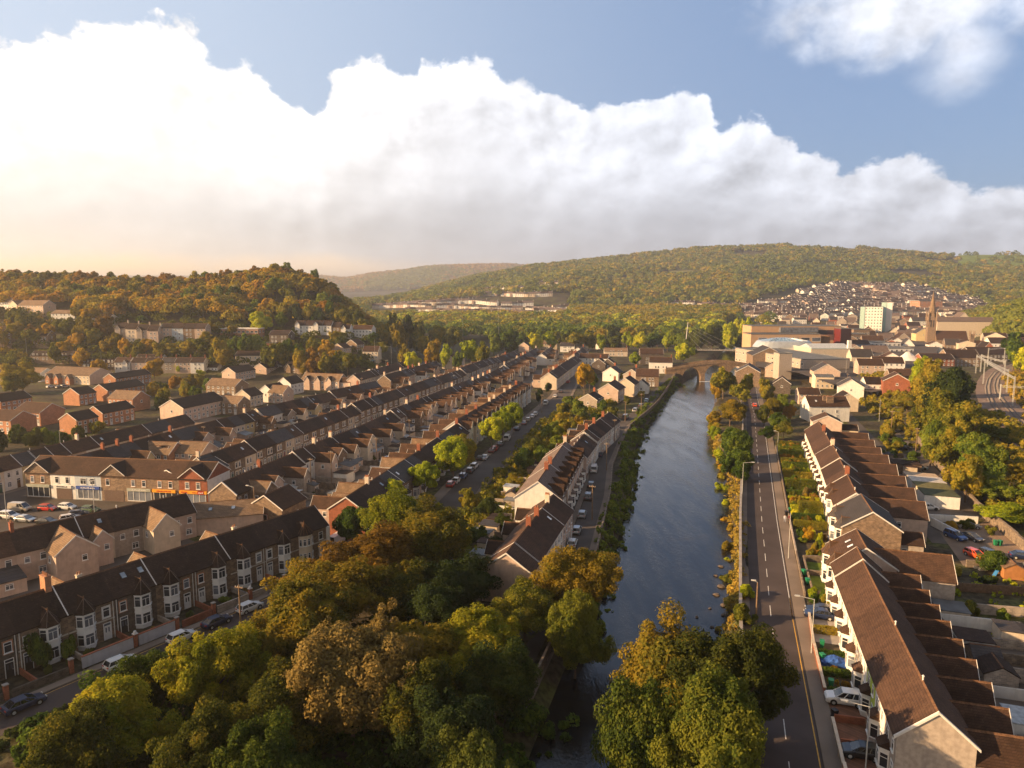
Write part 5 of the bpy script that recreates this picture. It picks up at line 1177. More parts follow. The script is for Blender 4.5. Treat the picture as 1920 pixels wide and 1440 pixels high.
for px, D, r, h, m, lab in [(40, 470, 9, 18, OLIVE, 'large olive tree between the hillside houses and the road'), (60, 455, 7, 14, RUST, 'copper tree below the large hillside olive one'), (130, 462, 8, 15, OLIVE, 'olive tree in front of the white hipped house'), (158, 458, 8.5, 17, GOLD, 'golden tree before the cream hillside house'), (196, 460, 8, 17, RUST, 'reddish-brown beech beside the hillside golden tree'),
                            (35, 352, 9.5, 15.5, OLIVE, 'big round tree at the entrance of the brick estate'), (18, 345, 6, 10, OLIVE, 'smaller tree beside the big round one'), (285, 405, 7, 12, GOLD, 'golden tree between the cottages and the hall'), (150, 425, 7, 14, GOLD, 'golden tree above the pale-roofed hall'), (100, 428, 4.5, 16, OLIVE, 'slender pine-like tree above the pale-roofed hall'), (180, 415, 6.5, 11, GOLD, 'broad golden tree right of the pale-roofed hall')]:
    tree(*AT(px, D), r, h, m, 'near' if D < 380 else 'mid', lab, 'hillside and estate trees', low=0.05)
for i, (px, py, r, m) in enumerate([(285, 742, 4.5, GOLD), (305, 735, 4, OLIVE), (330, 728, 5, RUST), (352, 730, 5, GOLD), (372, 725, 5, OLIVE), (395, 735, 4.5, GREEN), (345, 745, 5, OLIVE), (310, 752, 4.5, OLIVE), (370, 748, 4, GREEN), (335, 705, 4, LIMEL), (378, 708, 3.5, LIMEL), (165, 808, 3.8, GOLD), (150, 822, 3, OLIVE), (185, 812, 3.4, OLIVE), (60, 838, 4, DARKL), (90, 832, 3.6, GREEN), (30, 832, 4.2, DARKL), (5, 845, 4.2, DARKL), (115, 834, 3.4, GREEN), (420, 732, 4, OLIVE), (300, 768, 4, DARKL)]):
    x, y = PT(px, py); bush(x, y, r, r * 1.6, m, f'{PN[m.name]} shrub of the estate gardens, {ordn(i + 1)} from the cottages down', 'shrubs of the estate gardens')
# trees by the valley road and in the park beyond
G3 = 'trees by the valley road'
for i, (px, pt, D, r, m) in enumerate([(722, 600, 520, 8, OLIVE), (745, 598, 500, 8, GOLD), (758, 640, 440, 6, GOLD), (770, 655, 425, 6, LIMEL), (795, 625, 520, 7, OLIVE), (812, 635, 460, 7, GOLD), (835, 640, 450, 6, LIMEL), (880, 632, 455, 7.5, LIMEL), (905, 635, 450, 7, OLIVE), (950, 618, 560, 11, GREEN), (925, 622, 560, 8, GREEN), (850, 610, 560, 9, OLIVE), (820, 605, 580, 9, OLIVE), (785, 600, 560, 9, OLIVE), (735, 580, 560, 9, OLIVE), (760, 585, 560, 9, DARKL), (860, 655, 420, 4, GREEN)]):
    x, y = AT(px, D); tree(x, y, r, max(8, hgt(pt, D, px)), m, 'mid', f'{PN[m.name]} tree by the valley road, {ordn(i + 1)} around the junction', G3, low=0.05)
G4 = 'park trees'
for rk, (D, p0, p1, step, r0, r1, ha, hb, pal) in enumerate([(600, 975, 1300, 24, 7, 10, 13, 18, [GREEN, LIMEL, OLIVE, DARKL]), (660, 960, 1400, 26, 8, 11, 14, 20, [GREEN, DARKL, OLIVE, GREEN])]):
    wood('p%d' % rk, D, p0, p1, step, r0, r1, ha, hb, pal, f'in the {["front", "second", "third", "fourth", "farthest"][rk]} rank of the park', G4, 18, 'mid' if D < 700 else 'far')
for i, (px, pt, D, r, m) in enumerate([(1283, 640, 505, 7.5, LIMEL), (1310, 612, 610, 10, DARKL), (1335, 605, 620, 10, DARKL), (1362, 600, 650, 10, LIMEL), (1385, 592, 700, 10, LIMEL), (1300, 655, 560, 6, DARKL), (1330, 600, 700, 12, LIMEL), (1405, 590, 760, 9, LIMEL)]):
    x, y = AT(px, D); tree(x, y, r, max(8, hgt(pt, D, px)), m, 'mid', f'{PN[m.name]} riverside park tree, {ordn(i + 1)} counted upstream of the arched bridge', 'trees upstream of the arched bridge', low=0.03)
# embankment by the railway
GEM = 'trees on the railway embankment'
for i, (px, pt, D, r, m) in enumerate([(1803, 690, 248, 8, DARKL), (1765, 708, 252, 6.5, OLIVE), (1748, 684, 275, 6.5, OLIVE), (1735, 676, 300, 5, LIMEL), (1775, 748, 215, 6, OLIVE), (1822, 765, 205, 6, OLIVE), (1762, 790, 200, 4.6, GREEN), (1800, 812, 188, 5, OLIVE), (1850, 825, 178, 5.4, GREEN), (1835, 868, 165, 4.6, OLIVE), (1880, 900, 165, 5.5, GREEN), (1905, 870, 175, 5, GOLD), (1740, 770, 260, 5, OLIVE), (1710, 745, 280, 5, OLIVE), (1690, 700, 330, 4, GREEN), (1908, 1065, 122, 2.6, GREEN), (1905, 625, 400, 7, GREEN), (1918, 650, 380, 6, LIMEL), (1870, 800, 215, 6, OLIVE), (1915, 960, 150, 5, LIMEL), (1790, 740, 262, 6, GREEN)]):
    x, y = AT(px, D); tree(x, y, r * 1.3, min(24, 1.12 * max(4, hgt(pt, D, px))), m, 'near' if D < 310 else 'mid', f'{PN[m.name]} tree on the railway embankment, {ordn(i + 1)} from the far end', GEM, low=0.03)
EB = []
for v in np.arange(150, 430, 3.0):
    for j in range(9):
        u = rng.uniform(59.5, 96); EB.append((*xy(u, v + rng.uniform(-2, 2)), rng.uniform(1.0, 2.2)))
EB = [e for e in EB if not (96 < uvof(*e[:2])[0])]
stuff_leaves('embankment_undergrowth', EB, OLIVE, 0.36, 'tangled golden-green undergrowth covering the railway embankment', per=130, seed=8)
BB_ = []
for a in range(420):
    D = rng.uniform(190, 470); px = np.interp(D, [190, 245, 300, 350, 450], [1990, 1945, 1900, 1880, 1925]) + rng.uniform(8, 90); BB_.append((*AT(px, D), rng.uniform(1.0, 2.4)))
stuff_leaves('bank_scrub', BB_, leafmat('leaves_yellowed', (0.07, 0.08, 0.012), (0.17, 0.15, 0.02), (0.26, 0.17, 0.03)), 0.4, 'yellowed scrub on the bank beyond the railway', per=110, seed=18)
# scrub in the gap between the street trees and the river: ground cover of the belt
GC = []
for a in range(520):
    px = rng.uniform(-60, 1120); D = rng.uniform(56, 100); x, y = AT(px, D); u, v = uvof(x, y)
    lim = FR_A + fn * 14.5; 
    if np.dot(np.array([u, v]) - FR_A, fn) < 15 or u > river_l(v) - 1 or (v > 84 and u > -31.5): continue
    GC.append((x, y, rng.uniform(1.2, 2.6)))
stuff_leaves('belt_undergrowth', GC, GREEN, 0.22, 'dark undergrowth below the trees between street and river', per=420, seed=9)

# ------------------------------------------------------------------ far forest on the hills, one mass
def forest(name, n, D0, D1, p0, p1, r0, r1, hh, leaves, leaf, m, label, seed, keep=None):
    g = np.random.default_rng(seed); D = np.sqrt(g.uniform(D0 ** 2, D1 ** 2, n)); px = g.uniform(p0, p1, n)
    x = (px - 960) / 1333 * D; y = D; ok = np.ones(n, bool)
    if keep is not None: ok = keep(px, D, x, y, g)
    u = x * ca - y * sa; v = x * sa + y * ca
    ok &= ~((u > river_l(v) - 12) & (u < river_r(v) + 10) & (v < 1050))
    x, y = x[ok], y[ok]; n = len(x); z = TERR(x, y); r = g.uniform(r0, r1, n)
    mats = m if isinstance(m, list) else [m]; mid = g.integers(0, len(mats), n)
    # patches of one kind
    mid = ((np.sin(x / 140 + seed) + np.cos(y / 190) + g.normal(0, 0.8, n)) * 1.2 + len(mats) / 2).astype(int).clip(0, len(mats) - 1)
    V = []; MI = []
    e = g.normal(size=(n, leaves, 3)); e /= np.linalg.norm(e, axis=2)[..., None]; e[..., 2] = np.abs(e[..., 2]) * 1.0 - 0.25
    lump = 1 + 0.18 * np.sin(e[..., 0] * 5 + x[:, None]) * np.cos(e[..., 1] * 5 + y[:, None])
    P = e * (r[:, None] * lump)[..., None] * np.array([1, 1, 0.95]); P[..., 2] += (hh * 0.55)
    P += np.stack([x, y, z], -1)[:, None, :]
    nr = e + g.normal(0, 0.45, e.shape); nr /= np.linalg.norm(nr, axis=2)[..., None]
    t = np.cross(nr, g.normal(size=e.shape)); t /= np.linalg.norm(t, axis=2)[..., None]; b = np.cross(nr, t)
    s = (leaf * r[:, None] * g.uniform(0.7, 1.3, (n, leaves)))[..., None]; t *= s; b *= s * 0.75
    Q = np.stack([P - t, P + b, P + t, P - b], 2).reshape(-1, 3)
    f = np.arange(len(Q)).reshape(-1, 4)
    o = link(name, np_mesh(name, Q, f, mats, np.repeat(mid, leaves))); return tag(o, label, 'woodland', None, 'stuff')
FGOLD = leafmat('far_leaves_gold', (0.06, 0.078, 0.015), (0.12, 0.12, 0.02), (0.20, 0.15, 0.022), 0.02); FGRN = leafmat('far_leaves_green', (0.035, 0.055, 0.014), (0.07, 0.09, 0.018), (0.12, 0.13, 0.022), 0.02)
FRST = leafmat('far_leaves_rust', (0.09, 0.07, 0.018), (0.16, 0.11, 0.02), (0.21, 0.13, 0.025), 0.02)
def hillpx(px, D): return True
def fields(px, D, x, y, g):
    """clearings: the pale fields near the crest on the right, the slopes taken by the hillside town, the bald summit"""
    f1 = (px > 1770) & (D > 1980); f2 = (px > 1475) & (px < 1600) & (D > 2180)
    town = (D < 1600) & (px > 1330) & (px < 1850) & (D > 1050) & (D < 1205 + (px - 1335) * 1.9) & (D < 1600 - (px - 1720) * 2.4)
    tr = (px > 690) & (px < 1070) & (((D > 1120) & (D < 1345)) | (np.abs(D - 1420) < 30) | ((np.abs(D - 1490) < 25) & ((px < 860) | (px > 990))))
    tr |= (px > 1060) & (px < 1430) & (D > 1180) & (D < 1245) | (px > 1240) & (px < 1420) & (D > 1250) & (D < 1300)
    f3 = (np.sin(x / 90.0) * np.cos(y / 120.0 + 1) > 0.80) & (D > 1500) | (np.abs(D - 1860 - 30 * np.sin(x / 60.0)) < 9)
    return ~(f1 & (g.random(len(px)) < 0.93)) & ~f2 & ~town & ~tr & ~f3
forest('hillside_wood', 15000, 1120, 2380, 640, 2100, 4.5, 11.5, 11, 50, 0.26, [FGRN, FGRN, FGOLD, FGRN, FGOLD, FGRN], 'golden green woodland covering the long hill', 31, fields)
forest('valley_wood', 1700, 880, 1180, 690, 1500, 6.5, 10, 14, 120, 0.20, [FGRN, FGOLD, FGRN, FGOLD], 'woodland along the valley floor below the far terraces', 32, lambda px, D, x, y, g: ~((px > 1380)) & ~((px < 1070) & (D > 1060)))
forest('slope_wood', 1500, 560, 1150, 1800, 2060, 6, 9, 13, 120, 0.20, [FGRN, FGOLD, FGRN], 'wooded slope above the railway', 33, lambda px, D, x, y, g: (px > 1830 + 40 * np.sin(D / 90)) & (D > 600 - (px - 1900) * .5))
forest('ridge_wood', 6000, 3900, 4900, 480, 1150, 16, 24, 20, 24, 0.4, [FGRN, FRST], 'hazy wooded ridge closing the valley', 34)
forest('hill_canopy', 1500, 484, 720, -260, 716, 4.5, 7.5, 12, 260, 0.13, [OLIVE, GOLD, OLIVE, RUST, GOLD], 'thick autumn canopy filling the wooded hill between its larger trees', 35, lambda px, D, x, y, g: (D > 512) | ((px > 225) & (px < 500) & (D > 490)) | ((px > 160) & (px < 225)))
forest('park_canopy', 420, 700, 1010, 735, 1440, 7, 12, 15, 220, 0.15, [GREEN, OLIVE, LIMEL, GREEN, OLIVE], 'broad green canopy of the park woods', 36)
forest('slope_scrub', 420, 428, 500, -80, 700, 2.2, 4.2, 4, 160, 0.16, [OLIVE, GOLD, GREEN], 'scrub and garden bushes between the hillside houses', 37)
# fields and the bald top
def fieldsheet(name, px0, px1, D0, D1, m):
    mb = MB(); a = np.linspace(px0, px1, 14); d = np.linspace(D0, D1, 12); P = [[(*AT(p_, q), T1(*AT(p_, q)) + 2.0) for q in d] for p_ in a]
    for i in range(13):
        for j in range(11): mb.poly([P[i][j], P[i + 1][j], P[i + 1][j + 1], P[i][j + 1]])
    tag(mb.build(name, m), kind='structure')
fieldsheet('field', 1785, 1990, 1990, 2290, FIELD); fieldsheet('field', 1478, 1598, 2190, 2290, mat('hill_grass', (0.20, 0.19, 0.06), 0.95, 0.3, 0.02))
for (a, b, c, d) in [(740, 800, 1600, 1680), (1250, 1320, 1800, 1860), (1195, 1290, 1640, 1668), (1030, 1090, 1500, 1530)]: fieldsheet('field', a, b, c, d, MATS['hill_grass'])

# ------------------------------------------------------------------ town in the valley and terraces on the far slopes
def merged_rows(name, rows, label, seed, walls, roofs):
    g = random.Random(seed); mb = MB(); ms = walls + roofs; nw = len(walls)
    for (pts, w, hd, ze, zr) in rows:         # pts in world x, y
        P = resample(pts, w)
        for a, b in zip(P[:-1], P[1:]):
            if g.random() < 0.05: continue
            d = b - a; l = np.linalg.norm(d); d = d / l; nn = np.array([-d[1], d[0]]); c = (a + b) / 2; z = T1(*c)
            wi = g.randrange(nw); ri = nw + g.randrange(len(roofs)); hw = l / 2 * g.choice([1, 1, 0.98]); e = g.uniform(-.2, .5)
            q = lambda s, t, zz: (*(c + d * s + nn * t), z + zz)
            ring = lambda s: [q(s, -hd, -3), q(s, hd, -3), q(s, hd, ze + e), q(s, 0, zr + e), q(s, -hd, ze + e)]
            mb.solid(ring(-hw), ring(hw), wi)
            for sg in (-1, 1):
                A = [q(-hw - .1, sg * (hd + .4), ze + e - .2), q(-hw - .1, 0, zr + e + .05), q(-hw - .1, 0, zr + e + .3), q(-hw - .1, sg * (hd + .4), ze + e + .05)]
                B = [q(hw + .1, sg * (hd + .4), ze + e - .2), q(hw + .1, 0, zr + e + .05), q(hw + .1, 0, zr + e + .3), q(hw + .1, sg * (hd + .4), ze + e + .05)]
                mb.solid(A, B, ri)
                for xw in (-hw * .5, hw * .45):
                    for zz in (0.9, 3.4):
                        t = sg * (hd + .05); mb.poly([q(xw - .55, t, zz + e), q(xw + .55, t, zz + e), q(xw + .55, t, zz + 1.3 + e), q(xw - .55, t, zz + 1.3 + e)], len(ms))
            if g.random() < 0.5:
                t = q(hw - .3, 0, zr + e); mb.box(t[0] - .4, t[0] + .4, t[1] - .4, t[1] + .4, t[2] - .5, t[2] + 1.6, 0)
            if g.random() < 0.35:   # back wing
                t0 = c + nn * (hd * g.choice([-1, 1])); mb.box(t0[0] - 1.8, t0[0] + 1.8, t0[1] - 2.6, t0[1] + 2.6, z - 3, z + ze * .75, wi)
    o = mb.build(name, ms + [GLASS]); return tag(o, label, 'house', None, 'stuff')
rows = []
g = random.Random(4)
D = 1085
while D < 1600:
    a = max(1335, 1335 + (D - 1180) / 1.9 * (D > 1240)); b = min(1850, 1720 + (1600 - D) / 2.4)
    pts = [AT(a + (b - a) * t / 12, D + 26 * math.sin(t * .7 + D / 130.0) + t * 3) for t in range(13)]
    s = g.randint(0, 2)
    while s < 12:
        e = min(12, s + g.randint(3, 8)); rows.append((pts[s:e + 1], 6.2, 4.2, 5.4, 8.2)); s = e + (1 if g.random() < .5 else 0)
    D += g.uniform(24, 32)
for (pa, pb, D0, D1) in [(700, 1040, 1290, 1190), (705, 860, 1345, 1300), (880, 1035, 1370, 1320), (900, 1010, 1470, 1410), (1010, 1060, 1500, 1460), (1090, 1150, 1440, 1400), (1170, 1420, 1260, 1190), (1250, 1420, 1300, 1250), (1000, 1200, 1170, 1120), (715, 800, 1450, 1400), (775, 850, 1510, 1480), (1035, 1170, 1235, 1220), (760, 1000, 1180, 1130), (720, 1000, 1320, 1250)]:
    n = max(2, int((pb - pa) / 20)); rows.append(([AT(pa + (pb - pa) * t / n, D0 + (D1 - D0) * t / n + 8 * math.sin(t)) for t in range(n + 1)], 6.4, 4.2, 5.4, 8.2))
merged_rows('distant_terraces', rows, 'rows of tiny terraced houses on the far hillsides', 5, [WHITE, WHITE, CREAM, WHITE, PINK], [ROOF[0], GREYROOF, SLATE, GREYROOF])
patch('town_paving', [uvof(*AT(a_, d_)) for a_, d_ in [(1418, 430), (1500, 395), (1560, 350), (1640, 318), (1690, 330), (1700, 420), (1755, 462), (1770, 900), (1425, 900)]], ROADM2, 0.012)
# nearer town houses, each its own object
GT = 'houses of the town centre'
def blk(name, px0, px1, D, depth, z0, h, mt, label, cat, rz=0.0, rows_=0, cols=0, roof=None, gw=1.6, gh=1.5, par=0.5, group=None, ang=0.0):
    """flat-roofed building seen between two bearings at distance D"""
    xa, xb = AT(px0, D)[0], AT(px1, D)[0]; w = xb - xa; x = (xa + xb) / 2; y = D + depth / 2; z = T1(x, D) if z0 is None else z0
    o = empty(name, (x, y, z), R(-ang), label, cat, group)
    f = MB(); f.box(-w / 2, w / 2, -depth / 2, depth / 2, -3, h); f.build('wall', mt, o)
    f = MB(); t = 0.3
    for a in ((-w / 2 - .1, w / 2 + .1, -depth / 2 - .1, -depth / 2 + t), (-w / 2 - .1, w / 2 + .1, depth / 2 - t, depth / 2 + .1), (-w / 2 - .1, -w / 2 + t, -depth / 2 + t, depth / 2 - t), (w / 2 - t, w / 2 + .1, -depth / 2 + t, depth / 2 - t)):
        f.box(a[0], a[1], a[2], a[3], h + .003, h + par)
    f.box(-w / 2 + t, w / 2 - t, -depth / 2 + t, depth / 2 - t, h + .003, h + .12); f.build('roof', roof or FLATR, o)
    for r in range(rows_):
        for c in range(cols):
            window(o, (c + .5) * w / cols - w / 2, -depth / 2, (r + .35) * h / rows_, 0, gw, gh, 'plain')
    if rows_ and depth > 8:
        nc = max(1, int(depth / 5))
        for r in range(rows_):
            for c in range(nc): window(o, w / 2, (c + .5) * depth / nc - depth / 2, (r + .35) * h / rows_, math.pi / 2, gw, gh, 'plain'); window(o, -w / 2, (c + .5) * depth / nc - depth / 2, (r + .35) * h / rows_, -math.pi / 2, gw, gh, 'plain')
    return o
def TH(px, D, th, w, hd, ze, zr, wm, rm, label, **k): return HH(px, D, th, w, hd, ze, zr, wm, rm, label, group=GT, **k)
TH(1406, 383, 20, 16, 6, 7.6, 11, STONE, SLATE, 'tall brown stone house with a slate roof beside the bridge end', gable=(1, 0))
TH(1550, 385, 14, 14, 6.5, 7.5, 11.5, PINK, SLATE, 'pale house with a slate roof and stepped white extension by the concrete tower')
TH(1547, 370, 100, 9, 4, 6.2, 7.0, CREAM, FLATR, 'plain cream flat-fronted extension of the pale slate-roofed house')
TH(1600, 332, 22, 12, 5.4, 6.2, 9.6, WHITE, SLATE, 'white gabled house at the lane end')
TH(1645, 332, 100, 10, 4.4, 5.6, 8.2, WHITE, ROOF[1], 'white house with two windows joined to the white gable')
TH(1685, 322, 22, 11, 5.5, 5.4, 8.6, RBRICK, ROOF[0], 'stone house with a red brick central band and lean-to')
TH(1700, 336, 100, 15, 4.2, 5.4, 8.4, STONE, ROOF[0], 'brown-roofed range behind the red brick band')
TH(1730, 345, 20, 9, 4, 4.8, 7.2, WHITE, SLATE, 'small white house among the embankment trees')
TH(1632, 392, 100, 13, 4.6, 5.2, 8.2, PINK, ROOF[0], 'beige house with a broad brown roof behind the white gable')
TH(1665, 405, 102, 16, 4.6, 5.0, 8.0, WHITE, ROOF[0], 'long brown-roofed white house beside the round yew')
TH(1672, 430, 20, 14, 7, 4.6, 8.6, WHITE, ROOF[0], 'low hall with a slate lantern before the coach park')
TH(1592, 300, 12, 10, 4, 5.0, 7.6, CREAM, ROOF[1], 'dark-roofed house tucked behind the twin chimney ranks')
TH(1520, 318, 100, 9, 4, 4.6, 6.8, PINK, ROOF[0], 'beige house left of the red cars')
TH(1470, 352, 20, 9, 4, 5.0, 8.0, DSTONE, ROOF[1], 'dark gabled shed below the concrete tower')
TH(1450, 420, 20, 8, 3.8, 5.4, 8.2, PINK, ROOF[1], 'pink gabled house in front of the pedimented hall')
h = TH(1437, 470, 8, 22, 10.2, 9.0, 14.0, STONE, SLATE, 'pedimented stone market hall beside the bridge', name='market_hall', gable=(1, 0))
# riverside houses west of the bridge
for (px, py, th, w, hd, ze, zr, wm, rm, lab) in [(1240, 700, 100, 14, 4.5, 7.0, 9.6, WHITE, ROOF[0], 'tall white house with a brown roof at the bridge foot'), (1222, 683, 95, 16, 5, 7.5, 10.5, DSTONE, ROOF[0], 'dark stone house behind the tall white one'), (1190, 722, 25, 10, 4.6, 5.6, 8.6, GREY, SLATE, 'grey gabled house near the river wall'), (1215, 724, 100, 12, 4.6, 5.6, 8.8, STONE, ROOF[0], 'brown-roofed stone house beside the grey gable'), (1205, 738, 15, 7, 3.6, 3.8, 6.6, WHITE, ROOF[1], 'small cream-gabled cottage near the river wall'),
    (1150, 715, 25, 9, 4.6, 5.0, 8.0, WHITE, SLATE, 'white house with a slate roof and front gable'), (1125, 700, 15, 9, 4.2, 6, 9, DSTONE, ROOF[0], 'dark gabled villa, left of its twin'), (1142, 700, 15, 9, 4.2, 6, 9, DSTONE, ROOF[0], 'dark gabled villa, right of its twin'), (1115, 685, 108, 20, 4.2, 5, 7.6, WHITE, ROOF[0], 'long white house with a brown roof at the street top'), (1155, 668, 95, 18, 4.5, 4, 6.2, CREAM, TAN, 'low tan-roofed house under the park trees'),
    (1148, 753, 20, 15, 4.6, 5.8, 8.8, PINK, ROOF[1], 'pale gabled terrace end facing the river road'), (1178, 742, 20, 12, 4.4, 5.8, 8.8, CREAM, ROOF[1], 'second house of the pale gabled terrace'), (1110, 768, 25, 9, 4, 4.4, 6.8, GREY, ROOF[1], 'low grey house with a hipped brown roof among the gardens'), (1088, 673, 18, 14, 5, 5.6, 8.6, WHITE, TAN, 'white house with a pale roof before the park'), (1065, 660, 100, 12, 4.4, 5, 7.6, WHITE, SLATE, 'white house with a slate roof before the park'), (1130, 655, 30, 9, 4.4, 4.6, 7.4, WHITE, SLATE, 'white gabled house at the park edge'), (985, 660, 20, 8, 4.5, 5, 8, PINK, SLATE, 'pink gabled house at the park corner'), (1030, 655, 95, 14, 4.4, 5, 7.6, CREAM, TAN, 'tan-roofed house at the park corner'), (850, 690, 16, 16, 5, 6, 8.6, CREAM, ROOF[0], 'cream house with chimneys at the end of the fifth terrace'), (700, 715, 20, 10, 4, 4.8, 7, WHITE, ROOF[0], 'white gable end before the valley road terrace')]:
    x, y = PT(px, py); h = house((x, y + 3, T1(x, y)), math.pi / 2 - R(th), w, hd, ze, zr, wm, rm, lab, 'house', 'houses at the top of the river road', (True, True), 'detached_house', front=STD_F(w) + STD_F(w * .45), gable=(1, 1), z0=-2)
    if len(lab) % 2: link('chimney', m_chimney(RBRICK, 3), h, (w / 2 - .6, 0, zr), math.pi / 2)
# landmarks
BUFF = mat('buff_panel', (0.52, 0.34, 0.21), 0.8, 0.12, 0.3); ORP = mat('orange_panel', (0.50, 0.22, 0.03), 0.6, 0.1); RDP = mat('red_panel', (0.14, 0.02, 0.02), 0.6, 0.2); DGL = MATS['window_glass']; MINT = mat('mint_panel', (0.42, 0.60, 0.56), 0.7, 0.1); SILV = mat('silver_cladding', (0.55, 0.60, 0.64), 0.35, 0.15, 0.3, metal=0.4)
o = blk('college_building', 1408, 1539, 545, 20, 0, 17.5, BUFF, 'buff-clad college building with a glazed band and an orange end', 'college', 0, 0)
wmn = (1539 - 1408) / 1333 * 545
for k in range(6): window(o, -wmn / 2 + 9 + k * 8.2, -10, 12.2, 0, 6.6, 3.0, 'plain')
f = MB(); f.box(wmn / 2 + .02, wmn / 2 + 7.5, -9, 9, -2, 16.2); f.build('orange_wing', ORP, o)
f = MB()
for k in range(14): f.box(wmn / 2 + .6 + k * .5, wmn / 2 + .75 + k * .5, -9.3, -9.02, 0, 16)
f.build('fins', DTRIM, o)
o2 = blk('college_building', 1408, 1576, 572, 22, 0, 22.5, BUFF, 'taller rear block of the college with a dark glazed penthouse', 'college', 0, 0)
f = MB(); f.box(-14, 16, -15, -11.1, 17.8, 21.8); f.build('penthouse', DGL, o2)
f = MB(); f.box(16.5, 30, -11.3, -11.02, 16, 19.5); f.build('glazing', DGL, o2)
o3 = blk('red_block', 1576, 1595, 560, 26, 0, 21, RDP, 'dark red ribbed block at the end of the college', 'building')
f = MB()
for k in range(9): f.box(-4 + k * 1.0 - .12, -4 + k + .12, -13.3, -13.02, 0, 21)
f.build('rib', DTRIM, o3)
x, y = AT(1469, 512); o = empty('glass_pavilion', (x, y, 0), 0, 'rounded silver pavilion with a glass roof in front of the college', 'pavilion')
f = MB(); n = 28
def sup(a, e): c_, s_ = math.cos(a), math.sin(a); return (math.copysign(abs(c_) ** e, c_), math.copysign(abs(s_) ** e, s_))
rr = [(19.5, 12, -2), (21.2, 13.5, 7), (20.6, 13.0, 11.0), (18.2, 11.5, 14.6), (17.0, 10.5, 15.3)]
rings = [[(sup(2 * math.pi * k / n, .6)[0] * a, sup(2 * math.pi * k / n, .6)[1] * b, z) for k in range(n)] for a, b, z in rr]
for r0, r1 in zip(rings[:-1], rings[1:]): f.solid(r0, r1, 0, False)
f.build('cladding', SILV, o)
f = MB(); f.solid(rings[-1], [(p[0] * .25, p[1] * .3, 17.2) for p in rings[-1]], 0, True); f.build('glass_roof', glassmat('pavilion_glass', (0.12, 0.18, 0.25), 0.2), o)
f = MB()
for k in range(-4, 5): f.solid([(k * 3.4 - .12, -9.5, 15.3), (k * 3.4 + .12, -9.5, 15.3), (k * 3.4 + .12, -9.5, 15.6), (k * 3.4 - .12, -9.5, 15.6)], [(k * 1.6 - .12, -3, 17.0), (k * 1.6 + .12, -3, 17.0), (k * 1.6 + .12, -3, 17.3), (k * 1.6 - .12, -3, 17.3)])
f.build('roof_rib', SILV, o)
blk('concrete_tower', 1463, 1487, 405, 9, 0, 14.8, GREY, 'square concrete tower beside the covered market', 'tower')
o = blk('covered_market', 1488, 1580, 415, 90, 0, 10.5, GREY, 'large flat-topped market building with cars parked on its roof', 'building', rows_=2, cols=0, ang=-8)
f = MB()
for k in range(15): f.box(14.6, 15.1, -44 + k * 6, -43.2 + k * 6, -2, 10)
f.build('buttress', DSTONE, o)
o = blk('market_arcade', 1522, 1605, 470, 36, 0, 12.3, CREAM, 'cream arcade with a pale green metal roof behind the roof car park', 'building', roof=mat('pale_green_roof', (0.42, 0.50, 0.48), 0.6, 0.15))
f = MB(); f.pentprism(-13, 13, -15, 5, 12.5, 12.6, 15.2); f.build('roof_light', CORR, o); f = MB(); f.box(10, 12.2, -17.5, -15.5, 12.3, 18); f.build('white_stack', WHITE, o)
# tower flats
o = blk('tower_flats', 1627, 1657, 800, 16, 0, 33, WHITE, 'white tower of flats with mint end panels', 'flats', rows_=10, cols=6, gw=1.5, gh=1.3, ang=28)
f = MB(); f.box(-13.6, -9.02, -8.5, 7, 0, 33); f.build('mint_panel', MINT, o)
o = blk('tower_flats', 1658, 1676, 806, 18, 0, 38, WHITE, 'taller narrow white tower of flats, right of the wide one', 'flats', rows_=0, cols=0, ang=28)
f = MB(); f.box(-5.6, -.5, -9.4, -9.02, 0, 38); f.build('mint_panel', MINT, o)
# church with a spire
def church(px, D, s, lab, spire=True):
    x, y = AT(px, D); o = empty('church', (x, y, T1(x, y)), R(-16), lab, 'church'); f = MB(); a = 3.6 * s
    f.box(-a, a, -a, a, -2, 30 * s); f.build('tower', STONE, o)
    if spire:
        f = MB(); rg = [(a * 1.05 * math.cos(math.pi / 8 + k * math.pi / 4), a * 1.05 * math.sin(math.pi / 8 + k * math.pi / 4), 30 * s) for k in range(8)]; f.solid(rg, [(p[0] * .03, p[1] * .03, 55 * s) for p in rg]); f.build('spire', BRIDGE, o)
    for i, j in ((-1, -1), (-1, 1), (1, -1), (1, 1)):
        f = MB(); f.tube((i * a, j * a, 26 * s), (i * a, j * a, 33 * s), 1.0 * s, 0.75 * s, 6); f.tube((i * a, j * a, 33 * s), (i * a, j * a, 37 * s), .8 * s, .05, 6); f.build('pinnacle', STONE, o)
    for k in range(4):
        t = link('belfry_window', cached(('belf', s), lambda: belf(s)), o, (0, 0, 0), k * math.pi / 2)
    f = MB(); f.pentprism(a, 30 * s, -7 * s, 7 * s, -2, 9 * s, 16.5 * s); f.build('nave_wall', STONE, o)
    link('nave_roof', m_roof(a, 30 * s, 7 * s, 9 * s, 16.5 * s, 0.0, 0.5, ROOF[0], 0.5), o)
    return o
def belf(s):
    f = MB()
    for x in (-1.1, 1.1): f.box(x * s - .5 * s, x * s + .5 * s, -3.66 * s, -3.61 * s, 20 * s, 27 * s)
    return f.mesh('belfry_window', [DTRIM])
church(1744, 640, 0.92, 'brown stone church with a tall pointed spire'); church(1822, 600, 0.42, 'smaller chapel with a short tower right of the spired church', False)
def TB(px, D, th, w, hd, ze, zr, wm, rm, lab): return TH(px, D, th, w, hd, ze, zr, wm, rm, lab, name='town_building')
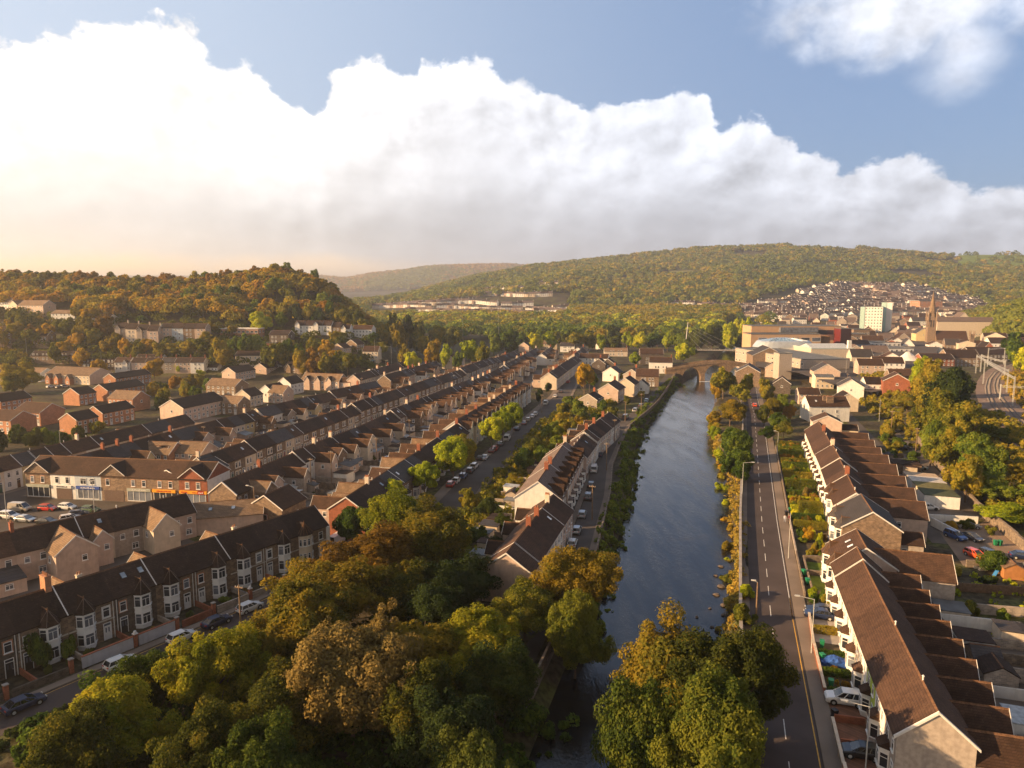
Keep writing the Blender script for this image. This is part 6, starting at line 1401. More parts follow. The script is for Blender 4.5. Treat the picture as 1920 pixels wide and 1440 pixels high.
TB(1803, 700, 98, 52, 6, 19, 23, CREAM, GREYROOF, 'long gallery building with dormers on its pale roof behind the church'); TB(1726, 660, 14, 15, 6, 12, 16.5, YELL, SLATE, 'cream building with a round window beside the spire')
TB(1798, 712, 8, 14, 6, 21, 28, CREAM, GREYROOF, 'cream gable rising from the long gallery building')
blk('red_brick_block', 1720, 1762, 1195, 30, None, 17, BRICK, 'stepped orange brick block on the slope behind the spire', 'building', rows_=4, cols=5); blk('red_brick_block', 1758, 1792, 1205, 26, None, 13, STONE, 'lower brown block joined to the stepped orange one', 'building', rows_=3, cols=4)
TB(1800, 470, 95, 20, 7, 6.5, 11, STONE, ROOF[1], 'dark hip-roofed stone building opposite the station'); TB(1754, 465, 95, 20, 6, 5, 8, RBRICK, ROOF[1], 'red brick building behind the white canopy'); TB(1845, 510, 92, 26, 8, 6, 10, DSTONE, ROOF[1], 'dark stone range above the station')
TB(1885, 560, 100, 26, 6, 6, 10, WHITE, ROOF[1], 'white-walled long building right of the dark range'); TB(1865, 600, 30, 12, 8, 6, 10, CREAM, SLATE, 'building with a red and white patterned roof end')
blk('school_block', 413, 485, 470, 12, None, 7.5, BRICK, 'flat-roofed school wing with white fascia below the wood', 'school', rows_=2, cols=9, gw=2.0, roof=TRIM); blk('school_block', 436, 517, 455, 10, None, 6.0, RBRICK, 'lower red brick school wing in front of the white-edged one', 'school', rows_=1, cols=8, gw=2.0)
blk('long_shed', 1440, 1578, 1080, 16, 4, 11, CREAM, 'very long pale shed behind the college', 'shed', roof=CORR); blk('riverside_flats', 1290, 1345, 1030, 14, 5, 12, RBRICK, 'orange and mint flats above the river trees', 'flats', rows_=3, cols=8)
for k, (a, b, D) in enumerate([(1595, 1625, 640), (1590, 1660, 560), (1660, 1715, 540), (1640, 1690, 590), (1600, 1630, 700), (1360, 1400, 1090)]):
    blk('town_building', a, b, D, 20, 0, [12, 7, 7, 8, 13, 14][k], [STONE, CORR, WHITE, WHITE, STONE, BLUEW][k], ['brown office block with a band of windows behind the red block', 'pale blue-grey flat-roofed shop', 'white flat-roofed shop right of the pale blue-grey one', 'white block with railings on its roof', 'brown windowed block beside the white tower', 'pale blue flats beyond the park'][k], 'building', rows_=2 if k != 1 else 0, cols=6)
g = random.Random(9); used = []; n = 0
WD = ['white', 'cream', 'beige', 'stone', 'brick', 'grey']; WM = [WHITE, CREAM, PINK, STONE, RBRICK, GREY]
for D in (440, 500, 530, 600, 640, 690, 740, 790, 850, 910, 980, 1040):
    px = 1600 + g.uniform(0, 30) if D < 560 else 1420 + g.uniform(0, 20) + (0 if D > 700 else 170)
    p1 = 1700 if D < 520 else 1900
    while px < p1:
        w = g.uniform(8, 20); 
        if not (1622 < px < 1680 and 700 < D < 790) and not (D < 560 and 1655 < px < 1745) and not (1700 < px < 1860 and 600 < D < 720) and not (px > 1790 and D > 900 - (px - 1790) * 3):
            i = g.randrange(6); n += 1
            TH(px, D + g.uniform(-12, 12), g.choice([96, 20, 106, 14]), w, g.uniform(4, 6), g.uniform(5, 7.5), g.uniform(8.5, 11.5), WM[i], g.choice([ROOF[0], ROOF[1], SLATE, GREYROOF]), f'{WD[i]} pitched-roof building, {ordn(n)} from the near side of the crowded town centre', name='town_building', gable=(1, 1))
        px += (w + g.uniform(0, 12)) / D * 1333
# white tensile canopy and a coach
x, y = AT(1700, 470); o = empty('tent_canopy', (x, y, 0), 0, 'white peaked canopy over the bus station', 'canopy')
f = MB(); N_ = 16
def zc_(u_, v_): return 4.0 + 7.5 * max(0, 1 - math.hypot(u_ / 15.0 - 0.1, v_ / 9.0)) ** 1.7
G_ = [[(u_, v_, zc_(u_, v_) - 1.8 * abs(u_) / 15 * (u_ < 0)) for v_ in np.linspace(-8, 8, 9)] for u_ in np.linspace(-17, 14, 17)]
for i in range(16):
    for j in range(8): f.poly([G_[i][j], G_[i + 1][j], G_[i + 1][j + 1], G_[i][j + 1]])
me = f.build('membrane', WHITE, o); md = me.modifiers.new('s', 'SOLIDIFY'); md.thickness = 0.15
for i, j in ((0, 0), (16, 0), (0, 8), (16, 8)): p = G_[i][j]; f = MB(); f.tube((p[0], p[1], 0), p, .15, .15, 6); f.build('post', GALV, o)
# arched bridge and footbridge
def bridge():
    A = np.array(xy(-26.5, 447.0)); B = np.array(xy(19.5, 460.0)); d = (B - A); L = np.linalg.norm(d); d /= L; nn = np.array([-d[1], d[0]])
    o = empty('arched_bridge', (A[0], A[1], 0), math.atan2(d[1], d[0]), 'hump-backed stone bridge with round arches over the river', 'bridge')
    top = lambda s: 3.0 + 4.0 * math.sin(math.pi * np.clip((s + 8) / (L + 16), 0, 1)) ** 1.4
    arches = [(1.5, 12.0), (14.8, 27.0), (29.8, 40.5)]
    f = MB(); ss = np.linspace(-9, L + 10, 140)
    def bot(s):
        for a, b in arches:
            if a < s < b: c = (a + b) / 2; r = (b - a) / 2; return -1.8 + (top(c) - 1.1 + 1.8 - .2) * math.sqrt(max(0, 1 - ((s - c) / r) ** 2))
        return -7.0
    for s0, s1 in zip(ss[:-1], ss[1:]):
        m = (s0 + s1) / 2; b0 = bot(m)
        q = lambda s, z0, z1, y0, y1: [(s, y0, z0), (s, y1, z0), (s, y1, z1), (s, y0, z1)]
        f.solid(q(s0, b0, top(s0), -4, 4), q(s1, b0, top(s1), -4, 4))
    f.build('arches', BRIDGE, o)
    for y0 in (-4.3, 3.9):
        f = MB()
        for s0, s1 in zip(ss[:-1], ss[1:]): f.solid([(s0, y0, top(s0) - .5), (s0, y0 + .4, top(s0) - .5), (s0, y0 + .4, top(s0) + 1.1), (s0, y0, top(s0) + 1.1)], [(s1, y0, top(s1) - .5), (s1, y0 + .4, top(s1) - .5), (s1, y0 + .4, top(s1) + 1.1), (s1, y0, top(s1) + 1.1)])
        f.build('parapet', BRIDGE, o)
    f = MB(); 
    for s in (13.4, 28.4): f.solid([(s - 1.5, -5.6, -7), (s - 1.5, -4.02, -7), (s + 1.5, -4.02, -7), (s + 1.5, -5.6, -7)], [(s - 1.2, -4.6, .5), (s - 1.2, -4.02, .5), (s + 1.2, -4.02, .5), (s + 1.2, -4.6, .5)])
    f.build('cutwater', BRIDGE, o)
bridge()
x, y = AT(1345, 575); o = empty('footbridge', (x, y, 2.6), R(-10), 'slender white footbridge hung from a tall leaning mast', 'footbridge')
f = MB(); f.box(-24, 26, -1.2, 1.2, 0, .35); f.build('deck', CONC, o)
f = MB()
for yy in (-1.2, 1.2):
    f.box(-24, 26, yy - .04, yy + .04, .9, 1.0)
    for k in range(26): f.box(-24 + k * 2, -23.92 + k * 2, yy - .04, yy + .04, .35, .9)
f.build('railing', GALV, o); f = MB(); f.tube((-25.5, 0, -3), (-23.5, 0, 23), .45, .2, 8); f.build('mast', TRIM, o)
f = MB()
for k in range(5): f.tube((-23.6, 0, 21 - k * 2), (20 - k * 8, 0, .5), .05, .05, 4)
f.build('cable', GALV, o)
for (ua, ub, v, w) in [(0, 12, 690, 9), (-8, 10, 560, 6), (2, 14, 470, 3), (-14, -2, 440, 2.5)]:
    f = MB(); f.poly([(*xy(a_, b_), WATER + 0.06) for a_, b_ in [(ua, v), (ub, v + 6), (ub, v + 6 + w), (ua, v + w)]]); tag(f.build('rapids', FOAM), kind='structure')

# ------------------------------------------------------------------ cars
def paint(name, col, metal=0.2):
    m = mat(name, col, 0.28, 0.04, 1.0, spec=0.6, metal=metal); m.node_tree.nodes['Principled BSDF'].inputs['Coat Weight'].default_value = 0.6; return m
CP = {'white': paint('car_white', (0.75, 0.75, 0.74), 0), 'red': paint('car_red', (0.50, 0.03, 0.02), 0), 'blue': paint('car_blue', (0.03, 0.08, 0.25)), 'black': paint('car_black', (0.015, 0.016, 0.02)), 'silver': paint('car_silver', (0.42, 0.44, 0.46), 0.5),
      'grey': paint('car_grey', (0.10, 0.10, 0.11), 0.4), 'navy': paint('car_navy', (0.02, 0.035, 0.09)), 'orange': paint('car_orange', (0.75, 0.09, 0.02), 0), 'green': paint('car_green', (0.10, 0.17, 0.09)), 'teal': paint('car_teal', (0.03, 0.18, 0.22)), 'beige': paint('car_beige', (0.45, 0.40, 0.33)), 'maroon': paint('car_maroon', (0.16, 0.02, 0.02)), 'pale blue': paint('car_paleblue', (0.25, 0.42, 0.55))}
TYRE = mat('tyre_rubber', (0.02, 0.02, 0.02), 0.9); LAMP = mat('lamp_glass', (0.65, 0.65, 0.62), 0.2); TAILL = mat('tail_lamp', (0.35, 0.01, 0.01), 0.3); TRIMB = mat('black_plastic', (0.03, 0.03, 0.03), 0.6)
SPEC = {'hatchback': (4.1, 1.76, 1.47, [(-0.50, .62, .60), (-0.48, .92, .50), (-0.30, .95, .22), (0.16, .95, -1), (0.28, .93, -1), (0.42, .80, -1), (0.485, .66, -1), (0.50, .50, -1)], (-0.48, 0.27, -0.40, 0.06)),
        'suv': (4.5, 1.86, 1.68, [(-0.50, .68, 0), (-0.47, 1.02, 0), (0.2, 1.04, 0), (0.30, .99, 0), (0.46, .86, 0), (0.50, .62, 0)], (-0.48, 0.27, -0.42, 0.08)),
        'saloon': (4.5, 1.80, 1.42, [(-0.50, .62, 0), (-0.47, .92, 0), (-0.34, .95, 0), (0.2, .90, 0), (0.30, .84, 0), (0.46, .70, 0), (0.50, .5, 0)], (-0.42, 0.27, -0.26, 0.05)),
        'van': (5.0, 1.95, 1.98, [(-0.50, .7, 0), (-0.49, 1.12, 0), (0.28, 1.12, 0), (0.36, 1.05, 0), (0.48, .88, 0), (0.50, .62, 0)], (-0.49, 0.36, -0.48, 0.20))}
def car_meshes(kind, colr):
    def fn():
        L, W, H, prof, cab = SPEC[kind]; pm = CP[colr]; hw = W / 2; f = MB(); P = [(p[0] * L, p[1]) for p in prof]; n = len(P)
        rings = []
        for i, (x, zt) in enumerate(P):
            e = 0.86 if i in (0, n - 1) else (0.97 if i in (1, n - 2) else 1.0); w = hw * e; zb = 0.34 if i in (0, n - 1) else 0.22
            rings.append([(x, -w * .92, zb), (x, w * .92, zb), (x, w, zb + .25), (x, w * .985, zt - .12), (x, w * .9, zt), (x, -w * .9, zt), (x, -w * .985, zt - .12), (x, -w, zb + .25)])
        for i, (a, b) in enumerate(zip(rings[:-1], rings[1:])): f.solid(a, b, 0, False)
        f.poly(rings[0], 0); f.poly(list(reversed(rings[-1])), 0)
        c0, c1, r0, r1 = [q * L for q in cab]; zb = max(p[1] for p in P) - .05; zr = H
        wb, wr = hw * .90, hw * .76
        roof = [(r0, -wr, zr - .05), (r1, -wr, zr - .05), (r1, wr, zr - .05), (r0, wr, zr - .05)]; base = [(c0, -wb, zb), (c1, -wb, zb), (c1, wb, zb), (c0, wb, zb)]
        up = lambda q, d: (q[0], q[1], q[2] + d)
        f.solid([up(q, 0) for q in roof], [(q[0] * .97, q[1] * .93, q[2] + .07) for q in roof], 0)
        for a, b in zip(base, roof): f.tube(a, b, .055, .05, 5, 0, False)
        mb_ = lambda t: ((base[0][0] + (base[1][0] - base[0][0]) * t), (roof[0][0] + (roof[1][0] - roof[0][0]) * t))
        for t in ([0.42, 0.72] if kind != 'van' else [0.5, 0.78]):
            for s in (-1, 1): f.tube((mb_(t)[0], s * wb, zb), (mb_(t)[1], s * wr, zr - .05), .05, .045, 5, 0, False)
        f.box(-L / 2 - .01, -L / 2 + .1, -hw * .7, hw * .7, .3, .42, 1); f.box(L / 2 - .1, L / 2 + .015, -hw * .6, hw * .6, .3, .48, 1)
        for s in (-1, 1): f.box(c1 - .35, c1 - .2, s * (hw + .02) - .09, s * (hw + .02) + .09, zb - .02, zb + .13, 0)
        if kind == 'van':
            for s in (-1, 1): f.solid([(c0 + .02, s * wb, zb + .02), (c0 + L * .48, s * wb, zb + .02), (r0 + L * .46, s * wr, zr - .08), (r0 + .02, s * wr, zr - .08)], [(c0 + .02, s * (wb + .03), zb + .02), (c0 + L * .48, s * (wb + .03), zb + .02), (r0 + L * .46, s * (wr + .03), zr - .08), (r0 + .02, s * (wr + .03), zr - .08)], 0)
        for sx in (-.31, .30):
            for s in (-1, 1): f.tube((sx * L, s * (hw - .12), .34), (sx * L, s * (hw + .004), .34), .40, .40, 14, 1)
        body = f.mesh('body', [pm, TRIMB])
        g = MB(); g.solid([(q[0], q[1] * .985, q[2]) for q in base], [(q[0], q[1] * .985, q[2]) for q in roof]); glass = g.mesh('windows', [CARGLASS])
        return body, glass
    return cached(('car', kind, colr), fn)
def wheel_mesh():
    f = MB(); f.tube((0, -.11, 0), (0, .11, 0), .32, .32, 16); return f.mesh('tyre', [TYRE])
def rim_mesh():
    f = MB(); f.tube((0, -.115, 0), (0, .115, 0), .20, .20, 10); return f.mesh('rim', [GALV])
def lamp_mesh(m, nm):
    f = MB(); f.box(-.05, .05, -.2, .2, -.07, .07); return f.mesh(nm, [m])
def car(x, y, az, kind, colr, label, group='parked cars', lod=1, z=None, cat='car'):
    """az: heading clockwise from +Y"""
    o = empty('van' if kind == 'van' else 'parked_car', (x, y, (T1(x, y) if z is None else z) + 0.035), math.pi / 2 - R(az), label, 'van' if kind == 'van' else cat, group)
    L, W, H, prof, cab = SPEC[kind]; b, g = car_meshes(kind, colr); link('body', b, o); link('windows', g, o)
    for sx in (-.31, .30):
        for s in (-1, 1):
            w = link('wheel', cached('wheel', wheel_mesh), o, (sx * L, s * (W / 2 - .08), .32))
            if lod == 0: link('rim', cached('rim', rim_mesh), w)
    for s in (-1, 1):
        link('headlight', cached('hl', lambda: lamp_mesh(LAMP, 'headlight')), o, (L / 2 - .04, s * (W / 2 - .32), .66)); link('tail_light', cached('tl', lambda: lamp_mesh(TAILL, 'tail_light')), o, (-L / 2 + .04, s * (W / 2 - .28), .8))
    return o
AVZ = 9.0
def cz(px, py, az, kind, colr, label, grp, lod=1, z=0.0): x, y = PT(px, py, z); return car(x, y, az, kind, colr, label, grp, lod, z=z)
def z5p(x, y): return 680 + x / 4.8, 620 + y / 4.8
GA = 'cars parked along the avenue'
av = [(795, 1400, 'hatchback', 'red', 'red hatchback at the near end of the parked avenue cars'), (842, 1366, 'saloon', 'white', 'white car behind the near red hatchback on the avenue'), (905, 1325, 'hatchback', 'blue', 'blue hatchback on the avenue between white and dark cars'), (968, 1275, 'hatchback', 'grey', 'dark grey hatchback beyond the blue one on the avenue'), (1003, 1238, 'suv', 'white', 'white tall car in front of the fourth lime'), (1058, 1165, 'hatchback', 'black', 'black hatchback just past the tall white car'), (1100, 1155, 'saloon', 'white', 'white saloon farther along the avenue, before the maroon car'), (1165, 1095, 'hatchback', 'maroon', 'maroon hatchback on the avenue'), (1192, 1075, 'hatchback', 'red', 'bright red hatchback beyond the maroon one'), (1238, 1035, 'saloon', 'grey', 'grey saloon at the crossing of the avenue'), (1300, 985, 'van', 'white', 'white van under the farther limes'), (1388, 895, 'saloon', 'black', 'black saloon beyond the white van'), (1455, 845, 'saloon', 'maroon', 'brown-red saloon on the upper avenue'), (1490, 812, 'hatchback', 'beige', 'beige hatchback on the upper avenue'), (1528, 782, 'saloon', 'white', 'white saloon, nearer of two on the upper avenue'), (1556, 762, 'hatchback', 'white', 'white hatchback, farther of two on the upper avenue'), (1648, 665, 'van', 'white', 'white van at the avenue bend'), (1732, 600, 'saloon', 'white', 'white car at the street corner beyond the bend'), (1785, 556, 'hatchback', 'grey', 'grey car beside the cream gabled terrace'), (1850, 470, 'hatchback', 'red', 'red car at the top of the avenue')]
for a, b, kd, cl, lab in av:
    px, py = z5p(a, b); x, y = PT(px, py); u, v = uvof(x, y); car(x, y, 9 if v < 330 else 14, kd, cl, lab, GA)
GRV = 'cars parked along the river road'
def z4p(x, y): return 820 + x / 2.88, 640 + y / 2.88
for a, b, kd, cl, lab in [(698, 1100, 'hatchback', 'white', 'pale car half hidden by the tree at the river road end'), (732, 1030, 'hatchback', 'silver', 'silver hatchback beside the river-wall terrace'), (766, 945, 'hatchback', 'silver', 'second silver hatchback near the white gable wall'), (805, 850, 'suv', 'grey', 'grey tall car below the gablets'), (825, 785, 'hatchback', 'black', 'small black car in front of the gablets'), (853, 703, 'van', 'white', 'white camper van on the river road'), (888, 622, 'saloon', 'navy', 'navy saloon beyond the camper van'), (902, 570, 'saloon', 'black', 'black saloon by the low terrace'), (935, 518, 'saloon', 'grey', 'grey saloon where the road bends'), (957, 488, 'hatchback', 'teal', 'teal hatchback at the bend of the river road'), (1018, 420, 'van', 'grey', 'dark van past the bend'), (1030, 378, 'suv', 'silver', 'silver tall car near the pale gabled terrace'), (1062, 352, 'hatchback', 'grey', 'grey car outside the pale gabled terrace'), (1113, 325, 'hatchback', 'pale blue', 'pale blue car standing alone by the river wall')]:
    px, py = z4p(a, b); x, y = PT(px, py); u, v = uvof(x, y)
    c = float(np.interp(v, [p[1] for p in RVW], [p[0] for p in RVW])); d = float(np.interp(v + 5, [p[1] for p in RVW], [p[0] for p in RVW])) - c
    car(*xy(c - 3.3, v), 16.7 + math.degrees(math.atan2(d, 5)), kd, cl, lab, GRV)
GC_ = 'cars in the car park by the shops'
for px, py, az, kd, cl, lab in [(38, 958, 98, 'van', 'beige', 'beige minibus van with a roof rack before the shops'), (90, 957, 98, 'hatchback', 'red', 'red hatchback before the shuttered shop'), (127, 955, 100, 'hatchback', 'white', 'cream hatchback before the blue-fronted shop'), (170, 960, 95, 'hatchback', 'green', 'green hatchback with its boot open'), (148, 968, 60, 'hatchback', 'navy', 'purple-navy car hidden between white and green ones'), (132, 976, 55, 'hatchback', 'white', 'white car at the roof edge of the second terrace'), (18, 972, 100, 'suv', 'white', 'white off-roader with dark windows'), (48, 978, 102, 'saloon', 'silver', 'silver saloon beside the white off-roader'), (88, 982, 98, 'saloon', 'black', 'black saloon beside the silver one')]:
    cz(px, py, az, kd, cl, lab, GC_)
GS = 'cars parked below the bay-windowed terrace'
def onst(px, py, t, kd, cl, lab):
    q = np.array(uvof(*PT(px, py))); s = float(np.dot(q - FR_A, fd)); x, y = xy(*frp(s, t)); car(x, y, math.degrees(math.atan2(*(np.array(xy(*frp(s + 1, t))) - np.array(xy(*frp(s, t)))))), kd, cl, lab, GS, 0)
onst(228, 1250, 9.2, 'hatchback', 'white', 'white hatchback beside the white-panelled garden wall'); onst(347, 1203, 9.1, 'hatchback', 'white', 'small white car with a dark red roof below the terrace'); onst(415, 1175, 8.9, 'saloon', 'navy', 'dark saloon in deep shade below the terrace'); onst(482, 1150, 8.8, 'hatchback', 'white', 'white hatchback beside the wooden pole below the terrace'); onst(30, 1315, 9.2, 'saloon', 'navy', 'dark blue car at the lower left of the terrace street')
cz(634, 1018, 20, 'van', 'white', 'white van with lettering behind the round lime', 'vans at the lane corner')
GY = 'cars in the yards east of the river road'
for px, py, az, kd, cl, lab in [(1583, 1318, 286, 'suv', 'white', 'white tall car on the brick drive beside the lime bay'), (1614, 1418, 286, 'hatchback', 'black', 'black hatchback on the drive at the bottom corner'), (1538, 1150, 288, 'saloon', 'black', 'black car on the paved forecourt, the farther of two'), (1536, 1158, 288, 'saloon', 'navy', 'navy car on the paved forecourt, the nearer of two'), (1791, 1010, 165, 'suv', 'blue', 'blue off-roader in the walled yard'), (1822, 1012, 163, 'saloon', 'grey', 'grey saloon beside the blue off-roader'), (1816, 990, 100, 'saloon', 'silver', 'silver coupe along the yard wall'), (1828, 1045, 165, 'hatchback', 'orange', 'bright orange-red hatchback in the yard'), (1858, 1048, 160, 'suv', 'black', 'black tall car beside the orange-red hatchback'), (1918, 1048, 110, 'saloon', 'navy', 'dark car at the yard edge cut off by the frame'), (1740, 955, 100, 'saloon', 'white', 'white van-like car beside the flat garages'), (1695, 843, 98, 'hatchback', 'navy', 'dark blue car behind the round hedge'), (1722, 880, 98, 'saloon', 'pale blue', 'pale blue car behind the garages'), (1676, 765, 10, 'suv', 'white', 'white car on the forecourt below the red brick band'), (1693, 763, 10, 'hatchback', 'grey', 'grey car on the forecourt below the red brick band'), (1659, 773, 90, 'hatchback', 'red', 'small red car in the lane by the shrubs'), (1568, 724, 30, 'van', 'white', 'white van beside the pale slate-roofed house'), (1562, 728, 30, 'hatchback', 'blue', 'bright blue car in front of that white van'), (1547, 727, 96, 'hatchback', 'red', 'red car beside the bright blue one'), (1455, 705, 20, 'hatchback', 'silver', 'silver car by the dark gabled shed'), (1415, 762, 16.7, 'hatchback', 'orange', 'orange-red car driving away on the riverside road'), (1668, 690, 20, 'hatchback', 'black', 'black car beside the coach park')]:
    cz(px, py, az, kd, cl, lab, GY, 0 if py > 970 else 1)
for px, py, az, kd, cl, lab in [(95, 727, 20, 'hatchback', 'white', 'white car before the hall, at the left of three'), (112, 728, 20, 'hatchback', 'grey', 'dark car before the hall, middle of three'), (122, 727, 20, 'suv', 'silver', 'silver tall car before the hall, at the right of three')]: cz(px, py, az, kd, cl, lab, 'cars before the hall')
for px, D, az, kd, cl, lab in [(695, 455, 100, 'van', 'white', 'white van driving on the valley road'), (790, 470, 80, 'van', 'white', 'white van beyond the roadside trees'), (697, 447, 95, 'hatchback', 'pale blue', 'pale blue car outside the cream double-fronted house'), (520, 432, 95, 'hatchback', 'white', 'white car outside the long cream terrace'), (905, 590, 20, 'saloon', 'white', 'white car far off on the valley road')]:
    car(*AT(px, D), az, kd, cl, lab, 'cars on the valley road')
x, y = AT(1703, 462); o = empty('coach', (x, y, 0), R(4), 'white coach standing under the canopy', 'coach'); f = MB(); f.box(-6, 6, -1.25, 1.25, .4, 3.1); f.build('body', CP['white'], o)
f = MB(); f.box(-5.8, 5.9, -1.27, 1.27, 1.5, 2.5); f.build('windows', CARGLASS, o)
for a in (-3.8, 3.6):
    for s in (-1, 1): w = link('wheel', cached('wheel', wheel_mesh), o, (a, s * 1.15, .45)); w.scale = (1.4, 1, 1.4)
strip('road', [uvof(*AT(a, b)) for a, b in [(600, 440), (640, 443), (700, 453), (760, 470), (830, 520), (900, 600), (950, 720)]], 9, ROADM2, 0.4, step=3)

# ------------------------------------------------------------------ poles and lamps
def pole(px, py, h, label, arm=None, timber=True, name='utility_pole', z=0.0, D=None, grp=None):
    x, y = PT(px, py, z) if D is None else AT(px, D); z = T1(x, y) if D is not None else z
    o = empty(name, (x, y, z), R(-16), label, 'pole' if timber else 'street lamp', grp or ('timber poles' if timber else 'street lamps'))
    f = MB(); f.tube((0, 0, -.3), (0, 0, h), .14 if timber else .08, .09 if timber else .045, 8); f.build('post', POLE if timber else GALV, o)
    if arm is not None:
        f = MB(); f.tube((0, 0, h - .05), (arm, 0, h + .25), .045, .04, 6); f.build('arm', GALV, o)
        f = MB(); f.box(arm - .35, arm + .35, -.13, .13, h + .16, h + .32); f.build('lamp_head', GALV, o)
    elif timber:
        f = MB(); f.box(-.7, .7, -.06, .06, h - .5, h - .38); f.build('crossarm', POLE, o)
        for k in (-.6, -.2, .2, .6):
            f = MB(); f.tube((k, 0, h - .38), (k, 0, h - .2), .05, .03, 6); f.build('insulator', TRIM, o)
    return o
for px, py, h, arm, tm, lab in [(1478, 1048, 9, None, 0, 'tall pale post on the pavement by the terraced gardens'), (1521, 1226, 8, -2.2, 0, 'street lamp by the forecourt with the two cars'), (1622, 1450, 7.5, -2.4, 0, 'street lamp at the bottom corner beside the black hatchback'), (1457, 858, 8, -1, 0, 'street lamp by the top hedges of the gardens'), (1391, 935, 9, 2.2, 0, 'street lamp on the river side of the road'), (1417, 1168, 6.5, -.6, 1, 'leaning pole by the golden bank'), (1716, 856, 9, None, 1, 'timber pole behind the round hedge'), (1670, 817, 9, None, 1, 'timber pole between the yard shrubs'), (1648, 790, 9, None, 0, 'pale lamp post beside the dark lane'), (1110, 975, 8, None, 1, 'pinkish pole on the river wall opposite the grey roofs'), (1137, 882, 8, None, 1, 'pole on the river wall opposite the camper van'), (1152, 830, 8, None, 1, 'pole on the river wall at the bend'), (1202, 773, 8, None, 1, 'pole by the small tree on the river wall'), (1172, 790, 8, None, 1, 'pole at the inner edge of the river road'),
    (1016, 775, 8, None, 1, 'pole at the far lime trees of the avenue'), (584, 924, 9, None, 1, 'tall timber pole between the back yards of the lane'), (622, 908, 9, None, 1, 'timber pole beside the glazed yard roof'), (707, 878, 9, None, 1, 'timber pole beside the flat cream extension'), (800, 812, 9, None, 1, 'timber pole behind the long yards'), (768, 830, 8, None, 1, 'reddish pole behind the yards'), (818, 790, 8, None, 1, 'timber pole at the middle of the back lane'), (895, 755, 8, None, 1, 'timber pole near the gabled houses lane'), (988, 712, 8, None, 1, 'timber pole near the end of the back lane'), (554, 790, 8, None, 1, 'timber pole by the white corner extension'), (679, 738, 8, None, 1, 'timber pole among the upper back yards'), (384, 845, 8, None, 1, 'timber pole by the white lean-tos'), (479, 980, 8, -1.6, 1, 'timber pole with a long arm behind the garage roof'),
    (462, 880, 8, 1, 0, 'street lamp before the stone-fronted street'), (115, 855, 8, 1.4, 0, 'street lamp before the outermost terrace'), (310, 815, 8, 1.4, 0, 'street lamp farther along the outermost terrace'), (178, 968, 8, -1, 0, 'street lamp among the parked cars by the shops'), (13, 975, 9, None, 0, 'post at the edge of the car park'), (847, 735, 8, 1.2, 0, 'street lamp over the middle of the long street'), (724, 700, 8, 1.2, 0, 'street lamp by the terrace nearest the valley road'), (452, 1180, 7, None, 1, 'timber pole with a bracket lamp below the terrace'), (1088, 700, 7, None, 0, 'post by the tall golden tree'), (1270, 682, 9, None, 1, 'timber pole at the bridge end'), (1585, 715, 12, None, 0, 'lamp post before the covered market'), (1607, 712, 10, None, 0, 'lamp post in the lane below the market'), (1588, 725, 7, None, 1, 'short timber pole by the blue car'), (1652, 690, 11, None, 0, 'tall lamp post in front of the canopy'), (146, 820, 6, None, 1, 'thin pole before the nearest brick house'), (320, 765, 5, None, 1, 'thin mast at the grey block gable')]:
    pole(px, py, h, lab, arm, bool(tm), 'utility_pole' if tm else 'street_lamp')
for px, D, h, arm, lab in [(702, 445, 15, None, 'tall lamp column beside the white van on the valley road'), (733, 460, 13, -4, 'curved lamp column at the valley road junction'), (744, 480, 14, None, 'lamp column behind the curved one'), (765, 500, 15, None, 'lamp column at the tree edge of the valley road'), (813, 520, 16, None, 'lamp column by the road beyond the golden tree'), (847, 560, 22, None, 'tall column over the valley road'), (935, 700, 45, None, 'very tall mast among the park trees'), (868, 620, 26, None, 'column in the middle of the valley wood'), (48, 440, 12, None, 'lamp post on the hillside road'), (187, 430, 8, None, 'post beside the low workshop')]:
    pole(px, 0, h, lab, arm, False, 'street_lamp', D=D)
# railway
tr = [[PT(1780 + a / 6.543, 640 + b / 6.545, 5.2) for a, b in l] for l in ([(980, 1230), (900, 1155), (790, 1060), (680, 955), (590, 850), (520, 740), (480, 640), (470, 560), (495, 460), (560, 380), (660, 320), (850, 255)], [(980, 1060), (916, 1000), (800, 890), (710, 800), (640, 710), (590, 620), (575, 540), (595, 460), (650, 390), (740, 330), (900, 268)])]
PX, PY = np.array([uvof(*p)[0] for p in tr[0]]), 0
mid_ = [uvof(*((np.array(a) + np.array(b)) / 2)) for a, b in zip(*tr)]
m0, m1 = np.array(mid_[0]), np.array(mid_[1]); mid_ = [tuple(m0 + (m0 - m1) / np.linalg.norm(m0 - m1) * 90)] + mid_
strip('track_bed', mid_, 13.5, BALLAST, 5.12, zfix=0.0, step=6, thick=0.5)
for k, t in enumerate(tr):
    t = [uvof(*p) for p in t]; a, b = np.array(t[0]), np.array(t[1]); t = [tuple(a + (a - b) / np.linalg.norm(a - b) * 90)] + t
    o = empty('railway_track', (0, 0, 0), 0, ['nearer railway track curving beside the embankment trees', 'farther railway track on the outside of the curve'][k], 'railway track', 'railway tracks')
    for off in (-.72, .72):
        r_ = strip('rail', t, .16, RAILM, 5.36, kind=None, off=off, zfix=0.0, step=4, thick=.2); r_.parent = o
    P_ = [xy(*q) for q in resample(t, 1.6)]; f = MB()
    for a, b in zip(P_[:-1], P_[1:]):
        d = np.array(b) - np.array(a); l = np.linalg.norm(d); d /= l; n_ = np.array([-d[1], d[0]]); c = np.array(a)
        q = [(*(c + n_ * s * 1.25 + d * e), 5.125) for s, e in ((-1, -.13), (1, -.13), (1, .13), (-1, .13))]; f.solid(q, [(p[0], p[1], 5.2) for p in q])
    f.build('sleepers', CONC, o)
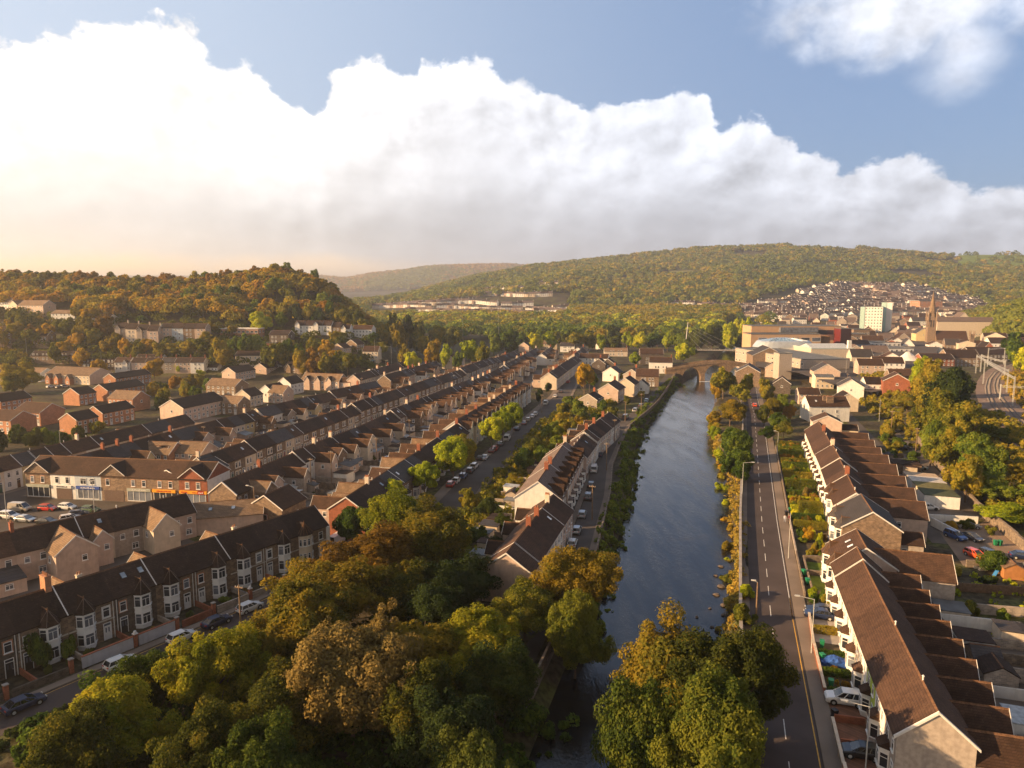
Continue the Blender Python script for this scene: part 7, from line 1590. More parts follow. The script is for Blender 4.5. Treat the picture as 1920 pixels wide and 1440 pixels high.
def gantry(a, b, h, lab):
    A_ = np.array(PT(*a, 5)); B_ = np.array(PT(*b, 5)); d = B_ - A_; L_ = float(np.linalg.norm(d)); o = empty('overhead_gantry', (A_[0], A_[1], 5), math.atan2(d[1], d[0]), lab, 'gantry', 'railway gantries')
    for x_ in (0, L_):
        f = MB(); f.box(x_ - .22, x_ + .22, -.22, -.12, -.5, h + .5); f.box(x_ - .22, x_ + .22, .12, .22, -.5, h + .5)
        for k in range(int(h * 1.4)): f.tube((x_, -.12 if k % 2 else .12, k / 1.4), (x_, .12 if k % 2 else -.12, (k + 1) / 1.4), .035, .035, 4)
        f.build('mast', GALV, o)
    f = MB(); f.box(0, L_, -.12, .12, h - .12, h); f.box(0, L_, -.12, .12, h - .8, h - .68); n_ = int(L_ / .9)
    for k in range(n_): f.tube((k * L_ / n_, 0, h - .7 if k % 2 else h - .1), ((k + 1) * L_ / n_, 0, h - .1 if k % 2 else h - .7), .04, .04, 4)
    f.build('boom', GALV, o)
gantry((1843, 720), (1898, 762), 11.5, 'nearest trackside gantry, its right mast standing clear of the bank'); gantry((1874, 749), (1935, 752), 6.0, 'low gantry reaching out of the picture'); gantry((1829, 700), (1887, 736), 10, 'second gantry with its tall left mast by the orange barrier'); gantry((1838, 697), (1882, 712), 9.5, 'third gantry behind the second'); gantry((1851, 686), (1882, 682), 10.5, 'farthest of the tall trackside gantries')
o = empty('barrier', (*PT(1828, 694, 3), 3), R(-10), 'orange plastic barrier beside the tracks', 'barrier'); f = MB(); [f.box(-4 + k * 2, -2.1 + k * 2, -.2, .2, 0, 1.1) for k in range(4)]; f.build('panel', ORP, o)

# ------------------------------------------------------------------ the parade of shops
def shops():
    F = mat('shop_sign_blue', (0.05, 0.10, 0.38), 0.5, 0.1); Y = mat('shop_sign_yellow', (0.80, 0.38, 0.03), 0.5, 0.1); S = mat('roller_shutter', (0.16, 0.11, 0.09), 0.6, 0.3, 6); RS = mat('shop_sign_red', (0.55, 0.05, 0.03), 0.5); NV = mat('shop_sign_navy', (0.04, 0.03, 0.10), 0.5); PG = mat('shop_sign_pale', (0.42, 0.44, 0.38), 0.6)
    P0 = np.array([-119.0, 169.5]); d = np.array([0.989, -0.147]); nn = np.array([-d[1], d[0]]); rz = math.atan2(d[1], d[0]); s = 0.0
    def unit(w, hd, ze, zr, wm, rm, lab, gab=None, ends=(False, False), **k):
        nonlocal s
        c = P0 + d * (s + w / 2) + nn * hd; s += w
        h = house((c[0], c[1], 0), rz, w, hd, ze, zr, wm, rm, lab, 'shop', 'parade of shops', ends, 'shop', lod=0, surround=BRICK if wm in (STONE, RBRICK) else None, **k)
        if gab is not None:
            g = link('front_gable', cached(('shg', wm.name, gab), lambda: sg(wm)), h, (gab, -hd, 0))
        return h, w, hd
    def sg(wm):
        f = MB(); hw = 3.1; a = -0.15; b = 4.6; r = lambda y: [(-hw, y, 5.8), (hw, y, 5.8), (hw, y, 6.6), (0, y, 8.9), (-hw, y, 6.6)]; f.solid(r(a), r(b), 0)
        for q in (-1, 1):
            A = [(q * (hw + .3), a - .3, 6.4), (0, a - .3, 8.95), (0, a - .3, 9.15), (q * (hw + .3), a - .3, 6.6)]; f.solid(A, [(p[0], b, p[2]) for p in A], 1); f.solid([(p[0], a - .37, p[2]) for p in A], [(p[0], a - .303, p[2]) for p in A], 2)
        return f.mesh('front_gable', [wm, ROOF[1], TRIM])
    def fascia(h, x0, x1, hd, m, z=2.75, hh=0.7, letters=None, y=-.32):
        f = MB(); f.box(x0, x1, -hd + y, -hd, z, z + hh); o = f.build('fascia', m, h)
        if letters:
            f = MB(); r = random.Random(int(x0 * 10)); x = x0 + (x1 - x0) * .2
            while x < x1 - (x1 - x0) * .2: w = r.uniform(.12, .3); f.box(x, x + w, -hd + y - .03, -hd + y - .002, z + .2, z + hh - .2 + r.uniform(-.1, .05)); x += w + .12
            f.build('lettering', letters, o)
    def front(h, x0, x1, hd, m=None, kind='glass'):
        f = MB(); f.box(x0, x1, -hd - .06, -hd - .004, .45 if kind == 'glass' else 0, 2.7); f.build('shop_window' if kind == 'glass' else 'shutter', GLASS if kind == 'glass' else S, h)
        if kind == 'glass':
            f = MB(); n = max(2, int((x1 - x0) / 1.4))
            for k in range(n + 1): x = x0 + (x1 - x0) * k / n; f.box(x - .05, x + .05, -hd - .12, -hd - .061, .4, 2.7)
            f.box(x0, x1, -hd - .12, -hd - .004, .3, .45); f.build('shop_front_frame', UPVC, h)
    W2 = [('w', -1.5, 3.9, 1.0, 1.6), ('w', 1.3, 3.9, 1.0, 1.6)]
    h, w, hd = unit(6.8, 5, 6.2, 9.2, STONE, ROOF[2], 'stone and brick shop with a gable and a pale blank sign', 0.0, (True, False), front=W2); fascia(h, -3.2, 3.2, hd, PG); front(h, -3, 3, hd)
    h, w, hd = unit(6.6, 5, 6.2, 9.2, WHITE, ROOF[2], 'white-fronted shop with a closed brown shutter', None, front=W2); front(h, -1.8, 2.4, hd, kind='s'); fascia(h, -2.4, 2.4, hd, WHITE, letters=DTRIM)
    h, w, hd = unit(7.0, 5, 6.2, 9.2, BLUEW, ROOF[2], 'white-fronted shop with a bright blue sign over its windows', None, front=[('w', -1.2, 3.9, 1.6, 1.5), ('w', 1.2, 3.9, 1.2, 1.5)]); fascia(h, -3.1, 3.1, hd, F, letters=WHITE); front(h, -2.8, 2.8, hd)
    h, w, hd = unit(6.6, 5, 6.2, 9.2, STONE, ROOF[2], 'stone shop with a small gable over an open archway', 0.0, front=W2[:1]); front(h, -2.6, 2.6, hd, kind='s')
    h, w, hd = unit(6.8, 5, 6.2, 9.2, STONE, ROOF[2], 'stone shop with a wide pale glazed front', None, front=W2); front(h, -3.1, 3.1, hd); fascia(h, -3.1, 3.1, hd, PG, letters=TRIM)
    h, w, hd = unit(7.0, 5, 6.2, 9.2, STONE, ROOF[2], 'stone shop with a long yellow sign and dark window', None, front=W2); front(h, -3.1, 3.1, hd); fascia(h, -3.4, 2.6, hd, Y, letters=RS)
    h, w, hd = unit(7.2, 5, 6.2, 9.2, RBRICK, ROOF[1], 'gabled brick corner shop with yellow and red signs and a white side wall', -0.2, (False, True), front=W2, gable=(0, 2)); front(h, -3.1, 3.1, hd); fascia(h, -3.5, -1, hd, Y, letters=RS); fascia(h, -.98, 3.5, hd, Y, letters=RS); fascia(h, 1.2, 2.8, hd, RS, y=-.36, letters=WHITE)
    slab(h, 'side_wall', 3.62, 0.0, 0, 0.06, 9.8, 6.1, WHITE)
    h2 = EH(343, 944, 22, 9, 15, 5.8, 7.6, WHITE, SLATE, 'white two-storey back range behind the corner shop', 'parade of shops', gable=(1, 1), name='shop'); h2['category'] = 'shop'
    EH(265, 880, 100, 8, 9, 4.6, 7.2, BRICK, TAN, 'tan-roofed workshop behind the shops, left of its neighbour', 'workshops behind the shops', z=0); EH(325, 878, 100, 8, 9, 4.6, 7.0, PINK, TAN, 'tan-roofed workshop behind the shops with a red chimney', 'workshops behind the shops', z=0)
shops()
# low hall with roof windows, the garages and small brick buildings by the lane
h = EH(330, 1008, 74, 10, 17, 3.6, 5.4, PINK, TAN, 'low beige hall with a shallow tan roof and two roof windows', 'lane-side buildings', name='hall', gable=(0, 0), front=[]); skylight(h, -2, .5, 5, 3.6, 5.4, -1); skylight(h, 2.5, .5, 5, 3.6, 5.4, -1)
h = EH(530, 992, 16.7, 8.5, 9, 4.2, 6.9, STONE, ROOF[0], 'small stone building with a brick-edged grey door in its gable', 'lane-side buildings', gable=(0, 0), front=[('d', 1)], name='outbuilding')
window(h, -4.5, 0, 0.6, -math.pi / 2, 1.2, 2.2, 'plain', True, surround=RBRICK)
EH(640, 960, 106, 5, 6, 4.2, 5.6, STONE, TAN, 'little tan-roofed wing against the avenue corner gable', 'lane-side buildings', z=0)

# ------------------------------------------------------------------ back yards
patch('yard_ground', [(-156, 138), (-134, 138), (-134.5, 292), (-152, 292)], YARDM, .010); patch('yard_ground', [(-103, 126), (-80, 126), (-80, 168), (-104, 168)], YARDM, .010); patch('yard_ground', [(-104, 168), (-80, 168), (-86, 230), (-107, 230)], YARDM, .010)
patch('yard_ground', [(-107, 230), (-86, 230), (-93, 310), (-111, 310)], YARDM, .010); patch('yard_ground', [(-111, 310), (-93, 310), (-97, 440), (-124, 440)], YARDM, .010); patch('pavement', [(-172, 96), (-163, 96), (-163, 292), (-173.5, 292)], PAVM, .012); patch('pavement', [(-124, 132), (-111, 132), (-112, 220), (-126, 220)], PAVM, .012)
patch('pavement', [(-126.5, 220), (-111.5, 220), (-118, 330), (-129.5, 330)], PAVM, .012); patch('pavement', [(-129.5, 330), (-118, 330), (-128, 440), (-134, 440)], PAVM, .012)
patch('yard_ground', [(29.8, 73), (45, 73), (44, 121), (29.8, 121)], YARDM, .010); patch('yard_ground', [(41.3, 156), (53, 156), (55, 242), (41.3, 242)], YARDM, .010); patch('yard_ground', [(-52, 104), (-36.8, 104), (-42, 186), (-52, 186)], YARDM, .008); patch('yard_ground', [(-115, 119), (-101, 114), (-94, 95), (-112, 80), (-126, 62), (-130, 64)], YARDM, .008)
def wallthing(a, b, h, t, m, label, group=None, cap=None, name='garden_wall', cat='wall', base=None):
    (x0, y0), (x1, y1) = xy(*a), xy(*b); l = math.hypot(x1 - x0, y1 - y0); z = min(T1(x0, y0), T1(x1, y1)) if base is None else base
    f = MB(); f.box(0, l, -t / 2, t / 2, -.5, h, 0)
    if cap: f.box(-.03, l + .03, -t / 2 - .05, t / 2 + .05, h, h + .1, 1)
    o = f.build(name, [m, cap] if cap else m, None, (x0, y0, z), math.atan2(y1 - y0, x1 - x0)); return tag(o, label, cat, group)
def shed(u, v, w, d, h, kind, label, group, rz=0.0, wm=None, rm=None):
    x, y = xy(u, v); o = empty('outbuilding', (x, y, T1(x, y)), row_axis((u, v), (u, v + 1), 1) + rz, label, 'outbuilding', group); wm = wm or WHITE; rm = rm or FLATR
    if kind == 'flat':
        f = MB(); f.box(-w / 2, w / 2, -d / 2, d / 2, -.3, h); f.build('wall', wm, o); f = MB(); f.solid([(-w / 2 - .15, -d / 2 - .15, h + .02), (w / 2 + .15, -d / 2 - .15, h + .02), (w / 2 + .15, d / 2 + .15, h + .15), (-w / 2 - .15, d / 2 + .15, h + .15)], [(-w / 2 - .15, -d / 2 - .15, h + .14), (w / 2 + .15, -d / 2 - .15, h + .14), (w / 2 + .15, d / 2 + .15, h + .27), (-w / 2 - .15, d / 2 + .15, h + .27)]); f.build('roof', rm, o)
    else:
        link('wall', m_wall(-w / 2, w / 2, d / 2, -.3, h, h + d * .27, wm), o); link('roof', m_roof(-w / 2, w / 2, d / 2, h, h + d * .27, .12, .12, rm, .15), o)
    def dm():
        f = MB(); f.box(-.45, .45, -.06, -.003, 0, 2); return f.mesh('door', [TIMBER])
    link('door', cached('sheddoor', dm), o, (w * .2, -d / 2, 0))
    return o
g = random.Random(17)
SM = [WHITE, WHITE, BLOCK, PINK, CREAM, GREY, STONE]; SR = [FLATR, CORR, ROOF[1], ROOF[0], FLATR, SLATE]
SN = {'white_render': 'white', 'block_wall': 'blockwork', 'pinkish_render': 'beige', 'cream_render': 'cream', 'grey_pebbledash': 'grey', 'brown_stone': 'stone'}
zones = [('behind the second terrace', -155, -145.6, 142, 290), ('behind the long stone-fronted street', -140.2, -133.8, 150, 300), ('behind the street of wings', -101.5, -92.5, 130, 235), ('behind the far street of wings', -108, -100, 240, 330), ('behind the avenue houses', -89.5, -81.5, 130, 168), ('behind the farther avenue houses', -94, -88, 175, 300), ('behind the river-wall terrace', -47, -38.5, 106, 138), ('behind the grey-roofed terrace', -51, -43.5, 145, 240), ('behind the stepped terrace', 43.5, 52.5, 208, 240), ('behind the brown-roofed terrace', 32.5, 43, 76, 118)]
for nm, u0, u1, v0, v1 in zones:
    v = v0; n = 0
    while v < v1:
        n += 1
        if g.random() < 0.85:
            m = g.choice([BLOCK, RUBBLE, BLOCK, WHITE]); off = (float(np.interp(v, [120, 168, 230, 320], [0, -1, -4, -8])) if 'avenue' in nm or 'wings' in nm else 0) * (0 if 'far' in nm else 1)
            wallthing((u0 + off, v), (u1 + off, v + .1), g.uniform(1.3, 2.0), .2, m, f'yard wall {nm}, {ordn(n)} from the near end', 'yard walls')
        if g.random() < 0.75:
            m = g.choice(SM); u = g.uniform(u0 + 1.8, u1 - 1.8); 
            shed((u if g.random() < .4 else (u0 + 2 if g.random() < .5 else u1 - 2)) + off, v + 2.4, g.uniform(2.4, 4.2), g.uniform(2.6, 4.6), g.uniform(2.1, 2.7), g.choice(['flat', 'flat', 'gable']), f'{SN[m.name]} outbuilding {nm}, {ordn(n)} plot from the near end', 'outbuildings in the back yards', wm=m, rm=g.choice(SR), rz=g.choice([0, math.pi / 2]))
        if g.random() < 0.35: bush(*xy(g.uniform(u0, u1) + off, v + 1.2), g.uniform(.8, 1.5), g.uniform(1.2, 2.4), g.choice([GREEN, OLIVE, DARKL]), f'small shrub {nm}, {ordn(n)} plot from the near end', 'yard shrubs')
        v += g.uniform(4.6, 5.4)
# east yards: garages, round hedge, walls
for i, (u, v, w, m, rm, lab) in enumerate([(50.2, 203.5, 5.0, PINK, mat('roof_cream', (.55, .42, .30), .8), 'flat garage with a cream roof, farthest of the row'), (50, 197.6, 5.6, WHITE, mat('roof_white', (.62, .58, .53), .8), 'plain white flat-roofed garage'), (49.8, 191.6, 5.6, CREAM, mat('roof_olive', (.17, .16, .07), .9), 'cream garage with an olive roof'), (49.6, 185.2, 6.2, WHITE, mat('roof_darkgreen', (.085, .10, .06), .9), 'white-walled garage with a dark green roof, nearest of the row')]):
    shed(u, v, w, 7.4, 2.9 if i else 2.5, 'flat', lab, 'row of garages', wm=m, rm=rm)
shed(49.5, 218, 6, 7, 2.6, 'flat', 'stone garage with a brown flat roof behind the pale blue car', 'row of garages', wm=STONE, rm=ROOF[0]); shed(45.2, 225, 2.6, 3, 2.2, 'gable', 'small pointed glasshouse behind the stepped terrace', 'sheds east of the terraces', wm=CORR, rm=CORR); shed(50, 140.5, 2.6, 3.2, 1.9, 'gable', 'timber playhouse shed below the orange-red car', 'sheds east of the terraces', wm=mat('orange_timber', (.42, .19, .07), .9), rm=TIMBER)
wallthing((57.2, 120), (57.2, 160), 2.2, .5, RUBBLE, 'long stone retaining wall under the embankment beside the yard', 'retaining walls', base=0); wallthing((57.2, 160), (56.8, 182), 2.4, .5, RUBBLE, 'stone retaining wall beside the garages', 'retaining walls', base=0)
wallthing((56.8, 182), (60, 230), 2.4, .5, RUBBLE, 'stone retaining wall where the lane narrows', 'retaining walls', base=0); wallthing((60, 230), (63, 262), 2.2, .5, RUBBLE, 'farther end of the stone retaining wall', 'retaining walls', base=0)
wallthing((43.8, 143.5), (57, 145), 1.4, .3, RUBBLE, 'stone wall closing the near side of the car yard', 'east yard walls'); wallthing((44, 168), (47, 159.5), 1.8, .25, WHITE, 'short white wall beside the silver coupe', 'east yard walls'); wallthing((30.5, 130), (56, 133), 1.5, .2, TIMBER, 'long timber fence below the playhouse', 'east yard walls', name='timber_fence', cat='fence')
wallthing((31, 121.5), (52, 123.5), 1.6, .25, BLOCK, 'grey block wall across the plots', 'east yard walls'); wallthing((44, 171), (54, 172), 1.6, .25, WHITE, 'white yard wall with pots below the green-roofed garage', 'east yard walls')
patch('car_port_roof', [(40.5, 106.8), (46.5, 107.4), (46.4, 104.6), (40.7, 104.2)], mat('teal_sheet', (.08, .30, .33), .6), 2.2, None, 'teal sheet roof of a low lean-to among the shrubs', 'roof sheet', .12)
trm = empty('trampoline', (*xy(53.5, 140.5), 0), 0, 'round trampoline with a net beside the timber playhouse', 'trampoline'); f = MB(); f.tube((0, 0, .75), (0, 0, .8), 1.8, 1.8, 20); f.build('mat', TRIMB, trm)
f = MB(); [f.tube((1.8 * math.cos(k), 1.8 * math.sin(k), 0), (1.8 * math.cos(k), 1.8 * math.sin(k), 2.5), .04, .04, 5) for k in [i * 6.283 / 8 for i in range(8)]]; f.build('pole_frame', GALV, trm)
slide = empty('slide', (*xy(47.2, 140.2), 0), .5, 'blue plastic slide beside the playhouse', 'slide'); f = MB(); f.solid([(0, -.3, 0), (0, .3, 0), (.2, .3, .05), (.2, -.3, .05)], [(1.8, -.3, 1.5), (1.8, .3, 1.5), (2.0, .3, 1.5), (2.0, -.3, 1.5)]); f.build('chute', mat('blue_plastic', (.05, .22, .55), .5), slide); f = MB(); f.box(1.8, 2.1, -.3, .3, 0, 1.5); f.build('ladder', TIMBER, slide)
for i, (u, v, r, m, h) in enumerate([(52, 222, 4.2, GREEN, 4), (47, 231, 3.5, GREEN, 3.4), (50.5, 236, 3.2, OLIVE, 3), (44.5, 205, 1.6, OLIVE, 1.8), (51, 168, 2.2, OLIVE, 2.2), (47.5, 167, 1.8, GOLD, 1.8), (54, 165, 1.5, OLIVE, 2), (54, 100, 3.0, OLIVE, 2.2), (52, 108, 3.2, GREEN, 2.4), (47, 112, 2.2, OLIVE, 2.4), (56, 113, 2.8, OLIVE, 3.2), (38, 121, 1.8, OLIVE, 3.0), (42, 120, 1.5, GREEN, 2.6), (50, 94, 2.2, OLIVE, 2.0), (56, 92, 3, GREEN, 3), (48, 86, 2, OLIVE, 2), (54, 128, 2.4, GREEN, 3.4), (37, 136, 1.8, DARKL, 1.6), (41, 139, 1.6, OLIVE, 1.5), (45, 136, 1.6, DARKL, 1.6), (58, 105, 3, LIMEL, 4), (60, 118, 3, GREEN, 4), (57, 98, 2.4, OLIVE, 3), (44, 99, 1.8, OLIVE, 1.8), (52.5, 246, 3.4, OLIVE, 3.6), (55, 252, 3.2, GREEN, 3.4), (43.5, 262, 2.6, LIMEL, 2.4), (55, 268, 4, OLIVE, 5), (58, 280, 4, OLIVE, 5), (53, 262, 2.6, GREEN, 3), (56, 236, 2.4, GREEN, 2.6)]):
    bush(*xy(u, v), r, h, m, f'{PN[m.name]} shrub in the plots east of the terraces, {ordn(i + 1)} of the scattered ones', 'shrubs east of the terraces', 'bushn')
E1 = []
for a in range(260):
    u = rng.uniform(31, 60); v = rng.uniform(74, 141)
    if (u < 44 and v < 120 and rng.random() < .75): continue
    E1.append((*xy(u, v), rng.uniform(.4, .9)))
stuff_leaves('rough_grass', E1, LIMEL, .16, 'rough bright grass and weeds in the eastern plots', per=90, seed=12, hgt=.5)
# clutter heaps and washing
for (u, v, lab, cols) in [(46.2, 143.0, 'heap of white rubble bags below the yard wall', [WHITE, CREAM]), (52, 99, 'heap of boards and bags among the weeds', [CREAM, TIMBER, WHITE]), (40.5, 100.5, 'heap of red, blue and white toys by the lean-to', [CP['red'], CP['pale blue'], WHITE]), (18.0, 0, '', [])][:3]:
    o = empty('heap', (*xy(u, v), 0), 0, lab, 'heap'); 
    for k, m in enumerate(cols):
        f = MB(); 
        for q in range(7): a, b, c = g.uniform(-1.2, 1.2), g.uniform(-1, 1), g.uniform(.2, .5); f.box(a, a + g.uniform(.3, .8), b, b + g.uniform(.3, .7), 0.02 * k, c)
        f.build('bags', m, o)
o = empty('washing_line', (*xy(43, 92), 0), R(20), 'washing line hung with pale clothes', 'washing line'); f = MB(); f.tube((-4, 0, 0), (-4, 0, 2), .04, .04, 5); f.tube((4, 0, 0), (4, 0, 2), .04, .04, 5); f.tube((-4, 0, 1.95), (4, 0, 1.95), .015, .015, 4); f.build('posts', GALV, o)
for k in range(6): f = MB(); f.box(-3 + k, -2.3 + k, -.02, .02, 1.1, 1.93); f.build('clothing', [WHITE, BLUEW, WHITE, PINK, WHITE, CP['pale blue']][k], o)

# ------------------------------------------------------------------ front gardens east of the river road
def hedge(a, b, h, t, m, label, group='garden hedges', n=None):
    (x0, y0), (x1, y1) = xy(*a), xy(*b); l = math.hypot(x1 - x0, y1 - y0); rg = np.random.default_rng(int(abs(a[0] * 97 + a[1] * 13))); n = n or int(l * (h + t) * 330)
    p = np.stack([rg.uniform(0, l, n), rg.uniform(-t / 2, t / 2, n), rg.uniform(0, h, n)], 1); f = rg.integers(0, 5, n); nr = np.zeros((n, 3))
    p[f == 0, 1] = -t / 2; nr[f == 0, 1] = -1; p[f == 1, 1] = t / 2; nr[f == 1, 1] = 1; p[(f == 2) | (f == 3), 2] = h; nr[(f == 2) | (f == 3), 2] = 1; e = f == 4; p[e, 0] = np.where(rg.random(e.sum()) < .5, 0, l); nr[e, 0] = np.where(p[e, 0] > 0, 1, -1)
    p += rg.normal(0, .06, p.shape); nr += rg.normal(0, .5, nr.shape); nr /= np.linalg.norm(nr, axis=1)[:, None]; t_ = np.cross(nr, rg.normal(size=(n, 3))); t_ /= np.linalg.norm(t_, axis=1)[:, None]; b_ = np.cross(nr, t_); s = .11
    Q = np.stack([p - t_ * s, p + b_ * s * .7, p + t_ * s, p - b_ * s * .7], 1).reshape(-1, 3)
    o = link('hedge', np_mesh('hedge', Q, np.arange(len(Q)).reshape(-1, 4), m), None, (x0, y0, T1((x0 + x1) / 2, (y0 + y1) / 2)), math.atan2(y1 - y0, x1 - x0)); return tag(o, label, 'hedge', group)
HM = [GREEN, OLIVE, LIMEL, OLIVE]
def gu0(v): return float(np.interp(v, [112, 160, 237, 300], [14.0, 15.0, 16.9, 17.5]))
patch('garden_soil', [(14.2, 122), (18.2, 122), (22.0, 140), (22.5, 156), (24.5, 242), (17.0, 242), (15, 160)], mat('garden_soil', (.11, .085, .05), .95, .4, 1.0), .012)
v = 158.0; n = 0
while v < 243:
    n += 1; u1 = float(np.interp(v, [156, 190, 242], [21.9, 23.4, 24.2])); u0 = gu0(v) + .6
    hedge((u0, v), (u1, v + .2), g.uniform(.9, 2.4), g.uniform(.6, 1.3), g.choice(HM), f'clipped hedge between front gardens, {ordn(n)} going up the road')
    if g.random() < .5: patch('lawn', [(u0 + 1.5, v + .9), (u1 - .6, v + 1), (u1 - .6, v + 4.2), (u0 + 1.5, v + 4)], LAWN, .02)
    for k in range(4):
        m = g.choice([LIMEL, GOLD, OLIVE, RUST, GREEN]); bush(*xy(g.uniform(u0 + .5, u1 - .8), v + g.uniform(1.2, 4)), g.uniform(.8, 1.5), g.uniform(1.2, 3.0), m, f'{PN[m.name]} garden shrub, {["first", "second", "third", "fourth"][k]} in the {ordn(n)} front garden up the road', 'front garden shrubs', 'bushn')
    v += 5.3
bush(*xy(20.6, 183), 1.9, 3.0, GREYL, 'large rounded yellowish bush in the hedged front gardens', None, 'bushn'); hedge((17.3, 168.6), (22.2, 169.2), 2.8, 2.2, OLIVE, 'tall thick squared hedge beside the bright lawn', None)
patch('lawn', [(18.2, 163.8), (21.8, 163.8), (21.8, 167.4), (18.4, 167.4)], LAWN, .03)
for a, b, lab in [(132.2, 137.8, 'f'), (124.5, 131.0, 'n')]: patch('lawn', [(15.9, a), (18.0 if a < 130 else 19.8, a), (18.0 if a < 130 else 19.8, b), (15.9, b)], LAWN, .03)
wallthing((15.6, 131.6), (21.5, 131.9), .8, .35, RUBBLE, 'low rubble wall between the two bright lawns', 'front garden walls'); wallthing((15.5, 138.4), (22, 139.6), 1.0, .35, RUBBLE, 'curved rubble wall above the upper bright lawn', 'front garden walls'); wallthing((15.5, 123.8), (15.6, 138), .9, .25, RUBBLE, 'rubble wall on the path side of the bright lawns', 'front garden walls')
for k in range(22):
    m = [GREEN, OLIVE, RUST, LIMEL, GOLD][k % 5]; bush(*xy(g.uniform(15.6, 21), g.uniform(140.5, 157)), g.uniform(.7, 1.4), g.uniform(.9, 2.4), m, f'{PN[m.name]} shrub in the overgrown garden above the bright lawns, {ordn(k + 1)}', 'overgrown garden shrubs', 'bushn')
for k in range(5): bush(*xy(15.4 + (k % 3) * 1.6, 119.0 + (k // 3) * 2.2), 1.1, 2.0, [GREEN, OLIVE, RUST, LIMEL, GREEN][k], f'leafy bush below the nearer bright lawn, {ordn(k + 1)} of a thicket', 'thicket below the lawns', 'bushn')
for k, (a, b) in enumerate([(60, 76), (76, 84.5), (91, 103), (103, 113), (121, 141), (141, 160), (160, 200), (200, 240)]): wallthing((gu0(a) - .05 if a > 112 else 13.55, a), (gu0(b) - .05 if b > 112 else 13.6, b), .9 if k else 1.0, .25, [RBRICK, RUBBLE, RBRICK, RBRICK, RUBBLE, BLOCK, RUBBLE, RUBBLE][k], f'low wall along the inside of the pavement, {ordn(k + 1)} stretch going up the road', 'pavement-side walls', cap=CREAM if k < 4 else None)
patch('drive', [(13.8, 70), (17.9, 70), (17.9, 91), (13.8, 91)], BRKPV, .02); patch('garden_soil', [(13.8, 91.2), (17.9, 91.2), (17.9, 105), (13.8, 105)], MATS['garden_soil'], .02); patch('drive', [(13.8, 105.2), (17.9, 105.2), (17.9, 116), (13.8, 116)], CONC, .02)
for k, v_ in enumerate((80.5, 85.3, 91.2, 96, 101, 108.2)): 
    if k in (0, 1): wallthing((13.9, v_), (17.2, v_ + .1), .9, .2, RBRICK, f'low brick wall between the brick drives, {["nearer", "farther"][k]} one', 'front garden walls')
    else: hedge((14, v_), (17.2, v_ + .1), .9 if k < 5 else 1.1, .6, GREEN if k != 5 else OLIVE, f'low hedge before the brown-roofed terrace, {ordn(k - 1)} from the brick drives', 'low hedges')
for k in range(9): bush(*xy(g.uniform(14.3, 17), g.uniform(92, 100)), g.uniform(.35, .6), g.uniform(.5, 1), g.choice([RUST, GOLD, GREEN, LIMEL]), f'small flowering plant before the brown-roofed terrace, {ordn(k + 1)} of the bed', 'flower bed plants', 'bush', name='garden_plant', cat='plant')
TARP = mat('blue_tarpaulin', (.04, .12, .45), .55, .5, 3, .8, 3)
f = MB(); G_ = [[(i * .42 - 1.9, j * .42 - .8, .25 + .9 * math.exp(-((i - 4) ** 2 / 9 + (j - 2) ** 2 / 4)) + g.uniform(0, .3)) for j in range(5)] for i in range(10)]
for i in range(9):
    for j in range(4): f.poly([G_[i][j], G_[i + 1][j], G_[i + 1][j + 1], G_[i][j + 1]])
rim = [G_[0][j] for j in range(5)] + [G_[i][4] for i in range(1, 10)] + [G_[9][j] for j in range(3, -1, -1)] + [G_[i][0] for i in range(8, 0, -1)]
for a, b in zip(rim, rim[1:] + rim[:1]): f.poly([(a[0], a[1], 0), (b[0], b[1], 0), b, a])
tag(f.build('tarpaulin', TARP, None, (*xy(15.9, 99.2), .02), R(-16)), 'crumpled blue tarpaulin covering a heap in a front garden', 'tarpaulin')
# wheeled bins
def binn(u, v, m, lab):
    o = empty('wheelie_bin', (*xy(u, v), T1(*xy(u, v)) + .13), g.uniform(-.4, .4), lab, 'bin', 'wheelie bins'); f = MB(); f.solid([(-.22, -.25, .05), (.22, -.25, .05), (.22, .25, .05), (-.22, .25, .05)], [(-.29, -.33, 1.0), (.29, -.33, 1.0), (.29, .36, 1.0), (-.29, .36, 1.0)]); f.build('bin_body', m, o)
    f = MB(); f.box(-.31, .31, -.36, .4, 1.0, 1.07); f.build('lid', m, o); f = MB(); f.tube((-.25, .3, .12), (.25, .3, .12), .12, .12, 10); f.build('wheel', TYRE, o)
GB = mat('green_plastic', (.02, .22, .10), .5); BB = mat('black_bin_plastic', (.02, .02, .022), .5)
for u, v, m, lab in [(15.6, 168.5, GB, 'green bin at the foot of the tall squared hedge'), (14.6, 165.8, BB, 'black bin lying by the pavement wall'), (14.9, 130.5, GB, 'green bin beside the lawns path'), (15.1, 126.5, GB, 'green bin on the dark path below the lawns'), (14.7, 103.5, GB, 'green bin beside the forecourt hedge'), (14.3, 99.5, GB, 'green bin by the blue tarpaulin'), (14.5, 92.8, GB, 'green bin behind the brick pavement wall'), (14.0, 85.8, BB, 'black bin at the drive of the white car'), (52.8, 157.5, GB, 'green bin in the walled yard, left of its twin'), (53.7, 157.7, GB, 'green bin in the walled yard, right of its twin')]: binn(u, v, m, lab)
# river walls
for k, (a, b) in enumerate(zip(RVW[:-1], RVW[1:])): wallthing((a[0] + 1.7, a[1]), (b[0] + 1.7, b[1]), 1.0, .35, RUBBLE, f'stone parapet along the west river bank, {ordn(k + 1)} stretch upstream', 'river parapets', base=0)
for k, (a, b) in enumerate(zip(RIV_ROAD[:-2], RIV_ROAD[1:-1])): wallthing((a[0] - 4.75, a[1]), (b[0] - 4.75, b[1]), 1.1, .4, RUBBLE, f'stone wall on the river side of the road, {ordn(k + 1)} stretch upstream', 'roadside river walls', base=0, cap=CONC)
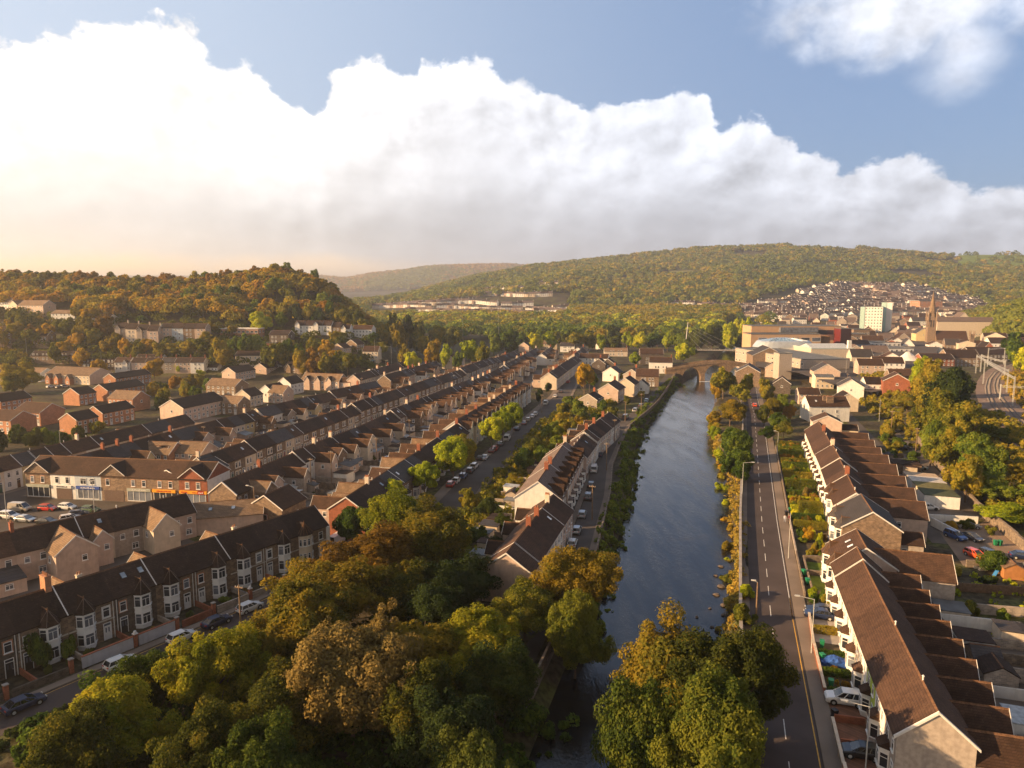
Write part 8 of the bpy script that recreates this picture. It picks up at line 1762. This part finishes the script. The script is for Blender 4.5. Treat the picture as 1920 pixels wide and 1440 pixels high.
# garden fronts of the bay-windowed terrace
WP = mat('white_panel', (.50, .50, .55), .8, .1, kind='wall')
sg_ = [(53.5, 46, BLOCK, 1.2), (45.5, 40.4, BLOCK, 1.2), (39.6, 33.6, BLOCK, 1.2), (32.8, 27.2, BLOCK, 1.2), (26.2, 21.4, RBRICK, 1.1), (20.2, 14.8, WP, 1.6), (14.0, 7.2, WP, 1.6), (5.5, -1, DSTONE, 1.0), (-2, -9, DSTONE, 1.0), (-10, -18, DSTONE, 1.0)]
for k, (a, b, m, h_) in enumerate(sg_):
    wallthing(frp(b, 5.4), frp(a, 5.4), h_, .25, m, f'{"white-panelled" if m is WP else "dark"} garden wall below the bay windows, {ordn(k + 1)} from the lane corner', 'garden walls below the bay windows', cap=RBRICK if m is WP else None)
    o = empty('gate_pier', (*xy(*frp(a + .35, 5.4)), 0), frz, f'brick gate pier below the bay windows, {ordn(k + 1)} from the lane corner', 'gate pier', 'gate piers'); f = MB(); f.box(-.25, .25, -.25, .25, -.2, 1.9); f.build('shaft', RBRICK, o)
    f = MB(); f.box(-.31, .31, -.31, .31, 1.9, 2.02); 
    if k in (3, 6): f.tube((0, 0, 2.02), (0, 0, 2.35), .26, .18, 10)
    f.build('cap_stone', TRIM if k in (3, 6) else CONC, o)
for k, b in enumerate(bounds[1:-1]): wallthing(frp(b, .1), frp(b, 5.2), .9, .2, RBRICK if k % 2 else BLOCK, f'dividing wall between front plots below the bay windows, {ordn(k + 1)} from the lane corner', 'dividing walls below the bay windows')
for k, s_ in enumerate((50, 43, 34.5, 30, 24, 18, 9, 6.5, 4, -4, -9)): bush(*xy(*frp(s_, 3.2)), g.uniform(.7, 1.2), g.uniform(.9, 1.8), g.choice([DARKL, GREEN, DARKL, RUST]), f'shaded garden bush below the bay windows, {ordn(k + 1)} from the lane corner', 'bushes below the bay windows', 'bushn')
for (s_, r, h_, lab) in [(3.9, 1.7, 5.6, 'ivy mass climbing the wall beside a bay window'), (7.6, 1.4, 3.2, 'dark bush growing against the bay next to the ivy')]: bush(*xy(*frp(s_, .9)), r, h_, GREEN, lab, None, 'bushn', name='ivy', cat='ivy')
VG = []
for s_ in np.arange(-20, 50, .8): VG.append((*xy(*frp(s_, rng.uniform(14.2, 17))), rng.uniform(.6, 1.3)))
stuff_leaves('verge_undergrowth', VG, DARKL, .2, 'dark undergrowth on the verge across from the bay windows', per=260, seed=14)
# no-entry sign at the lane
o = empty('road_sign', (*PT(388, 975), 0), R(-10), 'round red no-entry sign at the mouth of the back lane', 'sign'); f = MB(); f.tube((0, 0, 0), (0, 0, 3.0), .04, .04, 6); f.build('post', GALV, o)
f = MB(); f.tube((0, -.05, 2.7), (0, -.08, 2.7), .42, .42, 20); d_ = f.build('sign_plate', CP['red'], o); f = MB(); f.box(-.3, .3, -.10, -.085, 2.63, 2.77); f.build('bar', TRIM, d_)
# two people walking
def person(u, v, az, top, legs, lab, seed):
    x, y = xy(u, v); o = empty('person', (x, y, T1(x, y) + .13), math.pi / 2 - R(az) - math.pi / 2, lab, 'person', 'people on the pavement')
    J = {'pel': (0, 0, .93, .15), 'sp': (0, 0, 1.18, .14), 'ch': (0, 0, 1.38, .155), 'nk': (0, 0, 1.50, .055), 'hd': (0, .02, 1.62, .095), 'ht': (0, .01, 1.74, .07), 'lh': (-.1, .02, .86, .10), 'lk': (-.11, .14, .48, .065), 'la': (-.11, .04, .08, .045), 'lf': (-.11, .20, .04, .04), 'rh': (.1, -.02, .86, .10), 'rk': (.11, -.02, .48, .065), 'ra': (.11, -.26, .12, .045), 'rf': (.11, -.14, .05, .04),
         'ls': (-.19, 0, 1.40, .06), 'le': (-.26, -.06, 1.12, .045), 'lw': (-.25, .06, .88, .035), 'lp': (-.25, .10, .80, .035), 'rs': (.19, 0, 1.40, .06), 're': (.26, -.02, 1.12, .045), 'rw': (.26, .14, .92, .035), 'rp': (.26, .19, .85, .035)}
    K = list(J); E_ = [('pel', 'sp'), ('sp', 'ch'), ('ch', 'nk'), ('nk', 'hd'), ('hd', 'ht'), ('pel', 'lh'), ('lh', 'lk'), ('lk', 'la'), ('la', 'lf'), ('pel', 'rh'), ('rh', 'rk'), ('rk', 'ra'), ('ra', 'rf'), ('ch', 'ls'), ('ls', 'le'), ('le', 'lw'), ('lw', 'lp'), ('ch', 'rs'), ('rs', 're'), ('re', 'rw'), ('rw', 'rp')]
    me = bpy.data.meshes.new('body'); me.from_pydata([J[k][:3] for k in K], [(K.index(a), K.index(b)) for a, b in E_], []); b = link('body', me, o); sk = b.modifiers.new('skin', 'SKIN'); b.modifiers.new('sub', 'SUBSURF').render_levels = 2
    for i, k in enumerate(K): r = J[k][3]; me.skin_vertices[0].data[i].radius = (r, r * (.72 if k in ('sp', 'ch', 'pel') else 1))
    me.skin_vertices[0].data[0].use_root = True; m = bpy.data.materials.new('clothing_' + str(seed)); m.use_nodes = True; nt = m.node_tree; bs = nt.nodes['Principled BSDF']; tc = nt.nodes.new('ShaderNodeTexCoord'); sp = nt.nodes.new('ShaderNodeSeparateXYZ'); nt.links.new(tc.outputs['Object'], sp.inputs[0]); cr = nt.nodes.new('ShaderNodeValToRGB'); cr.color_ramp.interpolation = 'CONSTANT'
    dv = nt.nodes.new('ShaderNodeMath'); dv.operation = 'DIVIDE'; dv.inputs[1].default_value = 2.0; nt.links.new(sp.outputs[2], dv.inputs[0]); nt.links.new(dv.outputs[0], cr.inputs[0]); e = cr.color_ramp.elements; e[0].color = (.03, .03, .03, 1); e[1].position = .05; e[1].color = (*legs, 1)
    for ps, c in ((.47, top), (.75, (.50, .30, .22)), (.845, (.05, .035, .025))): q = e.new(ps); q.color = (*c, 1)
    nt.links.new(cr.outputs[0], bs.inputs['Base Color']); me.materials.append(m)
person(13.9, 160.5, 196, (.55, .58, .66), (.30, .33, .42), 'person in a pale top walking on the pavement toward the near end', 1); person(14.8, 160.8, 196, (.20, .03, .05), (.35, .25, .22), 'person in a maroon top walking beside the one in the pale top', 2)
# river stones
for k, (u, v, r) in enumerate([(1.0, 131, .9), (.2, 127, .7), (1.5, 123, .8), (.0, 136, .5), (1.4, 119, .5), (-1.6, 111, .7), (-.3, 114, .4), (.9, 141, .6), (-2.8, 117, .4), (-.8, 121, .35)]):
    f = MB(); x, y = xy(u, v); R_ = [[(r * (1 - .25 * abs(j)) * (1 + g.uniform(-.2, .2)) * math.cos(i * .785) * (1 if j < 2 else .5), r * .7 * (1 - .25 * abs(j)) * (1 + g.uniform(-.2, .2)) * math.sin(i * .785) * (1 if j < 2 else .5), j * .2 * r) for i in range(8)] for j in (-1, 0, 1, 1.6)]
    for a, b in zip(R_[:-1], R_[1:]): f.solid(a, b, 0, False)
    f.poly(R_[-1]); tag(f.build('river_rock', DSTONE, None, (x, y, WATER + .1), g.uniform(0, 3)), f'brown rock at the east water edge, {ordn(k + 1)} of the scattered ones', 'rock', 'rocks at the water edge')

# ------------------------------------------------------------------ the air
def haze():
    m = bpy.data.materials.new('haze'); m.use_nodes = True; nt = m.node_tree; nt.nodes.clear(); v = nt.nodes.new('ShaderNodeVolumePrincipled'); o = nt.nodes.new('ShaderNodeOutputMaterial'); nt.links.new(v.outputs[0], o.inputs['Volume'])
    v.inputs['Color'].default_value = (0.95, 0.93, 0.92, 1); v.inputs['Density'].default_value = HAZE_D; v.inputs['Anisotropy'].default_value = 0.55
    f = MB(); f.box(-9500, 9500, -800, 10400, -7.5, 262); ob = f.build('haze', m); tag(ob, 'thin warm haze filling the valley', 'haze', None, 'stuff')
HAZE_D = 0.00020
haze()
